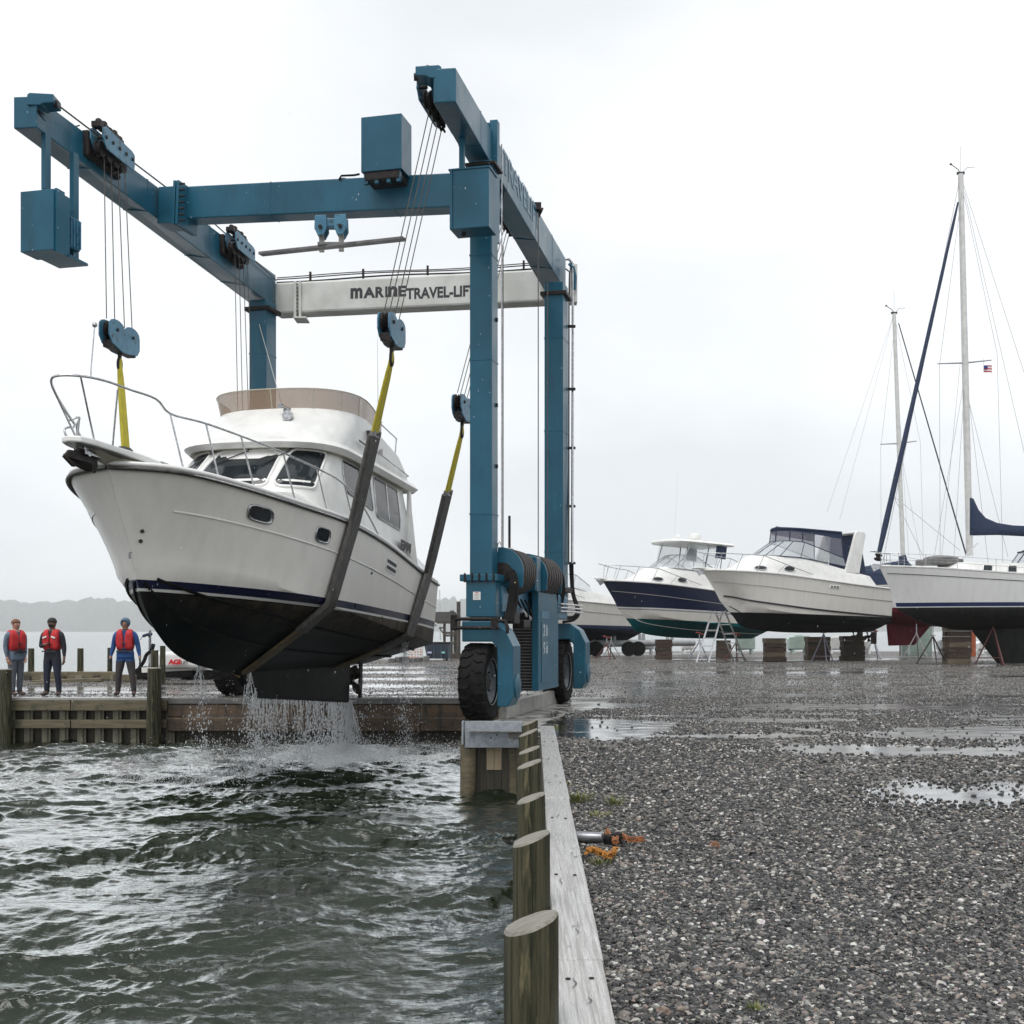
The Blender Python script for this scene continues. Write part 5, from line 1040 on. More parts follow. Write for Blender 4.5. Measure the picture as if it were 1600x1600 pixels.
# smoked screen, in five panes
scr = Shell([p+V((0,0,0)) for p in fb.r[-1]], [V((p.x+.10*(1 if p.x < -1.6 else 1), p.y*1.03, p.z+.33*min(1, max(.25, (p.x+3.1)/1.4)))) for p in fb.r[-1]])
cuts = [.10,.22,.31,.405,.5,.595,.69,.78,.90]
for a, b in zip(cuts[:-1], cuts[1:]):
    m = M(); n_ = 8; R0 = [scr.P(a+(b-a)*i/n_, 0) for i in range(n_+1)]; R1 = [scr.P(a+(b-a)*i/n_, .999) for i in range(n_+1)]
    o = [V((q.x-.008, q.y*.994, q.z)) for q in R0]; o1 = [V((q.x-.008, q.y*.994, q.z)) for q in R1]
    m.loft([R0, R1, o1, o], closed=False); pn = m.build('smoked_screen', TINT, yacht, world=False, smooth=40)
    m = M(); m.tube([scr.P(b, 0), scr.P(b, .999)], .011, 6); m.build('screen_post', CREAM, pn, world=False)
m = M(); m.tube([scr.P(t, .999) for t in np.linspace(cuts[0], cuts[-1], 50)], .01, 6); m.build('screen_edge', CREAM, yacht, world=False, smooth=60)
# searchlight, horn, wipers, cleats, hatch
q = fb.P(.455, .72); m = M(); m.lathe([(.035,0),(.035,.03),(.02,.04),(.02,.1)], q-V((.02,0,0)), (1,0,.6), 12); m.lathe([(.075,-.08),(.09,.0),(.09,.04),(.0,.045)], q+V((.14,0,-.05)), (1,.1,0), 16); m.build('searchlight', STEEL, yacht, world=False, smooth=40)
q = fb.P(.47, .86); m = M(); m.lathe([(.02,-.12),(.025,.05),(.05,.12)], q+V((.06,0,.06)), (.9,-.4,.1), 12); m.box(q+V((.03,0,.0)), (.05,.08,.08)); m.build('horn', STEEL, yacht, world=False, smooth=40)
for c in (.41, .5, .585):
    a = wh_.P(c, .97); b_ = wh_.P(c+.055, .72); o_ = V((.05,0,0)); m = M(); m.tube([a+o_+V((.04,0,.0)), a+o_+V((.05,0,-.05)), b_+o_], .011, 6); m.box(a+o_, (.06,.07,.04)); m.build('windscreen_wiper', BLACKP, yacht, world=False)
for t_, sg in ((.86,1),(.86,-1),(.62,1),(.1,1)):
    q = hy.sheer(t_, sg, -.16, .04); m = M(); m.cyl(q+V((-.1,0,.05)), q+V((.1,0,.05)), .014, n=8); m.cyl(q+V((-.03,0,-.02)), q+V((-.03,0,.05)), .012, n=8); m.cyl(q+V((.03,0,-.02)), q+V((.03,0,.05)), .012, n=8); m.build('cleat', STEEL, yacht, world=False)
m = M(); m.box((2.7,0,1.76), (.6,.6,.05)); m.build('deck_hatch', GLASSD, yacht, world=False, bevel=.015)
m = M(); m.lathe([(.09,0),(.09,.06),(.05,.08),(.07,.12),(.0,.13)], (4.35,-.05,1.62), (0,0,1), 16); m.build('windlass', STEEL, yacht, world=False, smooth=40)
# pulpit, anchor, bow rail
pl_ = [V((x, y, 1.63)) for x, y in ((4.1,.30),(4.8,.30),(5.4,.24),(5.85,.2),(6.05,.14),(6.12,0),(6.05,-.14),(5.85,-.2),(5.4,-.24),(4.8,-.30),(4.1,-.30))]
m = M(); m.prism(pl_, (0,0,.085)); m.build('bow_pulpit', TRIMW, yacht, world=False, bevel=.02)
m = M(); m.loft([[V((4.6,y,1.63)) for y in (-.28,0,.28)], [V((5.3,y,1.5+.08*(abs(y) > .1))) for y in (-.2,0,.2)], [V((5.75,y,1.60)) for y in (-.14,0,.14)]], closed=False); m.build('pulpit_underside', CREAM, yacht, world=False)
m = M(); m.beam((5.1,0,1.56),(5.95,0,1.56),.05,.06); m.prism([V(p) for p in ((5.5,-.02,1.6),(6.1,-.02,1.53),(6.22,-.02,1.42),(6.0,-.02,1.33),(5.75,-.02,1.42),(5.5,-.02,1.34),(5.45,-.02,1.45))], (0,.04,0))
for sg in (1, -1):
    m.prism([V((6.22,0,1.43)), V((5.8,.15*sg,1.40)), V((5.6,.05*sg,1.34)), V((5.55,0,1.36))], (0,0,.03))
m.build('anchor', DARK, yacht, world=False, bevel=.006)
m = M(); m.cyl((5.75,-.08,1.56),(5.75,.08,1.56),.05,n=14); m.beam((5.2,.07,1.6),(5.85,.07,1.57),.015,.09); m.beam((5.2,-.07,1.6),(5.85,-.07,1.57),.015,.09); m.build('bow_roller', STEEL, yacht, world=False)
def rail_h(t): return np.interp(t, [.3,.36,.42,.55,.75,.9,1], [.05,.42,.62,.70,.74,.78,.9])
RT = list(np.linspace(.30, .86, 9))
prt = [hy.sheer(t, 1, -.10, rail_h(t)) for t in RT]+[V((5.15,.66,2.38)), V((5.5,.47,2.43)), V((5.85,.36,2.45)), V((6.15,.24,2.44)), V((6.3,.0,2.43)), V((6.25,-.18,2.40)), V((5.9,-.34,2.30)), V((5.5,-.42,2.14)), V((5.3,-.44,2.05))]
rail(yacht, smooth_path(prt, 4), .0165, name='bow_rail')
rail(yacht, smooth_path([(5.3,-.44,2.05),(5.4,-.40,1.98),(5.75,-.25,1.9),(5.9,-.2,1.82),(5.85,-.17,1.71)], 5), .014, name='rail_hoop')
rail(yacht, smooth_path([hy.sheer(t, -1, -.10, rail_h(t)) for t in RT]+[V((4.9,-.8,2.2))], 4), .0165, name='bow_rail')
for t_ in (.40,.485,.575,.67,.75,.83):
    for sg in (1, -1):
        a = hy.sheer(t_, sg, -.08, .02); b_ = hy.sheer(t_+.03, sg, -.10, rail_h(t_+.03)); m = M(); m.tube([a, b_], .0135, 8); m.cyl(a-V((0,0,.01)), a+V((0,0,.02)), .03, n=10); m.build('stanchion', STEEL, yacht, world=False, smooth=50)
for a, b_ in (((5.45,.22,1.7),(5.6,.36,2.41)),((5.5,-.22,1.7),(6.1,-.27,2.36)),((5.75,.14,1.7),(6.2,.2,2.43))):
    m = M(); m.tube([a, b_], .013, 8); m.build('stanchion', STEEL, yacht, world=False, smooth=50)
m = M(); m.tube([(6.1,.28,2.44),(6.1,.28,2.56),(6.05,.28,3.1)], .01, 6); m.ell((6.05,.28,3.13), (.035,.035,.035), 10, 8); m.build('jack_staff', STEEL, yacht, world=False, smooth=50)
# grab rails, flybridge rail, aerials
for port_ in (1, -1):
    m = M(); m.tube([(-3.2,1.24*port_,3.15),(-3.35,1.22*port_,3.62),(-2.3,1.2*port_,3.72),(-2.2,1.18*port_,3.4)], .013, 8); m.build('flybridge_rail', STEEL, yacht, world=False, smooth=50)
    m = M(); m.tube([(-.9,1.43*port_,2.98),(-.95,1.49*port_,2.98),(-3.4,1.47*port_,2.86),(-3.45,1.41*port_,2.86)], .012, 8); m.build('grab_rail', STEEL, yacht, world=False, smooth=50)
    m = M(); m.beam((-.6,1.435*port_,3.0),(-1.1,1.43*port_,2.98),.012,.03); m.build('name_strip', BLACKP, yacht, world=False)
m = M(); m.tube([(-2.0,1.22,3.5),(-2.05,1.28,3.6)], .02, 8); m.tube([(-2.05,1.28,3.6),(-1.15,1.55,5.0)], [.008,.003], 6); m.build('whip_aerial', TRIMW, yacht, world=False)
m = M(); m.tube([(-.25,.1,3.6),(.35,-.1,4.9)], [.008,.003], 6); m.build('whip_aerial', TRIMW, yacht, world=False)
m = M(); m.cyl((-1.9,1.27,3.05),(-1.9,1.4,3.05),.03,n=10); m.box((-1.9,1.42,3.05),(.1,.05,.1)); m.build('side_light', STEEL, yacht, world=False)
m = M(); m.box((-1.2,1.38,3.22),(.05,.12,.18)); m.build('side_light', BLACKP, yacht, world=False, bevel=.01)
# lettering block on the cockpit side
for sg in (1, -1):
    m = M(); put_text(m, 'EBBBA', .26, V((-3.42,1.49*sg,1.40)), (-1*sg,0,-.03), (0,0,1), extrude=.003, off=.018, sx=1.35); m.build('hull_lettering', BLACKP, yacht, world=False)
# cockpit sides aft of the house, transom, swim platform
for sg in (1, -1):
    m = M(); o = [V((-5.15,1.5*sg,.88)), V((-3.7,1.62*sg,.95)), V((-3.5,1.45*sg,1.4)), V((-3.62,1.43*sg,2.6)), V((-3.72,1.43*sg,2.6)), V((-3.95,1.45*sg,1.35)), V((-5.1,1.45*sg,1.12))]
    m.prism(o, (0,-.06*sg,0)); m.build('cockpit_side', TRIMW, yacht, world=False, bevel=.01)
m = M(); m.box((-5.45,0,.02), (.5,2.9,.07)); m.build('swim_platform', TRIMW, yacht, world=False, bevel=.02)
# skeg, shaft, propeller, rudder
m = M(); o = [V(p) for p in ((1.2,0,-1.15),(.55,0,-1.60),(-4.05,0,-1.69),(-4.1,0,-.9),(-1,0,-1.05))]; m.prism([p+V((0,-.07,0)) for p in o], (0,.14,0)); m.build('keel_skeg', ANTI, yacht, world=False, bevel=.03)
m = M(); m.cyl((-3.9,0,-1.25),(-4.42,0,-1.25),.035,n=12); m.lathe([(.07,0),(.08,.1),(.03,.26),(0,.28)], (-4.2,0,-1.25), (-1,0,0), 16); m.build('prop_shaft', mk('bronze', (.02,.017,.014), (.035,.028,.02), .4, metal=.7, scale=9), yacht, world=False, smooth=40)
for k in range(3):
    a0 = 2.094*k+.3; m = M(); rings = []
    for i in range(7):
        r_ = .06+.29*i/6; wd = .20*math.sin(math.pi*(.16+.8*i/6)); tw = .9-.5*i/6; row = []
        for s_ in (-1, 0, 1):
            ang = a0+s_*wd/r_*.75*math.cos(tw) if r_ > .1 else a0+s_*.5; row.append(V((-4.3-s_*wd*math.sin(tw), r_*math.sin(ang), -1.25+r_*math.cos(ang))))
        rings.append(row)
    m.loft(rings, closed=False); o_ = m.build('propeller_blade', bpy.data.materials['bronze'], yacht, world=False, smooth=60); sd_ = o_.modifiers.new('thick', 'SOLIDIFY'); sd_.thickness = .015
m = M(); o = [V(p) for p in ((-4.80,0,-.8),(-4.80,0,-1.6),(-4.95,0,-1.6),(-4.98,0,-.8))]; m.prism([p+V((0,-.02,0)) for p in o], (0,.04,0)); m.build('rudder', ANTI, yacht, world=False, bevel=.01)

# ------------------------------------------------------------------ lifting slings
YEL = mk('yellow_webbing', (.55,.46,.03), (.42,.36,.03), .7, scale=8, stretch=(3,3,1), c3=(.16,.15,.07), s3=6, st3=(4,4,.5), bump=.004, bscale=60)
GREYW = mk('grey_rubber_sleeve', (.10,.095,.088), (.055,.052,.048), .6, scale=7, stretch=(2,2,.6), c3=(.17,.155,.13), s3=4, st3=(3,3,.4), bump=.006, bscale=30)
OCHRE = mk('wet_ochre_webbing', (.12,.085,.03), (.06,.05,.03), .6, scale=9)
PADW = mk('pale_pad', (.4,.4,.38), (.28,.28,.26), .7, scale=6)
def strap(pts, w_, th, along, n=1):
    """flat strap through world points; width runs along `along`"""
    m = M(); rings = []; pts = [V(p) for p in pts]; k = len(pts); ws = w_ if isinstance(w_, list) else [w_]*k
    for i, p in enumerate(pts):
        t = (pts[min(i+1,k-1)]-pts[max(i-1,0)]).normalized(); a = (V(along)-t*V(along).dot(t)).normalized(); nn = t.cross(a)
        hw, ht = ws[i]/2, th/2
        rings.append([p+a*(hw*x)+nn*(ht*y) for x, y in ((-1,-.35),(-.86,-1),(.86,-1),(1,-.35),(1,.35),(.86,1),(-.86,1),(-1,.35))])
    m.loft(rings, True, True, True); return m
fwd = (lb_b-lb_s).normalized()
def sling(key, sg, xg, xc, xk, yel_f, label, kx):
    top = HB[key]; L_ = []
    wp_ = lambda x, y, z: world_of(yacht, (x, y, z))
    tg = min(np.linspace(0,1,400), key=lambda t: abs(hy.sheer(t).x-xg)); tcn = min(np.linspace(0,1,400), key=lambda t: abs(hy.side(t,0).x-xc)); tk = min(np.linspace(0,1,400), key=lambda t: abs(hy.bottom(t,0).x-xk))
    g = hy.sheer(tg, sg, .075, .0); pts = [top]
    gw = world_of(yacht, g); mids = [top.lerp(gw, f_) for f_ in (.15,.3,.45,.6,.75,.9)]
    ch = hy.side(tcn, 0, sg); kp = hy.bottom(tk, 0, sg)
    low = [hy.side(tg+(tcn-tg)*(1-v), v, sg)+V((0,sg*.05,-.0)) for v in (.8,.6,.4,.2)]
    low = [V((q.x, q.y if q.y*sg > 0 else q.y, q.z)) for q in low]
    # straight chord from gunwale to chine where the hull is hollow
    gs = hy.sheer(tg, sg, .075, .0); cs = hy.side(tcn, 0, sg)+V((0,sg*.05,-.02)); chord = [gs.lerp(cs, f_) for f_ in (.2,.4,.6,.8)]
    low = [c if abs(c.y) > abs(l_.y) else l_ for c, l_ in zip(chord, low)]
    base = thing('lifting_sling', label, 'sling', top, 'slings carrying the white yacht')
    full = [top]+mids+[gw]+[world_of(yacht, q) for q in low]+[world_of(yacht, cs)]+[world_of(yacht, cs.lerp(kp, f_)+V((0,0,-.05))) for f_ in (.33,.66)]
    end = world_of(yacht, kp+V((0,0,-.04)))
    # split by height fraction
    def L2(P): 
        d_ = [0]
        for a, b in zip(P[:-1], P[1:]): d_.append(d_[-1]+(b-a).length)
        return d_
    d_ = L2(full); tot = d_[full.index(gw)]; sp = yel_f*tot
    def at_len(x):
        for i in range(len(full)-1):
            if d_[i+1] >= x: return full[i].lerp(full[i+1], (x-d_[i])/(d_[i+1]-d_[i]))
    Ys_ = [full[0].lerp(at_len(sp), f_) for f_ in np.linspace(0, 1, 8)]
    strap(Ys_, [.09,.15,.19,.2,.21,.22,.23,.24], .045, fwd).build('webbing', YEL, base, smooth=40)
    strap([Ys_[0]+V((0,0,.12))]+[Ys_[0]+V((0,0,.04)), Ys_[1]], [.05,.07,.09], .05, fwd).build('webbing_eye', YEL, base, smooth=40)
    i0 = next(i for i in range(len(d_)) if d_[i] > sp); G = [at_len(sp*.985)]+full[i0:]
    j = len(G)-2
    strap(G[:j+1], .38, .09, fwd).build('rubber_sleeve', GREYW, base, smooth=40)
    strap(G[j-0:]+[end], .30, .06, fwd).build('wet_webbing', OCHRE, base, smooth=40)
    strap([at_len(sp)-V((0,0,.05)), at_len(sp)+V((0,0,.04))], .27, .08, fwd).build('stitched_band', CAPC, base)
    return base
sling('RF', 1, .75, 1.0, .95, .45, 'sling over the near side of the yacht before the wheelhouse, yellow above grey rubber', 1)
sling('LF', -1, 1.4, 1.6, .95, .55, 'yellow sling rising behind the bow rail on the far side of the yacht', -1)
sling('RR', 1, -3.7, -3.05, -3.3, .42, 'rear sling beside the blue near leg, thinner, wrapping the stern quarter', 1)
sling('LR', -1, -3.7, -3.05, -3.3, .36, 'rear sling on the far side, hidden behind the wheelhouse', -1)
CURT = bpy.data.materials.new('smoky_vinyl'); CURT.use_nodes = True; _b = CURT.node_tree.nodes['Principled BSDF']; _b.inputs['Base Color'].default_value = (.2,.2,.25,1); _b.inputs['Roughness'].default_value = .1; _b.inputs['Alpha'].default_value = .55
# ================================================================== boats ashore on the right
MAROON = (.09,.012,.02)
def express(name, label, st, bw, L, bands, hb, hs, top='canvas', deckc=TRIMW, b=1.5, dh=1.05, wx=(2.0,-2.3), group=None, rub=None, stripe=None, gel=(.74,.72,.675), stemx=1.75):
    root = boat_root(name, label, 'motor boat', st, bw, -L/2, L/2-stemx*.7, group); h = L/2
    hu = Hull([(-h,-.7),(-h*.5,-.8),(0,-.85),(h*.35,-.78),(h*.55,-.6),(h-stemx-.15,-.2),(h-stemx*.62,.55)],
              [(-h,b*.9,-.2),(-h*.5,b*.93,-.12),(0,b*.9,.0),(h*.35,b*.74,.16),(h*.55,b*.5,.3),(h-stemx-.15,b*.22,.45),(h-stemx*.62,0,.55)],
              [(-h,b*.95,hs),(-h*.5,b,hs+(hb-hs)*.25),(0,b,hs+(hb-hs)*.6),(h*.4,b*.93,hs+(hb-hs)*.85),(h*.68,b*.7,hs+(hb-hs)*.95),(h*.9,b*.33,hb),(h,0,hb)], flare=1.8)
    hp = hull_paint(name+'_paint', bands, gel=gel, grime=False)
    weld(hu.mesh(M(), 40, 4, 9)).build('hull', hp, root, world=False, smooth=34)
    weld(hu.deck(M(), n=24)).build('deck', deckc, root, world=False, smooth=40)
    for sg in (1, -1):
        m = M(); m.tube([hu.sheer(t, sg, .01, -.02) for t in np.linspace(0, 1, 30)], .045, 6); m.build('rub_rail', rub or TRIMW, root, world=False, smooth=60)
        m = M(); m.tube([hu.side(t, .62, sg)+V((0,sg*.006,0)) for t in np.linspace(0, .95, 30)], .016, 5); m.build('hull_moulding', bpy.data.materials.get('grey_print') or RUB, root, world=False, smooth=60)
        if stripe:
            m = M(); m.tube([hu.side(t, stripe[0]+stripe[1]*t, sg)+V((0,sg*.012,0)) for t in np.linspace(0, .93, 30)], .045, 6); m.build('black_stripe', BLACKP, root, world=False, smooth=60)
        m = M(); m.tube([hu.bottom(t, .55, sg)+V((0,0,-.012)) for t in np.linspace(0, .9, 20)], .02, 4); m.build('spray_rail', GEL if bands[0][1][1] > .04 else ANTI, root, world=False)
    zs = hs+(hb-hs)*.6
    ds = Shell(plan(-h*.82, h*.1, h*.80, b*.86, hs+.1, zc=zs-.02, zf=hb-.02, p=2.0), plan(-h*.75, wx[0]-1.6, h*.66, b*.80, zs+dh*.25, zc=zs+dh*.55, zf=hb+.18, p=2.0), plan(-h*.7, wx[0]-2.0, wx[0]+.45, b*.72, zs+dh*.3, zc=zs+dh*.95, zf=zs+dh, p=2.2))
    weld(ds.mesh(M())).build('deck_moulding', deckc, root, world=False, smooth=40)
    for port_ in (True, False):
        for x in (wx[0]+.5, wx[0]-.95):
            t = ds.tx(x, port_, .38); p = ds.P(t, .36); n_ = ds.N(t, .36); n_ = n_ if n_.y*(1 if port_ else -1) > 0 else -n_
            q = (ds.P(t+.01,.36)-ds.P(t-.01,.36)).normalized(); up = n_.cross(q).normalized()
            m = M(); m.prism(oval(p, q, up, .52, .19, 18, 2.0), n_*.03); g = m.build('oval_portlight', GLASSD, root, world=False); m = M(); m.tube(oval(p+n_*.025, q, up, .58, .24, 18, 2.0), .02, 6, closed=True); m.build('portlight_rim', STEEL, g, world=False)
    zt = zs+dh
    ws = Shell(plan(wx[1], wx[0]-1.7, wx[0]+.2, b*.74, zt-.35, zc=zt-.05, zf=zt, p=2.2), plan(wx[1]+.1, wx[0]-2.0, wx[0]-1.1, b*.66, zt+.10, zc=zt+.72, zf=zt+.78, p=2.2))
    pane = [ws.P(t, .01) for t in np.linspace(0, 1, 40)]; pane1 = [ws.P(t, .99) for t in np.linspace(0, 1, 40)]
    m = M(); m.loft([pane, pane1], closed=False); m.build('windscreen', CLEAR, root, world=False, smooth=50)
    m = M(); m.tube(pane, .022, 6); m.tube(pane1, .022, 6)
    for t in (.18, .3, .4, .5, .6, .7, .82): m.tube([ws.P(t, 0), ws.P(t, .99)], .018, 6)
    m.build('windscreen_frame', STEEL if top != 'canvas' else NAVY, root, world=False, smooth=50)
    if top == 'canvas':
        up = Shell([p*1 for p in pane1], [V((p.x-.05+ (.15 if p.x < wx[1]+.8 else 0), p.y*.94, zt+1.32+.12*(1-abs(p.y)/b))) for p in pane1])
        m = M(); m.loft(list(up.r), closed=False); m.build('clear_curtain', CURT, root, world=False, smooth=50)
        m = M()
        for t in (.0, .2, .34, .5, .66, .8, .999): m.tube([up.P(t, 0), up.P(t, .99)], .03, 6)
        m.tube([up.P(t, .97) for t in np.linspace(0, 1, 40)], .06, 6); m.loft([[up.P(t, .72)+V((0,0,0)) for t in np.linspace(0,1,40)], [up.P(t, .999)*1.0+V((0,0,.02)) for t in np.linspace(0,1,40)]], closed=False); m.build('curtain_binding', NAVY, root, world=False, smooth=50)
        to = up.r[-1]; k = len(to); m = M(); hf = k//2
        m.loft([to[:hf], [to[i].lerp(to[k-1-i], .25)+V((0,0,.06)) for i in range(hf)], [to[i].lerp(to[k-1-i], .5)+V((0,0,.09)) for i in range(hf)], [to[i].lerp(to[k-1-i], .75)+V((0,0,.06)) for i in range(hf)], [to[k-1-i] for i in range(hf)]], closed=False)
        m.build('canvas_top', NAVY, root, world=False, smooth=60)
        for sg in (1, -1):
            m = M(); o = [V((x, sg*b*.80, z)) for x, z in ((wx[1]+.15,zs+.35),(wx[1]-.75,zs+.35),(wx[1]-1.1,zt+1.25),(wx[1]-1.0,zt+1.42),(wx[1]-.6,zt+1.44),(wx[1]-.45,zt+1.3))]; m.prism(o, (0,-.14*sg,0)); m.build('radar_arch_leg', TRIMW, root, world=False, bevel=.03)
        m = M(); m.box((wx[1]-.8, 0, zt+1.38), (.42, b*1.55, .12)); m.build('radar_arch_top', TRIMW, root, world=False, bevel=.04)
        m = M(); m.prism([V((x, -.6*b, z)) for x, z in ((wx[1]-.8,zt+1.3),(wx[1]-1.0,zt+1.3),(wx[1]-1.5,zs+.3),(wx[1]-.7,zs+.3))], (0,1.2*b,0)); m.build('camper_canvas', NAVY, root, world=False, bevel=.03)
    if top == 'hardtop':
        tp = [V((q.x, q.y, q.z)) for q in plan(wx[1]-.9, wx[0]-1.6, wx[0]-.3, b*.92, zt+1.45, p=2.4)]
        m = M(); m.loft([[V((p.x*.97, p.y*.9, p.z+.12)) for p in tp], tp, [V((p.x*.98, p.y*.93, p.z-.07)) for p in tp]], True, True, True); m.build('hardtop', TRIMW, root, world=False, smooth=40)
        for sg in (1, -1):
            for x, x2 in ((wx[0]-1.0, wx[0]-1.5),(wx[1]+.9, wx[1]+.7),(wx[1]-.2, wx[1]-.3)):
                m = M(); m.tube([(x, sg*b*.7, zt+.1),(x2, sg*b*.75, zt+1.4)], .028, 8); m.build('hardtop_post', NAVY if x == wx[1]+.9 else STEEL, root, world=False)
            m = M(); m.loft([[V((wx[0]-1.0, sg*b*.66, zt+.4)), V((wx[1], sg*b*.7, zt+.3))],[V((wx[0]-1.35, sg*b*.78, zt+1.38)), V((wx[1], sg*b*.78, zt+1.38))]], closed=False); m.build('clear_curtain', CLEAR, root, world=False)
            m = M(); m.beam((wx[1]-.1, sg*b*.76, zt+.7), (wx[1]-.15, sg*b*.78, zt+1.38), .06, .7, up=(1,0,0)); m.build('side_canvas', NAVY, root, world=False)
        m = M(); m.cyl((-.9,0,zt+1.55),(-.9,0,zt+1.75),.12,.09,n=12); m.lathe([(.18,0),(.31,.03),(.33,.1),(.31,.26),(.25,.31),(0,.32)], (-.9,0,zt+1.75), (0,0,1), 20); m.build('radar_dome', TRIMW, root, world=False, smooth=40)
        m = M(); m.tube([(-1.6,.5,zt+1.5),(-1.6,.5,zt+2.3)], .02, 6); m.build('aerial', TRIMW, root, world=False)
        m = M(); m.tube([(1.2,.8,zt+1.5),(1.1,.8,zt+5.2)], [.014,.006], 6); m.ell((.7,.5,zt+1.72), (.12,.12,.13), 10, 8); m.build('aerial', TRIMW, root, world=False)
    # bow rail
    R_ = [hu.sheer(t, 1, -.12, .12+.65*min(1, (t-.3)*4)) for t in np.linspace(.32, .95, 18)]; S_ = [V((p.x, -p.y, p.z)) for p in R_]
    rail(root, smooth_path(R_+[V((h+.25, 0, hb+.82))]+S_[::-1], 3), .02, name='bow_rail')
    for t in (.45, .56, .68, .8, .9):
        for sg in (1, -1):
            m = M(); m.tube([hu.sheer(t+.03, sg, -.1, 0), hu.sheer(t-.01, sg, -.12, .12+.65*min(1, (t-.31)*4))], .016, 6); m.build('stanchion', STEEL, root, world=False)
    m = M(); m.prism([V(p) for p in ((h-.9,-.26,hb+.0),(h+.35,-.16,hb+.02),(h+.5,0,hb+.02),(h+.35,.16,hb+.02),(h-.9,.26,hb+.0))], (0,0,.08)); m.build('bow_pulpit', TRIMW, root, world=False, bevel=.02)
    m = M(); m.beam((h-.3,0,hb-.06),(h+.35,0,hb-.06),.06,.08); m.prism([V(p) for p in ((h+.35,-.02,hb),(h+.1,-.02,hb-.3),(h-.2,-.02,hb-.12))], (0,.04,0)); m.build('anchor', STEEL, root, world=False)
    root['hull'] = 1; return root, hu
hs3 = hull_paint
BOTB = (.011,.012,.014)
b3, hu3 = express('express_cruiser', 'cream express cruiser with navy canvas top, ashore behind the stepladder', at(1412,968,62.5), at(1128,957,57.5), 10.4, [(.0,BOTB),(.03,(.05,.05,.05))], 1.98, 1.45, 'canvas', stripe=(.16,.02), dh=1.0, wx=(2.0,-2.5), b=1.6)
b2, hu2 = express('express_cruiser', 'navy-hulled cruiser with teal bottom and white hardtop carrying a radar dome', at(1235,982,70.5), at(968,967,64.0), 10.6, [(.05,(.0,.075,.085)),(.5,(.68,.66,.61)),(.56,(.3,.3,.32)),(.62,(.7,.7,.68))], 1.98, 1.6, 'hardtop', dh=1.0, wx=(1.9,-1.6), b=1.6, gel=(.008,.014,.045))
b1, hu1 = express('express_cruiser', 'white cruiser with dark blue bottom, half hidden behind the lift wheel', at(1046,985,76), at(810,979,68.5), 9.6, [(-.02,(.01,.014,.03)),(.16,(.012,.025,.07))], 1.65, 1.35, 'plain', dh=.8, wx=(2.2,-1.0), b=1.5)
t_ = Hull  # spacing
# vents on the cream cruiser
for sg in (1, -1):
    p = hu3.side(.24, .84, sg); m = M(); m.box(p+V((0,sg*.0,0)), (.62,.05,.16)); v_ = m.build('engine_vent', TRIMW, b3, world=False, bevel=.02)
    for k in (-1, 0, 1): m = M(); m.box(p+V((k*.18,sg*.03,0)), (.1,.02,.07)); m.build('vent_slot', BLACKP, v_, world=False)
    m = M(); put_text(m, 'JET ', .2, hu3.side(.78, .93, sg)+V((-.3,sg*.2,.35)), (-sg,0,0), (0,0,1), extrude=.004, off=.004) if False else None
# props and outdrives
for sg in (.5, -.5):
    m = M(); m.lathe([(.06,-.2),(.09,0),(.03,.2)], (-4.6, sg, -.95), (-1,0,0), 12)
    for k in range(4): a = k*1.57; m.prism([V((-4.6, sg, -.95)), V((-4.55, sg+.27*math.cos(a), -.95+.27*math.sin(a))), V((-4.62, sg+.27*math.cos(a+.7), -.95+.27*math.sin(a+.7)))], (.02,0,0))
    m.build('propeller', bpy.data.materials['bronze'], b3, world=False)
    m = M(); m.box((-4.95, sg, -1.0), (.35,.04,.6)); m.build('rudder', bpy.data.materials['bronze'], b3, world=False)

# ------------------------------------------------------------------ sailing yachts
ALU = mk('mast_aluminium', (.62,.62,.6), (.52,.52,.5), .35, scale=4, metal=.2)
WIRE = mk('rigging_wire', (.3,.3,.31), rough=.5, metal=.3)
def rig(root, mb, mt, sp_, cables, r0=.11):
    m = M(); m.tube([mb, mb.lerp(mt, .5), mt], [r0, r0*.95, r0*.8], 12); ms = m.build('mast', ALU, root, smooth=50)
    for f, w_ in sp_:
        c = mb.lerp(mt, f); m = M(); m.tube([c+V((-w_,-.1,-.06)), c, c+V((w_,.25,.18))], [.025,.04,.025], 8); m.build('spreader', WIRE, ms)
    m = M(); m.tube([mt, mt+V((-.1,0,.2)), mt+V((-.45,0,.45))], .02, 5); m.ell(mt+V((-.45,0,.45)), (.06,.06,.05), 8, 6); m.tube([mt, mt+V((.3,0,.3)), mt+V((.65,0,.32))], .012, 5); m.tube([mt, mt+V((0,0,1.3))], .007, 4); m.box(mt+V((0,0,.04)), (.34,.12,.1)); m.build('masthead_gear', BLACKP, ms)
    for a, b, r_ in cables:
        m = M(); m.tube([a, b], r_, 5); m.build('rigging_wire', WIRE, root)
    return ms
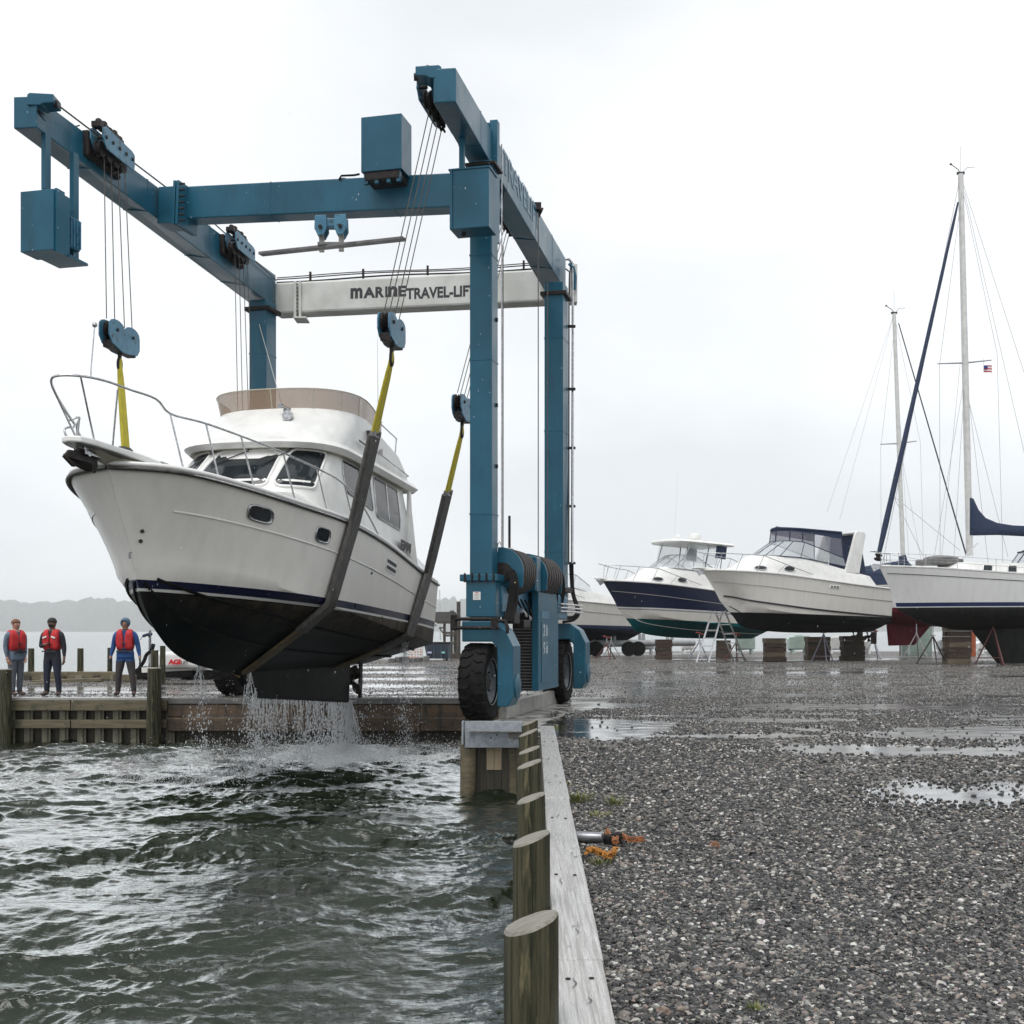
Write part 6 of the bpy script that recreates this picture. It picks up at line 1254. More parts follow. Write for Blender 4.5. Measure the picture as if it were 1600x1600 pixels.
def sail_hull(name, label, st, bw, L, bands, b, hb, hs, stemx, keel, gel):
    root = boat_root(name, label, 'sailing yacht', st, bw, -L/2, L/2-stemx, None); h = L/2
    hu = Hull([(-h,-.1+.25),(-h*.6,-.5),(-h*.1,-.95),(h*.3,-1.0),(h*.6,-.75),(h-stemx-.5,-.3),(h-stemx,.0)],
              [(-h,b*.5,.35),(-h*.6,b*.8,-.1),(-h*.1,b*.92,-.25),(h*.3,b*.78,-.25),(h*.6,b*.45,-.2),(h-stemx-.5,b*.12,-.05),(h-stemx,0,.05)],
              [(-h,b*.62,hs),(-h*.6,b*.9,hs+.0),(-h*.1,b,hs+(hb-hs)*.25),(h*.3,b*.9,hs+(hb-hs)*.5),(h*.6,b*.64,hs+(hb-hs)*.75),(h*.85,b*.27,hs+(hb-hs)*.93),(h,0,hb)], flare=1.15, belly=.16, bulge=.05)
    weld(hu.mesh(M(), 44, 6, 9)).build('hull', hull_paint(name+'_paint', bands, gel=gel), root, world=False, smooth=75)
    weld(hu.deck(M(), n=24)).build('deck', TRIMW, root, world=False, smooth=40)
    for sg in (1, -1):
        m = M(); m.tube([hu.sheer(t, sg, -.02, .04) for t in np.linspace(0, 1, 40)], .045, 6); m.build('toe_rail', ALU, root, world=False, smooth=60)
        m = M(); m.tube([hu.side(t, .84, sg)+V((0,sg*.005,0)) for t in np.linspace(0, .95, 30)], .016, 5); m.build('cove_stripe', BLACKP, root, world=False, smooth=60)
    m = M(); n_ = 9; rings = []
    (x0, x1, x2, x3, zk) = keel
    for k in range(n_):
        f = k/(n_-1); xa = x0+(x2-x0)*f; xb = x1+(x3-x1)*f; z = -.75+(zk+.75)*f; row = []
        for a in np.linspace(0, 2*math.pi, 17)[:-1]: row.append(V(((xa+xb)/2+(xa-xb)/2*math.cos(a), .16*math.sin(a)*(1-.25*f), z)))
        rings.append(row)
    m.loft(rings, True, False, True); m.build('fin_keel', hull_paint(name+'_keel', [(2.9, bands[0][1])]), root, world=False, smooth=50)
    return root, hu
s5, h5 = sail_hull('sailing_yacht', 'large white sailing yacht with navy waterline stripe and navy furled jib at the right edge', at(1790,950,57.2), at(1401,950,54.0), 12.6, [(.0,(.016,.017,.016)),(.04,(.6,.62,.64)),(.22,(.008,.02,.075))], 1.95, 1.82, 1.22, .85, (1.9,-1.75,.35,-1.55,-2.52), (.66,.66,.655))
mb5 = at(1515,868,55.6); mt5 = at(1501,272,55.6); d5 = world_of(s5, (0,0,1))-world_of(s5,(0,0,0))
bow5 = world_of(s5, (6.15,0,1.95)); P5 = lambda px, py, Y=55.6: at(px, py, Y)
cab = [(mt5, bow5, .012),(P5(1503,300,54.6), P5(1468,571,54.4), .01),(P5(1468,571,54.4), P5(1469,886,54.6), .01),(P5(1503,290,56.6), P5(1558,553,56.8), .01),(P5(1558,553,56.8), P5(1567,880,56.8), .01),
       (P5(1506,290), P5(1680,830,57), .01),(P5(1507,300), P5(1640,880,57), .01),(P5(1508,580), P5(1490,880,54.7), .009),(P5(1508,585), P5(1458,880,55), .009),(P5(1510,590), P5(1544,880,56.6), .009),(P5(1500,570,54.6), P5(1470,885,54.7), .008),(P5(1507,600), P5(1575,870,56), .009)]
ms5 = rig(s5, mb5, mt5, [(.505,1.3)], cab, .155)
m = M(); N_ = 14; jb = at(1374,862,54.0); jt = at(1497,316,55.4); m.tube([jb.lerp(jt, i/N_) for i in range(N_+1)], [.1]+[.13-.075*(i/N_)+.008*(i % 2) for i in range(1, N_)]+[.04], 10); m.build('furled_jib', NAVY, s5, smooth=60)
m = M(); m.lathe([(.1,0),(.17,.04),(.17,.1),(.1,.12),(.1,.2),(.17,.24),(.15,.3)], at(1371,876,54.0), (jt-jb), 14); m.build('furling_drum', DARK, s5, smooth=40)
m = M(); o = [(1513,776),(1519,778),(1527,796),(1538,809),(1556,817),(1580,821),(1640,824),(1700,829),(1700,842),(1600,838),(1560,836),(1513,837)]
bm1 = [P5(x, y, 55.6+(x-1513)*.004) for x, y in o]; c_ = sum(bm1, V((0,0,0)))/len(bm1)
rings = []
for dy, sc_ in ((-.2,.8),(-.16,.96),(0,1.0),(.16,.96),(.2,.8)): rings.append([V((p.x if sc_ == 1 else p.x+(c_.x-p.x)*.02*(1-sc_)*5, p.y+dy, p.z+(bm1[-1].z+.3-p.z)*(1-sc_))) for p in bm1])
m.loft(rings, True, True, True); m.build('sail_cover', NAVY, s5, smooth=70)
tr5 = Shell(plan(-4.2,1.9,3.6,1.15,1.3,zc=1.4,zf=1.65,p=2.2), plan(-4.1,1.7,3.0,1.0,1.98,zc=2.0,zf=2.02,p=2.2)); weld(tr5.mesh(M())).build('coachroof', TRIMW, s5, world=False, smooth=45)
for x, w_ in ((1.6,.42),(.35,.42),(-.75,.6),(-1.7,.6)):
    for port_ in (True, False):
        a = tr5.tx(x+w_/2, port_); b = tr5.tx(x-w_/2, port_); tr5.window(s5, [(a,.35),(b,.35),(b,.78),(a,.78)], GLASSD, STEEL, fr=.015, name='cabin_window', r_=.1)
m = M(); m.box((3.3,0,2.05), (1.7,1.2,.26)); m.ell((3.2,0,2.2), (.85,.6,.16), 14, 8); m.build('hatch_cover', CAPC, s5, world=False, bevel=.05)
dg = Shell(plan(-2.6,-1.4,-.7,1.05,2.0,p=2.5), plan(-2.6,-1.7,-1.2,.95,2.6,p=2.5)); m = M(); m.loft(list(dg.r), closed=False); m.build('dodger_window', CLEAR, s5, world=False)
m = M(); tp = dg.r[-1]; k = len(tp); m.loft([tp[:k//2], [tp[i].lerp(tp[k-1-i], .5)+V((0,0,.12)) for i in range(k//2)], [tp[k-1-i] for i in range(k//2)]], closed=False); m.build('dodger_top', NAVY, s5, world=False, smooth=60)
m = M()
for t in (.0,.25,.5,.75,.999): m.tube([dg.P(t,0), dg.P(t,.99)], .03, 6)
m.tube([dg.P(t,.97) for t in np.linspace(0,1,30)], .04, 6); m.build('dodger_frame', NAVY, s5, world=False)
m = M(); m.tube([(2.1,-.3,2.05),(1.2,-.2,2.95)], .03, 6); m.build('boom_vang', STEEL, s5, world=False)
for sg in (1, -1):
    rr = [h5.sheer(t, sg, -.08, .62) for t in np.linspace(.86, .985, 8)]
    rail(s5, smooth_path(rr+[V((6.6, .12*sg, 2.5)), V((6.75, 0, 2.48))], 3), .018, name='pulpit_rail')
    m = M(); m.tube([h5.sheer(t, sg, -.08, .60) for t in np.linspace(0, .86, 12)], .008, 5); m.build('lifeline', WIRE, s5, world=False)
    m = M(); m.tube([h5.sheer(t, sg, -.08, .32) for t in np.linspace(0, .98, 12)], .008, 5); m.build('lifeline', WIRE, s5, world=False)
    for t in (.2,.34,.48,.62,.74,.86,.93,.98): m = M(); m.tube([h5.sheer(t, sg, -.08, .02), h5.sheer(t, sg, -.08, .62)], .014, 6); m.build('stanchion', STEEL, s5, world=False)
m = M(); m.beam((5.8,0,1.9),(6.6,0,1.92),.12,.06); m.prism([V(p) for p in ((6.2,-.03,1.95),(6.75,-.03,1.9),(6.6,-.03,1.6),(6.3,-.03,1.75))], (0,.06,0)); m.build('anchor', STEEL, s5, world=False)
fl = thing('courtesy_flag', 'small red, white and blue striped flag under the tall mast spreader', 'flag', P5(1537,571,56.6))
FR = mk('flag_red', (.5,.03,.06), rough=.8); FW = mk('flag_white', (.75,.75,.75), rough=.8); FB = mk('flag_blue', (.02,.04,.2), rough=.8)
for k in range(5):
    m = M(); z = -.06*k; rr = [[P5(1537,571,56.6)+V((x*.4, .06*math.sin(x*7), z-.03*x*k*.3+dz)) for x in np.linspace(0,1,7)] for dz in (0,-.06)]; rr += [[q+V((0,.006,0)) for q in r_] for r_ in rr[::-1]]
    m.loft(rr+[rr[0]], closed=False); m.build('flag_stripe', FR if k % 2 == 0 else FW, fl)
m = M(); m.box(P5(1537,571,56.6)+V((.09,-.02,-.07)), (.16,.012,.14)); m.build('flag_canton', FB, fl)
m = M(); m.tube([P5(1537,560,56.6), P5(1537,582,56.6)], .008, 4); m.build('flag_halyard', WIRE, fl)

s4, h4 = sail_hull('sailing_yacht', 'second sailing yacht with maroon bottom and shorter mast, behind the cream cruiser', at(1285,955,68.5), at(1530,950,71.0), 10.4, [(.1,MAROON),(.2,(.6,.6,.6))], 1.7, 1.5, 1.3, .8, (1.4,-1.7,.1,-1.6,-2.05), (.66,.66,.655))
mb4 = at(1412,900,69.5); mt4 = at(1397,490,69.5); P4 = lambda px, py, Y=69.5: at(px, py, Y)
rig(s4, mb4, mt4, [(.505,1.1)], [(mt4, P4(1292,800), .008),(mt4, P4(1312,812), .008),(P4(1399,500), P4(1376,701), .009),(P4(1376,701), P4(1377,880), .009),(P4(1399,500), P4(1438,691), .009),(P4(1438,691), P4(1443,880), .009),(P4(1400,560), P4(1420,870), .008),(P4(1405,690), P4(1440,880), .008)], .13)
m = M(); m.tube([P4(1404,505), P4(1510,868)], [.03,.045], 6); m.build('furled_jib', mk('dark_sail', (.04,.045,.06), rough=.8), s4)
for a, b in (((1396,775),(1500,860)),((1396,775),(1442,868))): m = M(); m.tube([P4(*a), P4(*b)], .012, 5); m.build('rigging_wire', WIRE, s4)
m = M(); m.tube([P4(1410,868), P4(1412,880), P4(1400,886), P4(1370,890), P4(1335,893)], [.2,.3,.34,.3,.22], 10); m.tube([P4(1412,880), P4(1425,893), P4(1436,896)], [.26,.24,.16], 8); m.build('sail_cover', NAVY, s4, smooth=70)
m = M(); c = P4(1352,905); m.box(c, (2.6,1.6,1.1)); m.build('cockpit_cover', NAVY, s4, bevel=.25)

# ------------------------------------------------------------------ stands, blocks, ladder
PRIM = [mk('stand_'+n_, c, c2, .55, scale=9, c3=(.12,.06,.04), s3=8) for n_, c, c2 in (('grey',(.32,.31,.32),(.22,.2,.2)),('maroon',(.14,.045,.04),(.1,.04,.035)),('dark',(.05,.045,.045),(.08,.06,.05)),('lilac',(.34,.34,.42),(.25,.24,.3)))]
PADO = mk('red_pad', (.3,.05,.04), (.2,.04,.03), .7, scale=8)
def jack_stand(p, h_, mt, label, yaw=0, pad=True, spread=.62):
    r = thing('jack_stand', label, 'boat stand', p, 'jack stands propping the stored boats', (0,0,yaw))
    hh = h_*.72
    for k in range(3):
        a = k*2.094+.4; m = M(); m.tube([(.0,0,hh), (spread*math.cos(a), spread*math.sin(a), .02)], .032, 8); m.box((spread*math.cos(a), spread*math.sin(a), .015), (.1,.1,.03)); m.build('leg', mt, r, world=False)
    m = M(); c = [V((spread*.82*math.cos(k*2.094+.4), spread*.82*math.sin(k*2.094+.4), hh*.18)) for k in range(3)]
    m.tube(c, .018, 6, closed=True); m.build('brace', mt, r, world=False)
    m = M(); m.tube([(0,0,hh-.1),(0,0,h_)], .025, 8); m.cyl((-.12,0,hh+.04),(.12,0,hh+.04),.015,n=6); m.build('screw_post', STEEL, r, world=False)
    if pad: m = M(); m.box((0,0,h_+.03), (.34,.34,.06), rot=Matrix.Rotation(R(18),3,'Y')); m.build('pad', PADO, r, world=False, bevel=.01)
    return r
JS = [(948,1024,65.0,1.15,1,'maroon jack stand under the bow of the navy boat',.3),(955,1021,69,1.2,0,'grey jack stand behind the maroon one under the navy bow',1.2),(1093,1030,63,1.35,3,'jack stand to the left of the stepladder',.2),(1150,1031,61,1.3,1,'rusty stand between ladder and nearest block stack',.9),
      (1287,1033,60.5,1.9,3,'lilac jack stand with a red pad under the middle of the cream cruiser',.1),(1365,1027,66,1.5,3,'jack stand near the propellers of the cream cruiser',.5),(1458,1038,55.2,1.75,2,'dark wide jack stand left of the stacked timber under the white yacht',.0),(1552,1040,54.5,2.35,1,'maroon jack stand with red pad in front of the fin keel',.35),(1432,1026,68,1.9,0,'pale jack stand against the maroon hull',.7)]
for px, py, Yj, hj, mi, lb_, yw in JS: p = at(px, py, Yj); p.z = 0; jack_stand(p, hj, PRIM[mi], lb_, yw, pad=mi != 0, spread=.75 if px > 1400 else .6)
BLK = [mk('block_'+n_, c, c2, .6, scale=3, stretch=(.5,3,4), bump=.01, bscale=8, c3=(.04,.03,.02), s3=3) for n_, c, c2 in (('brown',(.10,.065,.045),(.055,.035,.025)),('tan',(.21,.165,.11),(.13,.1,.065)),('dark',(.035,.028,.02),(.06,.045,.03)))]
def stack(px, Y, w_, h_, n_, label, mats, d=.8):
    p = at(px, 1000, Y); p.z = 0; r = thing('block_stack', label, 'timber blocks', p, 'keel block stacks')
    for k in range(n_):
        z = h_*(k+.5)/n_; 
        if k % 2 == 0: m = M(); m.box((random.uniform(-.03,.03), 0, z), (w_, d, h_/n_-.008), yaw=random.uniform(-.05,.05)); m.build('block', BLK[mats[k % len(mats)]], r, world=False, bevel=.012)
        else:
            for s_ in (-1, 1): m = M(); m.box((random.uniform(-.03,.03), s_*d*.26, z), (w_*.96, d*.46, h_/n_-.008), yaw=random.uniform(-.06,.06)); m.build('block', BLK[mats[k % len(mats)]], r, world=False, bevel=.012)
    return r
stack(1037, 65.5, .85, 1.05, 5, 'block stack under the teal bottom, brown with a dark right end', [0,0,2])
stack(1210, 60, 1.0, 1.15, 5, 'block stack right of the ladder with one pale tan course', [0,1,0])
stack(1277, 64, 1.2, 1.2, 5, 'block stack behind the lilac jack stand', [0,2])
stack(1332, 62, 1.1, 1.25, 5, 'dark mossy block stack under the cruiser stern', [2])
stack(1495, 55.4, 1.05, 1.75, 7, 'tall stack of six rough timbers under the white sailing yacht', [1,0,0])
stack(1130, 66, .7, 1.0, 4, 'block stack seen through the ladder rungs', [0,2])
ALUL = mk('ladder_aluminium', (.62,.62,.63), (.45,.45,.46), .3, scale=9, metal=.7)
ld = thing('stepladder', 'tall aluminium A-frame ladder standing open beside the cream cruiser bow', 'ladder', on_z(1125,1033,0))
YL = 58.8
A = [(at(1088,1034,YL), at(1113,955,YL+.5)), (at(1107,1035,YL-.1), at(1129,955,YL+.4))]; B = [(at(1146,1031,YL+1.5), at(1118,956,YL+.6)), (at(1164,1031,YL+1.4), at(1133,955,YL+.5))]
for pr, nr in ((A, 6), (B, 5)):
    for a, b in pr: a.z = 0; m = M(); m.beam(a, b, .075, .06, up=(0,1,0)); m.build('side_rail', ALUL, ld)
    for k in range(1, nr+1):
        f = k/(nr+.4); m = M(); m.beam(pr[0][0].lerp(pr[0][1], f), pr[1][0].lerp(pr[1][1], f), .09 if pr is A else .05, .04); m.build('rung', ALUL, ld)

# ------------------------------------------------------------------ clutter under and behind the boats
def clut(px, y0, y1, w_px, Y, mt, label, cat, d=.6, nm=None, bev=.03):
    zb = 0; zt = H-(y0-HY)/F*Y; w_ = w_px/F*Y; c = at(px, 1000, Y)
    m = M(); m.box((c.x, Y, zt/2), (w_, d, zt)); m.box((c.x, Y, zt*.98), (w_*1.04, d*1.05, zt*.05)); m.box((c.x, Y-d*.5, zt*.5), (w_*.9, .03, zt*.8)); return m.solo(nm or cat.replace(' ', '_'), mt, label, cat, (c.x, Y, 0), bevel=bev)
PALEG = mk('pale_green_panel', (.42,.52,.47), (.35,.45,.4), .5, scale=5)
GREYM = mk('grey_cover', (.4,.42,.43), (.3,.31,.32), .6, scale=5)
clut(1437, 975, 1020, 34, 74, PALEG, 'pale green cabinet behind the maroon hull', 'cabinet'); clut(1413, 978, 1018, 9, 73, PALEG, 'narrow pale green post box left of the cabinet', 'cabinet', .3)
clut(1520, 986, 1022, 7, 72, mk('orange_drum', (.5,.13,.05), (.35,.08,.03), .5, scale=6), 'orange post behind the fin keel of the white yacht', 'post', .3)
clut(1598, 985, 1030, 22, 60, mk('olive_crate', (.22,.21,.14), (.14,.13,.09), .6, scale=6), 'slatted olive crate at the right edge behind the keel', 'crate')
clut(1420, 992, 1018, 18, 76, BLK[0], 'brown shed wall seen under the maroon hull', 'shed', 1.5)
# row of distant white and pale craft glimpsed below the hulls
for i, (px, w_, y0, mt, lb_) in enumerate(((925,30,1008,TRIMW,'small white dinghy behind the far-left boat trailer'),(1010,24,1003,GREYM,'grey covered dinghy behind the navy boat'),(1075,20,1002,TRIMW,'white dinghy left of the ladder'),(1165,30,998,PALEG,'pale green dinghy right of the ladder'),(1248,34,996,PALEG,'pale green skiff behind the block stacks'),(1308,36,997,TRIMW,'white skiff behind the lilac stand'),(1350,20,1004,TRIMW,'white dinghy behind the propellers'),(1480,30,1000,GREYM,'grey dinghy behind the tall timber stack'),(1540,26,1003,TRIMW,'white skiff right of the orange post'))):
    Y = 80; c = at(px, 1000, Y); L_ = w_/F*Y; zt = H-(y0-HY)/F*Y; m = M(); rings = []
    for f in np.linspace(0, 1, 9):
        b_ = .55*math.sin(math.pi*min(1, .25+f*.75))**.6*(1 if f < 1 else .02)+.02; x = c.x-L_/2+L_*f; rings.append([V((x, Y-b_, zt+.12*f)), V((x, Y-b_*.7, .35)), V((x, Y, .22+.1*f)), V((x, Y+b_*.7, .35)), V((x, Y+b_, zt+.12*f)), V((x, Y+b_*.5, zt-.1)), V((x, Y-b_*.5, zt-.1))])
    m.loft(rings, True, True, True); m.box((c.x, Y, zt+.05), (L_*.3, .5, .2))
    for q in (-.3, .3): m.box((c.x+L_*q, Y, .15), (.12, .9, .3))
    m.solo('dinghy', mt, lb_, 'dinghy', (c.x, Y, 0), 'small craft far behind the stored boats')
# tube trailer under the far-left boat
tr0 = thing('boat_trailer', 'long grey tubular boat trailer under the far-left cruiser', 'trailer', at(985,1015,72)*1); c0 = at(905,1006,71.5); c1 = at(1085,1004,73.5)
for dy in (0, 2.1): m = M(); m.tube([c0+V((0,dy,0)), c1+V((0,dy,0))], .2, 12); m.build('chassis_tube', GREYM, tr0, smooth=50)
for f in (.12,.3,.55,.8):
    for dy in (0, 2.1): m = M(); q = c0.lerp(c1, f)+V((0,dy,0)); m.cyl(q, q+V((0,0,.55)), .12, .09, n=10); m.build('bunk_post', GREYM, tr0); 
for f in (.06,.14,.42,.5):
    q = c0.lerp(c1, f); m = M(); m.lathe([(.2,-.12),(.42,-.14),(.45,0),(.42,.14),(.2,.12)], V((q.x, q.y-.3, .45)), (0,1,0), 20); m.build('tyre', BLACK, tr0, smooth=40)

# ------------------------------------------------------------------ shelter, skips, fence, posts at the shore beyond the stern
SHG = mk('shelter_roof_shingle', (.03,.028,.027), (.05,.047,.045), .9, scale=9, spec=.2); DWOOD = mk('dark_weathered_timber', (.05,.042,.035), (.08,.07,.06), .7, scale=5)
YS = 66; P = lambda px, py, dy=0: at(px, py, YS+dy)
sh = thing('shelter', 'open timber boathouse with dark hipped roof on posts, right of the yacht stern', 'shelter', at(697,1025,YS)*1)
m = M(); m.add([P(669,971), P(718,971), P(712,956,2), P(668,956,2), P(669,971,4.5), P(718,971,4.5)], [(0,1,2,3),(3,2,5,4),(1,5,2),(0,3,4)]); m.build('roof', SHG, sh)
m = M(); m.beam(P(668,972.5), P(718,972.5), .12, .14); m.build('eaves_beam', DWOOD, sh)
for px in (694.5,705.5,710.5,714.5):
    for dy in (.1, 4.2): m = M(); a = P(px,973,dy); b = P(px,1027,dy); b.z = 0; m.beam(a, b, .14, .14, up=(0,1,0)); m.build('post', DWOOD, sh)
for y in (989,993,1005): m = M(); m.beam(P(692,y), P(719,y), .12, .12); m.build('deck_rail', DWOOD, sh)
m = M(); m.beam(P(686,981), P(694,981), .08,.08); m.beam(P(687,982), P(693,990), .07,.07); m.build('bracket', DWOOD, sh)
m = M(); m.cyl(at(706,954,YS+2), at(706,957,YS+2), .12, n=10); m.build('roof_vent', DWOOD, sh)
m = M(); a = at(716.5,940,YS-.8); b = at(716.5,1028,YS-.8); b.z = 0; m.cyl(a, b, .11, n=10); m.solo('tall_post', DWOOD, 'tall dark mooring post in front of the shelter', 'post', b)
m = M(); a = at(687,922,YS+6); b = at(688,1000,YS+6); m.tube([a, b], .03, 5); m.solo('thin_mast', ALU, 'thin grey pole rising behind the shelter roof', 'pole', b)
BIN = mk('skip_blue_grey', (.045,.07,.10), (.07,.09,.12), .55, scale=5, c3=(.12,.08,.06), s3=5)
sk = thing('skip_bin', 'dark blue-grey rubbish skip with lid and pale stickers beside the shelter', 'skip', at(684,1027,62)*1)
a0 = at(664,1005,62); a1 = at(704,1026,62); m = M(); m.hexa([V((a0.x+.15,61.4,.12)), V((a1.x-.05,61.4,.12)), V((a1.x-.05,62.6,.12)), V((a0.x+.15,62.6,.12)), V((a0.x,61.2,a0.z)), V((a1.x,61.2,a0.z)), V((a1.x,62.8,a0.z)), V((a0.x,62.8,a0.z))]); m.build('body', BIN, sk, bevel=.03)
m = M(); m.box(((a0.x+a1.x)/2,62,a0.z+.03), (a1.x-a0.x+.1,1.7,.06)); m.build('lid', DARK, sk)
for k in range(4): m = M(); m.box((a0.x+.15+k*.36,61.24,.5), (.05,.1,.7)); m.build('rib', BIN, sk)
for x_, c_ in ((.28,(.5,.5,.7)),(.95,(.25,.55,.5))): m = M(); m.box((a0.x+x_,61.22,.42), (.22,.02,.09)); m.build('sticker', mk('sticker_col', c_, rough=.5), sk)
for k, x_ in enumerate((.1, 1.1)): m = M(); m.cyl((a0.x+x_,61.6,.1),(a0.x+x_+.08,61.6,.1),.1,n=10); m.build('caster', BLACK, sk)
OF = mk('orange_mesh', (.6,.2,.1), (.62,.6,.58), .7, scale=5, lo=.4, hi=.6)
fe = thing('safety_fence', 'orange and white plastic safety fence left of the skip', 'fence', at(650,1028,63)*1)
for k in range(6):
    a = at(637+k*4.6,1010,63); m = M(); m.cyl((a.x,63,0),(a.x,63,.75),.02,n=6); m.build('fence_post', TRIMW, fe)
for z in (.15,.28,.41,.54,.68): m = M(); a = at(636,1010,63); b = at(661,1010,63); m.box(((a.x+b.x)/2,63,z),(b.x-a.x,.015,.07)); m.build('mesh_strip', OF, fe)
m = M(); a = at(612,1020,58); 
for k in range(6): m.box((a.x+k*.33, 58+.1*(k%2), .1+.04*(k%3)), (.3,.25,.2+.06*(k%2)), yaw=k)
m.build('shore_rubble', CAPC, kind='stuff', bevel=.03)
# shoreline kerb timber right of the lift
m = M(); a = at(700,1024,68); b = at(790,1024,69); m.beam(V((a.x,a.y,.12)), V((b.x,b.y,.12)), .3,.24); m.solo('shore_timber', WALER, 'long timber kerb along the shore right of the shelter', 'timber', V((a.x,a.y,0)))

# ------------------------------------------------------------------ left: far posts, timbers, skiff on its trailer
for px0, px1, y0, Yp, lb_ in ((43,53,1013,37,'far round post between the two men on the left'),(120,130,1013,37.5,'far round post standing alone between the men in black and blue'),(167,175,1012,38,'far round post close behind the man in blue'),(235,247,1016,36,'short round post behind the near quay pile'),(249,258,1009,35,'taller round post touching the yacht forefoot')):
    c = at((px0+px1)/2, 1040, Yp); r_ = (px1-px0)/2/F*Yp; zt = H-(y0-HY)/F*Yp; m = M(); m.tube([(c.x, Yp, -1.5),(c.x+.01, Yp, 0),(c.x+.015, Yp, zt)], [r_*1.1, r_, r_*.93], 14); m.solo('shore_post', PILE, lb_, 'post', (c.x, Yp, 0), 'round posts along the far edge of the yard', smooth=40)
fq = thing('shore_timbers', 'weathered horizontal timbers edging the yard behind the men', 'timbers', at(110,1062,36)*1)
for (pa, ya, pb, yb, Yq, h_) in ((38,1056,182,1056,37,.26),(52,1066,160,1062,35.8,.12),(28,1072,75,1069,34.5,.14),(178,1058,212,1060,36,.2)):
    a = at(pa, ya, Yq); b = at(pb, yb, Yq); m = M(); m.beam(a, b, .25, h_); m.build('timber', WALER, fq, bevel=.02)
for k in range(6):
    a = at(42+k*27,1058,36.8); m = M(); m.box((a.x,36.85,-.4),(.2,.1,1.1)); m.build('timber_leg', SHEETL if k % 2 else SHEETD, fq)
YT = 38.5; rt = thing('work_skiff', 'low white work boat with dark red lettering, on the ground behind the yacht keel', 'boat', at(290,1052,YT)*1)
a = at(214,1036,YT); b = at(395,1050,YT); m = M(); rings = []
for f in np.linspace(0, 1, 14):
    x = a.x+(b.x-a.x)*f; b_ = .95*min(1, (f*2.6)**.6)+.03; zt = H-(np.interp(f, [0,.15,.5,1],[1044,1040,1034,1034])-HY)/F*YT; zb = H-(np.interp(f,[0,.1,1],[1048,1056,1056])-HY)/F*YT
    rings.append([V((x, YT-b_, zt)), V((x, YT-b_*.92, (zt+zb)/2)), V((x, YT-b_*.55, zb)), V((x, YT+b_*.55, zb)), V((x, YT+b_, zt)), V((x, YT, zt+.02))])
m.loft(rings, True, True, True); m.build('hull', TRIMW, rt, smooth=40)
m = M(); q = at(258,1036,YT-1.0); m.box(q+V((.55,0,.1)), (1.6,.9,.5)); m.build('console', TRIMW, rt, bevel=.1)
m = M(); put_text(m, 'AGI', .19, at(281,1035,YT-.975)+V((0,-.55,.02)), (1,0,.0), (0,0,1), extrude=.004, off=.014, sx=1.15); m.build('red_lettering', mk('red_paint', (.55,.02,.03), rough=.5), rt)
m = M(); put_text(m, 'LET', .14, at(291,1036,YT-.975)+V((.1,-.55,.02)), (1,0,.0), (0,0,1), extrude=.004, off=.008); m.build('grey_lettering', CAPC, rt)
m = M(); m.beam(at(222,1047,YT-1.1), at(300,1043,YT-1.1), .1,.16); m.beam(at(300,1043,YT-1.1), at(392,1043,YT-1.1), .1,.14); m.build('trailer_rail', TRIMW, rt)
m = M(); m.box(at(268,1052,YT-.6), (1.5,1,.24)); m.box(at(345,1054,YT-.5), (2.2,.9,.25)); m.build('dark_bunk', DARK, rt, bevel=.03)
for px in (228, 222): m = M(); c = at(px,1054,YT-.9); m.lathe([(.1,-.09),(.24,-.1),(.26,0),(.24,.1),(.1,.09)], c, (.3,1,0), 16); m.build('tyre', BLACK, rt, smooth=40)
m = M(); m.tube([at(234,985,YT-.6), at(234,1048,YT-.6)], .05, 8); m.build('console_post', STEEL, rt)
m = M(); m.tube(smooth_path([at(219,1000,YT-.7), at(224,994,YT-.7), at(233,991,YT-.7), at(238,991,YT-.7)], 4), [.01]*4+[.05]*8+[.03], 6) ; m.build('canvas_strap', NAVY, rt)
m = M(); m.tube(smooth_path([at(240,1006,YT-.8), at(237,1016,YT-.8), at(229,1023,YT-.8), at(225,1033,YT-.8), at(218,1044,YT-.8), at(219,1053,YT-.8)], 4), .06, 6); m.build('winch_strap', BLACK, rt)
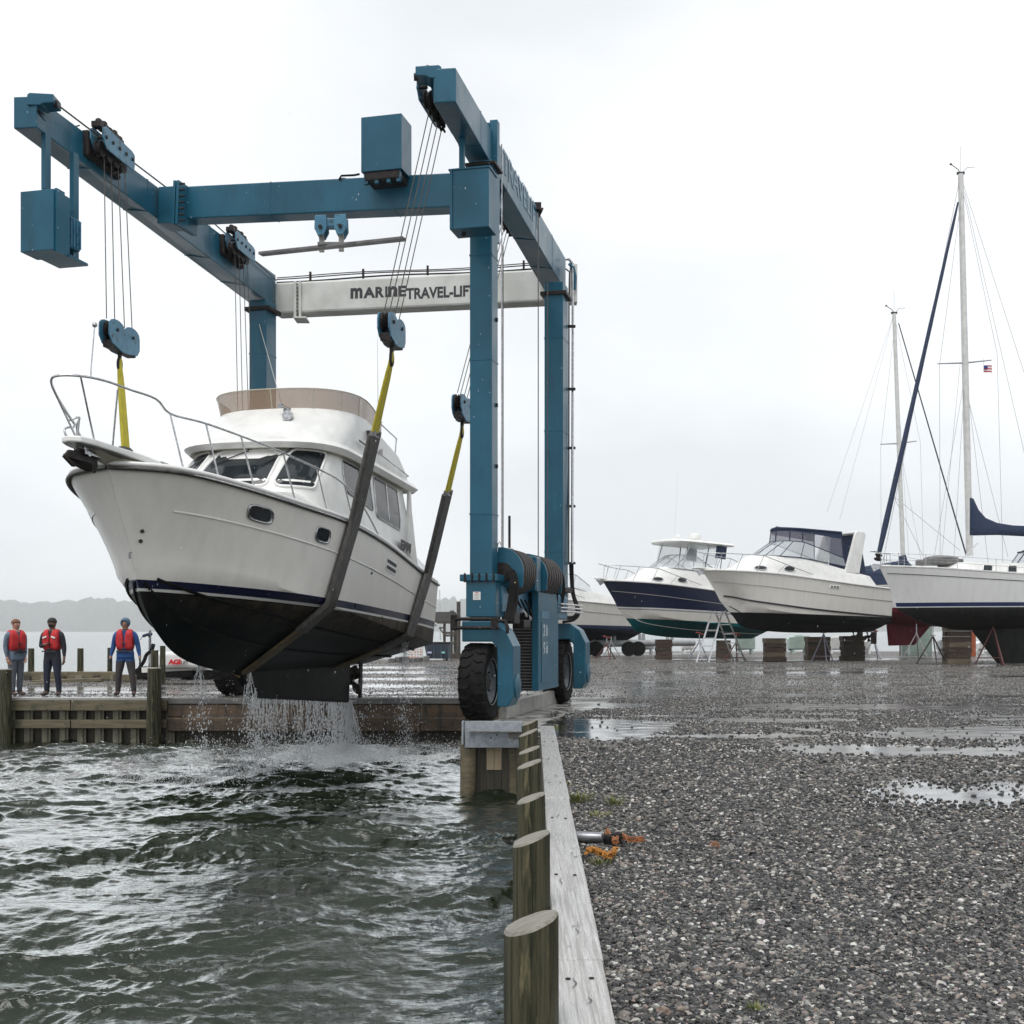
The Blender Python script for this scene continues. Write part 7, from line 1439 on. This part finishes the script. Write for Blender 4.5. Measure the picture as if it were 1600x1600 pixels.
# ================================================================== three men in life vests
def cloth(n_, a, b): return mk(n_, a, b, .8, scale=7, bump=.02, bscale=9, stretch=(1,1,.5))
SKINL = mk('fair_skin', (.48,.27,.2), (.42,.22,.16), .5, scale=6); SKIND = mk('brown_skin', (.2,.11,.075), (.15,.08,.055), .5, scale=6); SKINM = mk('tan_skin', (.36,.21,.15), (.28,.16,.11), .5, scale=6)
BOOT = mk('work_boot', (.05,.03,.025), (.09,.06,.05), .6, scale=10)
def person(base, yaw, hgt, jacket, trouser, skin, arms, label, feet, lean=0, bulk=1.0):
    root = thing('person', label, 'person', base, None, (0, 0, yaw)); s = hgt/1.75
    V_ = {}; E = []; Rr = {}
    def add(k, p, r, parent=None): V_[k] = V(p)*s; Rr[k] = r*s*(1.0 if 'head' in k or k in ('crown','neck') else 1.0 if k[:2] in ('wr','hd') else 1.22); (E.append((parent, k)) if parent else None)
    add('pelvis', (0,0,.95), (.155*bulk,.115*bulk)[0]*1); add('waist', (0,.0,1.10), .145*bulk, 'pelvis'); add('chest', (0,.0,1.30), .165*bulk, 'waist'); add('neckb', (0,.01,1.46), .085, 'chest'); add('neck', (0,-.0,1.53), .058, 'neckb'); add('headb', (0,-.015,1.60), .085, 'neck'); add('head', (0,-.02,1.67), .098, 'headb'); add('crown', (0,-.01,1.715), .07, 'head')
    for sg, k in ((1,'L'),(-1,'R')):
        sh, el, wr, hd = arms[k]
        add('shi'+k, (sg*.11,0,1.42), .075, 'neckb'); add('sh'+k, (sg*.205*bulk,0,1.41), .072, 'shi'+k); add('ua'+k, (V((sg*.205*bulk,0,1.41))+V(el))*.5, .06, 'sh'+k); add('el'+k, el, .05, 'ua'+k); add('fa'+k, (V(el)*.6+V(wr)*.4), .048, 'el'+k); add('wr'+k, wr, .032, 'fa'+k); add('hd'+k, hd, .036, 'wr'+k)
        fx, fy = feet[k]
        add('hip'+k, (sg*.095,0,.90), .105*bulk, 'pelvis'); add('th'+k, (sg*.10+fx*.3,0.0,.70), .088*bulk, 'hip'+k); add('kn'+k, (sg*.10+fx*.6,-.015,.49), .064, 'th'+k); add('ca'+k, (sg*.10+fx*.8,.01,.32), .062, 'kn'+k); add('an'+k, (sg*.10+fx,.02,.10), .052, 'ca'+k); add('he'+k, (sg*.10+fx,.02,.05), .045, 'an'+k); add('to'+k, (sg*(.10)+fx+sg*fy,-.16,.035), .036, 'he'+k)
    keys = list(V_); me = bpy.data.meshes.new('body'); me.from_pydata([V_[k] for k in keys], [(keys.index(a), keys.index(b)) for a, b in E], [])
    o = bpy.data.objects.new('body', me); COL.objects.link(o); o.modifiers.new('s', 'SKIN'); 
    for i, k in enumerate(keys):
        r_ = Rr[k]; me.skin_vertices[0].data[i].radius = (r_*1.0, r_*(.78 if k in ('pelvis','waist','chest') else 1)); 
    me.skin_vertices[0].data[0].use_root = True
    sb = o.modifiers.new('u', 'SUBSURF'); sb.levels = 2; sb.render_levels = 2
    bpy.context.view_layer.update(); dg_ = bpy.context.evaluated_depsgraph_get(); m2 = bpy.data.meshes.new_from_object(o.evaluated_get(dg_)); bpy.data.objects.remove(o)
    for v in m2.vertices: # flatten torso front to back, ears of cloth folds
        if .85*s < v.co.z < 1.45*s and abs(v.co.x) < .24*s: v.co.y *= .82
    for mt in (jacket, trouser, skin, BOOT): m2.materials.append(mt)
    hl_ = [V_['hdL'], V_['hdR']]; wl_ = [V_['wrL'], V_['wrR']]
    for p in m2.polygons:
        c = p.center; k = 0
        if c.z < .11*s: k = 3
        elif c.z < .80*s and min((c-h_).length for h_ in hl_+wl_) > .12: k = 1
        if c.z > 1.50*s and abs(c.x) < .13*s: k = 2
        for w_, h_ in zip(wl_, hl_):
            d = (h_-w_).normalized()
            if (c-w_).dot(d) > -.005 and (c-h_).length < .10: k = 2
        p.material_index = k
    m2.shade_smooth(); b = bpy.data.objects.new('body', m2); COL.objects.link(b); b.parent = root
    # hands: palm and five bent fingers
    for sg, k in ((1,'L'),(-1,'R')):
        w_, h_ = V_['wr'+k], V_['hd'+k]; d = (h_-w_).normalized(); side = V((0,1,0)).cross(d).normalized()*1.0
        if side.length < .1: side = V((1,0,0))
        fw = d.cross(side).normalized(); m = M()
        m.ell(h_+d*.02, (.042*s,.022*s,.05*s), 10, 8, R3=Matrix((fw, side, d)).transposed())
        for i, ln in enumerate((.062,.074,.07,.055)):
            o0 = h_+d*.055*s+fw*((i-1.5)*.019*s); m.tube([o0, o0+d*ln*s*.5+side*.006*sg, o0+d*ln*s*.85+side*.022*sg], [.0095*s,.009*s,.0065*s], 6)
        o0 = h_+fw*.038*s; m.tube([o0, o0+fw*.022*s+d*.025*s, o0+fw*.026*s+d*.052*s+side*.01*sg], [.012*s,.010*s,.008*s], 6)
        m.build('hand', skin, root, world=False, smooth=60)
    # face
    hc = V_['head']; m = M(); m.prism([hc+V((-.012,-.092,-.028))*s, hc+V((.012,-.092,-.028))*s, hc+V((0,-.088,.018))*s], V((0,-.016*s,-.0))); m.build('nose', skin, root, world=False, bevel=.003)
    for sg in (1, -1):
        m = M(); m.ell(hc+V((sg*.034,-.086,.012))*s, (.013*s,.008*s,.007*s), 8, 6); m.build('eye', BLACKP, root, world=False)
        m = M(); m.ell(hc+V((sg*.094,.0,-.012))*s, (.012*s,.02*s,.03*s), 8, 6); m.build('ear', skin, root, world=False)
    m = M(); m.box(hc+V((0,-.086,-.052))*s, (.045*s,.01*s,.008*s)); m.build('mouth', mk('lip', (.25,.1,.09), rough=.6), root, world=False)
    return root, V_, s
def vest(root, V_, s, band=False, bulk=1.0, mt=RED):
    ts = []
    for side in (1, -1):
        m = M(); rings = []
        for z, w0, w1, yb, yf in ((1.03,.012,.175,.125,-.135),(1.12,.012,.185,.13,-.150),(1.24,.015,.195,.135,-.158),(1.34,.014,.195,.13,-.155),(1.43,.04,.185,.13,-.155),(1.50,.055,.165,.11,-.115),(1.535,.075,.14,.05,-.05)):
            w1 *= bulk; o = []
            for k in range(7): a = k/6; o.append(V((side*(w0+(w1-w0)*a), yf*(1-.16*a*a), z)))
            o.append(V((side*w1*1.06, 0, z)))
            for k in range(7): a = 1-k/6; o.append(V((side*(w0+(w1-w0)*a), yb*(1-.12*a*a), z)))
            o.append(V((side*w0*.9, yb*.7, z)) if z < 1.4 else V((side*w0, yb*.7, z))); o.append(V((side*w0*.9, yf*.72, z)))
            rings.append([p*s for p in o])
        m.loft(rings, True, True, True); v_ = m.build('life_vest', mt, root, world=False, smooth=50); ts.append(v_)
        md = v_.modifiers.new('sub', 'SUBSURF'); md.levels = 1; md.render_levels = 1
        if band:
            m = M(); m.box(V((side*.105,-.168,1.345))*s, (.10*s,.015,.035*s), rot=Matrix.Rotation(side*.35, 3, 'Y')); m.build('reflective_band', WHITE, v_, world=False)
    for z in (1.08, 1.2):
        m = M(); m.box(V((0,-.168,z))*s, (.10*s,.02,.022*s)); m.build('buckle_strap', BLACKP, root, world=False)
    m = M(); m.box(V((0,-.15,1.02))*s, (.34*s,.03,.03*s)); m.build('vest_hem', BLACKP, root, world=False)
    return ts
JB = cloth('grey_blue_coverall', (.13,.18,.24), (.09,.125,.17)); TG = cloth('grey_trousers', (.12,.14,.17), (.09,.1,.125)); JN = cloth('black_navy_coat', (.012,.014,.022), (.02,.022,.032)); TN = cloth('navy_trousers', (.012,.016,.032), (.02,.024,.045))
JBL = cloth('bright_blue_jacket', (.02,.085,.27), (.015,.06,.2)); TB = cloth('brown_waders', (.06,.05,.045), (.035,.032,.04))
def gp(px, Y): p = at(px, 1000, Y); p.z = .004; return p
AR = lambda e_, w_, h_: (None, e_, w_, h_)
p1, v1, s1 = person(gp(24.5,28.3), R(58), 1.74, JB, TG, SKINL, {'L': AR((.25,.02,1.13),(.2,-.10,.93),(.17,-.14,.85)), 'R': AR((-.25,.03,1.14),(-.25,-.03,.90),(-.24,-.05,.82))}, 'bareheaded man in grey-blue coveralls and red life vest at the far left', {'L': (.02,.02), 'R': (.03,.02)}, bulk=1.06)
vest(p1, v1, s1, bulk=1.05)
m = M(); hc = v1['head']; m.ell(hc+V((0,.014,.028))*s1, (.103*s1,.106*s1,.092*s1), 16, 12); m.v = [(x,y,max(z, hc.z+(.045 if y < hc.y-.05 else .0 if y < hc.y+.03 else -.05))) for x, y, z in m.v]; m.build('hair', mk('ginger_hair', (.2,.09,.04), (.14,.06,.03), .7, scale=30, bump=.01, bscale=60), p1, world=False, smooth=60)
m = M(); m.prism([V(p)*s1 for p in ((-.2,-.14,.80),(.2,-.14,.80),(.18,-.14,1.03),(-.18,-.14,1.03))], V((0,.27,0))); m.build('jacket_skirt', JB, p1, world=False, bevel=.05)
p2, v2, s2 = person(gp(82,28.2), R(-8), 1.76, JN, TN, SKIND, {'L': AR((.27,.02,1.14),(.30,-.02,.90),(.30,-.04,.82)), 'R': AR((-.27,-.01,1.13),(-.12,-.24,1.17),(-.04,-.25,1.18))}, 'bearded man in black beanie and dark coat, hand raised to his red vest', {'L': (.05,.03), 'R': (-.05,.03)}, bulk=1.05)
vest(p2, v2, s2, band=True, bulk=1.0)
m = M(); hc = v2['head']; m.ell(hc+V((0,.006,.034))*s2, (.108*s2,.108*s2,.096*s2), 16, 12); m.v = [(x,y,max(z, hc.z+(.03 if y < hc.y-.04 else -.01))) for x, y, z in m.v]; m.build('beanie', cloth('black_knit', (.015,.015,.016), (.03,.03,.03)), p2, world=False, smooth=60)
m = M(); m.ell(hc+V((0,-.035,-.055))*s2, (.07*s2,.062*s2,.05*s2), 12, 8); m.build('beard', mk('black_beard', (.012,.01,.009), rough=.9), p2, world=False, smooth=60)
m = M(); m.lathe([(.085,0),(.09,.04),(.075,.07)], v2['neckb']+V((0,0,.0)), (0,0,1), 14); m.build('collar', JN, p2, world=False, smooth=50)
p3, v3, s3_ = person(gp(196,28.35), R(2), 1.76, JBL, TB, SKINM, {'L': AR((.28,.03,1.14),(.33,-.01,.91),(.34,-.03,.83)), 'R': AR((-.28,.03,1.14),(-.33,-.01,.91),(-.34,-.03,.83))}, 'man in bright blue hooded jacket and red vest beside the quay pile', {'L': (.09,.03), 'R': (-.08,.03)}, bulk=1.03)
vest(p3, v3, s3_, bulk=1.0)
m = M(); hc = v3['head']; rings = []
HOOD = cloth('blue_hood', (.10,.17,.25), (.07,.12,.18))
m.ell(hc+V((0,.012,.012))*s3_, (.115*s3_,.115*s3_,.122*s3_), 18, 14); 
fs_ = []
for f in m.f:
    c = sum((V(m.v[i]) for i in f), V((0,0,0)))/len(f); q = c-hc
    if not (q.y < -.055*s3_ and abs(q.x) < .065*s3_ and -.1*s3_ < q.z < .062*s3_): fs_.append(f)
m.f = fs_; m.m = [0]*len(fs_); m.build('hood', HOOD, p3, world=False, smooth=60)
m = M(); m.lathe([(.10,-.03),(.098,.03),(.085,.07)], v3['neckb'], (0,0,1), 14); m.build('collar', JN, p3, world=False, smooth=50)
m = M(); m.prism([V(p)*s3_ for p in ((-.19,-.13,.84),(.19,-.13,.84),(.18,-.13,1.04),(-.18,-.13,1.04))], V((0,.25,0))); m.build('jacket_skirt', JBL, p3, world=False, bevel=.05)
GL = cloth('dark_glove', (.02,.025,.035), (.04,.045,.05))
for k in kids(p3):
    if k.name.startswith('hand'): k.data.materials[0] = GL

# ================================================================== falling water
DROP = bpy.data.materials.new('water_drops'); DROP.use_nodes = True; _t = DROP.node_tree; _n = _t.nodes; _n.remove(_n['Principled BSDF']); _d = _n.new('ShaderNodeBsdfDiffuse'); _tr = _n.new('ShaderNodeBsdfTranslucent'); _g = _n.new('ShaderNodeBsdfGlossy'); _m1 = _n.new('ShaderNodeMixShader'); _m2 = _n.new('ShaderNodeMixShader')
for q in (_d, _tr, _g): q.inputs['Color'].default_value = (.96,.97,.98,1)
_g.inputs['Roughness'].default_value = .2; _m1.inputs[0].default_value = .55; _m2.inputs[0].default_value = .25
_t.links.new(_d.outputs[0], _m1.inputs[1]); _t.links.new(_tr.outputs[0], _m1.inputs[2]); _t.links.new(_m1.outputs[0], _m2.inputs[1]); _t.links.new(_g.outputs[0], _m2.inputs[2]); _t.links.new(_m2.outputs[0], _n['Material Output'].inputs['Surface'])
r4 = np.random.default_rng(11); octv = np.array([(1,0,0),(0,1,0),(-1,0,0),(0,-1,0),(0,0,1.0),(0,0,-1.0)]); octf = [(0,1,4),(1,2,4),(2,3,4),(3,0,4),(1,0,5),(2,1,5),(3,2,5),(0,3,5)]
def drops(name, P_, S_, st, mat=DROP):
    n_ = len(P_); v = (octv[None]*np.stack([S_, S_, S_*st], 1)[:,None,:]+P_[:,None,:]).reshape(-1, 3); f = (np.array(octf)[None]+6*np.arange(n_)[:,None,None]).reshape(-1, 3)
    me = bpy.data.meshes.new(name); me.from_pydata(v.tolist(), [], f.tolist()); me.shade_smooth(); me.materials.append(mat); o = bpy.data.objects.new(name, me); COL.objects.link(o); o['kind'] = 'stuff'; return o
PP = []; SS = []; ST = []
def stream(top, n_, spread, sz, clump=.0, drift=0.0, zfloor=WATER_Z):
    u = r4.random(n_)**.8; H_ = top.z-zfloor; z = top.z-H_*u; w_ = spread*(.12+u**.8)
    ph = np.sin(u*18+r4.random()*6)*clump
    x = top.x+r4.normal(size=n_)*w_*.5+drift*u+ph*w_; y = top.y+r4.normal(size=n_)*w_*.5; PP.append(np.stack([x, y, z], 1)); s_ = sz*.62*(.25+r4.random(n_)**3*1.5); SS.append(s_); ST.append(1+r4.random(n_)*1.8*(1-.3*u))
wl = lambda x, y, z: world_of(yacht, (x, y, z))
for x in np.linspace(-4.0, .4, 34):
    tp = wl(x+r4.normal()*.04, 0, -1.66+(x+4)*.015); k = r4.random(); stream(tp, int(60+260*k**3), .05+.12*r4.random(), .011+.008*k, .3)
for px, py, Yp, n_, sp, sz in ((546,1096,25.2,1500,.16,.013),(541,1096,25.1,1500,.3,.011),(552,1050,25.4,700,.5,.011),(521,1097,24.8,700,.3,.012),(427,1085,21.4,500,.12,.013),(470,1090,23,300,.1,.013),(497,1095,24,400,.12,.012),
                          (312,1040,19.6,620,.28,.014),(318,1042,19.7,300,.15,.013),(390,1052,20.3,800,.22,.015),(398,1075,20.6,500,.3,.013),(632,1004,24.6,1100,.18,.011),(637,1010,24.8,800,.4,.009),(600,1035,24.5,150,.3,.011),(360,1050,20.2,160,.25,.012),(575,1040,24.4,160,.25,.011)):
    stream(at(px, py, Yp), n_, sp, sz, .4)
# strings of water running off the edges
m = M()
def strand(p, ln, r_, sp=.03):
    k = max(5, int(ln/.09)); ph = r4.random()*6; dx, dy = r4.normal()*sp, r4.normal()*sp*.6; P_ = [p+V((dx*(i/k)+.008*math.sin(i*1.3+ph), dy*(i/k)+.008*math.cos(i*1.1+ph), -ln*i/k)) for i in range(k+1)]
    m.tube(P_, [max(.0012, r_*(1-.75*i/k)*(.7+.5*abs(math.sin(i*1.7+ph)))) for i in range(k+1)], 5)
for x in np.linspace(-4.05, .5, 110):
    if r4.random() < .8: strand(wl(x+r4.normal()*.02, r4.normal()*.03, -1.66+(x+4)*.015), .08+.75*r4.random()**2.2, .004+.006*r4.random())
for k in range(34): strand(at(546+r4.normal()*2, 1094, 25.2), 1.02+.03*r4.random(), .005+.006*r4.random(), .16)
for px, py, Yp, n_, ln in ((312,1038,19.6,6,1.0),(390,1050,20.3,8,.9),(398,1075,20.6,7,.8),(430,1086,21.5,6,.8),(632,1003,24.6,9,1.3),(497,1095,24,6,.9),(521,1097,24.8,9,.95)):
    for k in range(n_): strand(at(px+r4.normal()*2, py, Yp), ln*(.3+.7*r4.random()), .004+.005*r4.random(), .08)
m.build('water_strands', DROP, smooth=60, kind='stuff')
P_ = np.concatenate(PP); S_ = np.concatenate(SS); T_ = np.concatenate(ST); drops('falling_water', P_, S_, T_)
# spray and foam beads just over the surface
n_ = 9000; gx = r4.normal(size=n_)*1.5-3.7; gy = 24.3+r4.normal(size=n_)*1.5; gy = np.minimum(gy, 27.1); gz = WATER_Z+.02+r4.exponential(.07, n_); drops('splash_spray', np.stack([gx, gy, gz], 1), .004+.008*r4.random(n_)**2, np.ones(n_))
n_ = 2600; cx = r4.choice([-1.05,-6.0,-4.9], n_, p=[.4,.3,.3]); gx = cx+r4.normal(size=n_)*.4; gy = np.where(cx > -2, 24.6, 20.0)+r4.normal(size=n_)*.6; gz = WATER_Z+.03+r4.exponential(.07, n_); drops('splash_spray', np.stack([gx, gy, gz], 1), .005+.008*r4.random(n_)**2, np.ones(n_))
# thin rain
n_ = 800; Yr = 6+r4.random(n_)*16; X_ = (r4.random(n_)-.5)*Yr*.85; Z_ = H+(r4.random(n_)*.55-.1)*Yr; drops('rain_drops', np.stack([X_, Yr, Z_], 1), .0015+.0012*r4.random(n_)*(Yr/12), 2.2+r4.random(n_)*1.5)

# ================================================================== small things by the cap plank
GR = mk('yard_grass', (.09,.13,.025), (.16,.15,.05), .6, scale=20)
def tuft(px, py, n_, w_, h_, label, col=GR):
    c = on_z(px, py, 0); m = M()
    for i in range(n_):
        a = r4.random()*6.28; rr = w_*r4.random()**.7; b = V((c.x+rr*math.cos(a)*1.2, c.y+rr*math.sin(a), 0)); hh = h_*(.4+.7*r4.random()); ln = V((math.cos(a), math.sin(a), 0))*hh*(.3+.6*r4.random()); sd = V((-math.sin(a), math.cos(a), 0))*.0035
        t = [b, b+ln*.35+V((0,0,hh*.6)), b+ln+V((0,0,hh))]; m.add([t[0]-sd, t[0]+sd, t[1]+sd*.8, t[1]-sd*.8, t[2]], [(0,1,2,3),(3,2,4)])
    return m.solo('grass_tuft', col, label, 'grass tuft', c)
tuft(903,1253,150,.12,.10,'green grass tuft closest to the cap plank edge'); tuft(961,1258,90,.08,.09,'small upright grass tuft right of the first one'); tuft(936,1277,80,.10,.05,'low yellowish grass tuft between the plank and gravel', mk('dry_grass', (.2,.19,.05), (.14,.15,.04), .6, scale=20))
tuft(886,1228,40,.08,.05,'sparse weed growing against the plank'); tuft(935,1352,70,.07,.05,'grass tuft just below the orange rope'); tuft(1184,1582,30,.03,.04,'tiny green sprout near the bottom edge')
tuft(870,1138,40,.12,.06,'weeds at the far end of the cap plank beside the puddle')
c = on_z(921,1308,.045); m = M(); d = V((1,-.22,0)).normalized()
oc = [(.05*math.cos(a), .05*math.sin(a)) for a in np.linspace(0, 6.28, 15)[:-1]]
m.tube([c-d*.12, c-d*.1, c+d*.08, c+d*.09], [.03,.038,.038,.035], 14); m.build; fl_ = m.solo('metal_canister', mk('dull_zinc', (.3,.3,.33), (.2,.2,.22), .35, scale=14, metal=.6), 'dull grey metal tube lying on the gravel next to the orange rope', 'metal tube', c-V((0,0,.045)), smooth=40)
m = M(); q = c+d*.16+V((.0,-.02,-.01)); m.box(q, (.11,.1,.07), yaw=.4); m.box(q+V((.03,.03,.02)), (.06,.12,.05), yaw=-.5); m.solo('black_cap', BLACK, 'crumpled black rubber piece at the end of the metal tube', 'rubber scrap', V((q.x,q.y,0)), bevel=.02)
def tangle(pts, n_, w_, r_, label, mt):
    m = M(); base = smooth_path([on_z(a, b, .02) for a, b in pts], 8)
    for k in range(n_):
        ph = r4.random()*6; f1 = 3+5*r4.random(); amp = w_*(.3+.8*r4.random()); m.tube([p+V((amp*math.sin(i*.35*f1+ph), amp*.8*math.cos(i*.27*f1+ph*2), .012+.018*(1+math.sin(i*.9+ph)))) for i, p in enumerate(base)], r_*(.6+.6*r4.random()), 5)
    return m.solo('rope', mt, label, 'rope', base[0])
tangle([(917,1338),(925,1334),(940,1340),(952,1344),(962,1334)], 14, .022, .0032, 'bright orange frayed rope end lying on the gravel', ORANGE)
tangle([(948,1304),(956,1315),(962,1322),(968,1312),(985,1318),(1005,1318)], 12, .018, .003, 'faded rusty rope tangle beside the metal tube', mk('rusty_rope', (.4,.15,.05), (.22,.09,.04), .8, scale=20))
tangle([(1108,1326),(1116,1325),(1124,1328)], 4, .008, .002, 'small scrap of rusty fibre out on the gravel', bpy.data.materials['rusty_rope'])
# ================================================================== wet air
hz = bpy.data.materials.new('haze'); hz.use_nodes = True; t = hz.node_tree; t.nodes.clear(); vo = t.nodes.new('ShaderNodeVolumePrincipled'); ou = t.nodes.new('ShaderNodeOutputMaterial'); t.links.new(vo.outputs[0], ou.inputs['Volume'])
vo.inputs['Color'].default_value = (.97,.985,1,1); vo.inputs['Density'].default_value = .00017; vo.inputs['Anisotropy'].default_value = .35
m = M(); m.hexa([(-6510,-40,-4),(6510,-40,-4),(6510,7410,-4),(-6510,7410,-4),(-6510,-40,185),(6510,-40,185),(6510,7410,185),(-6510,7410,185)]); m.build('haze', hz, kind='stuff')
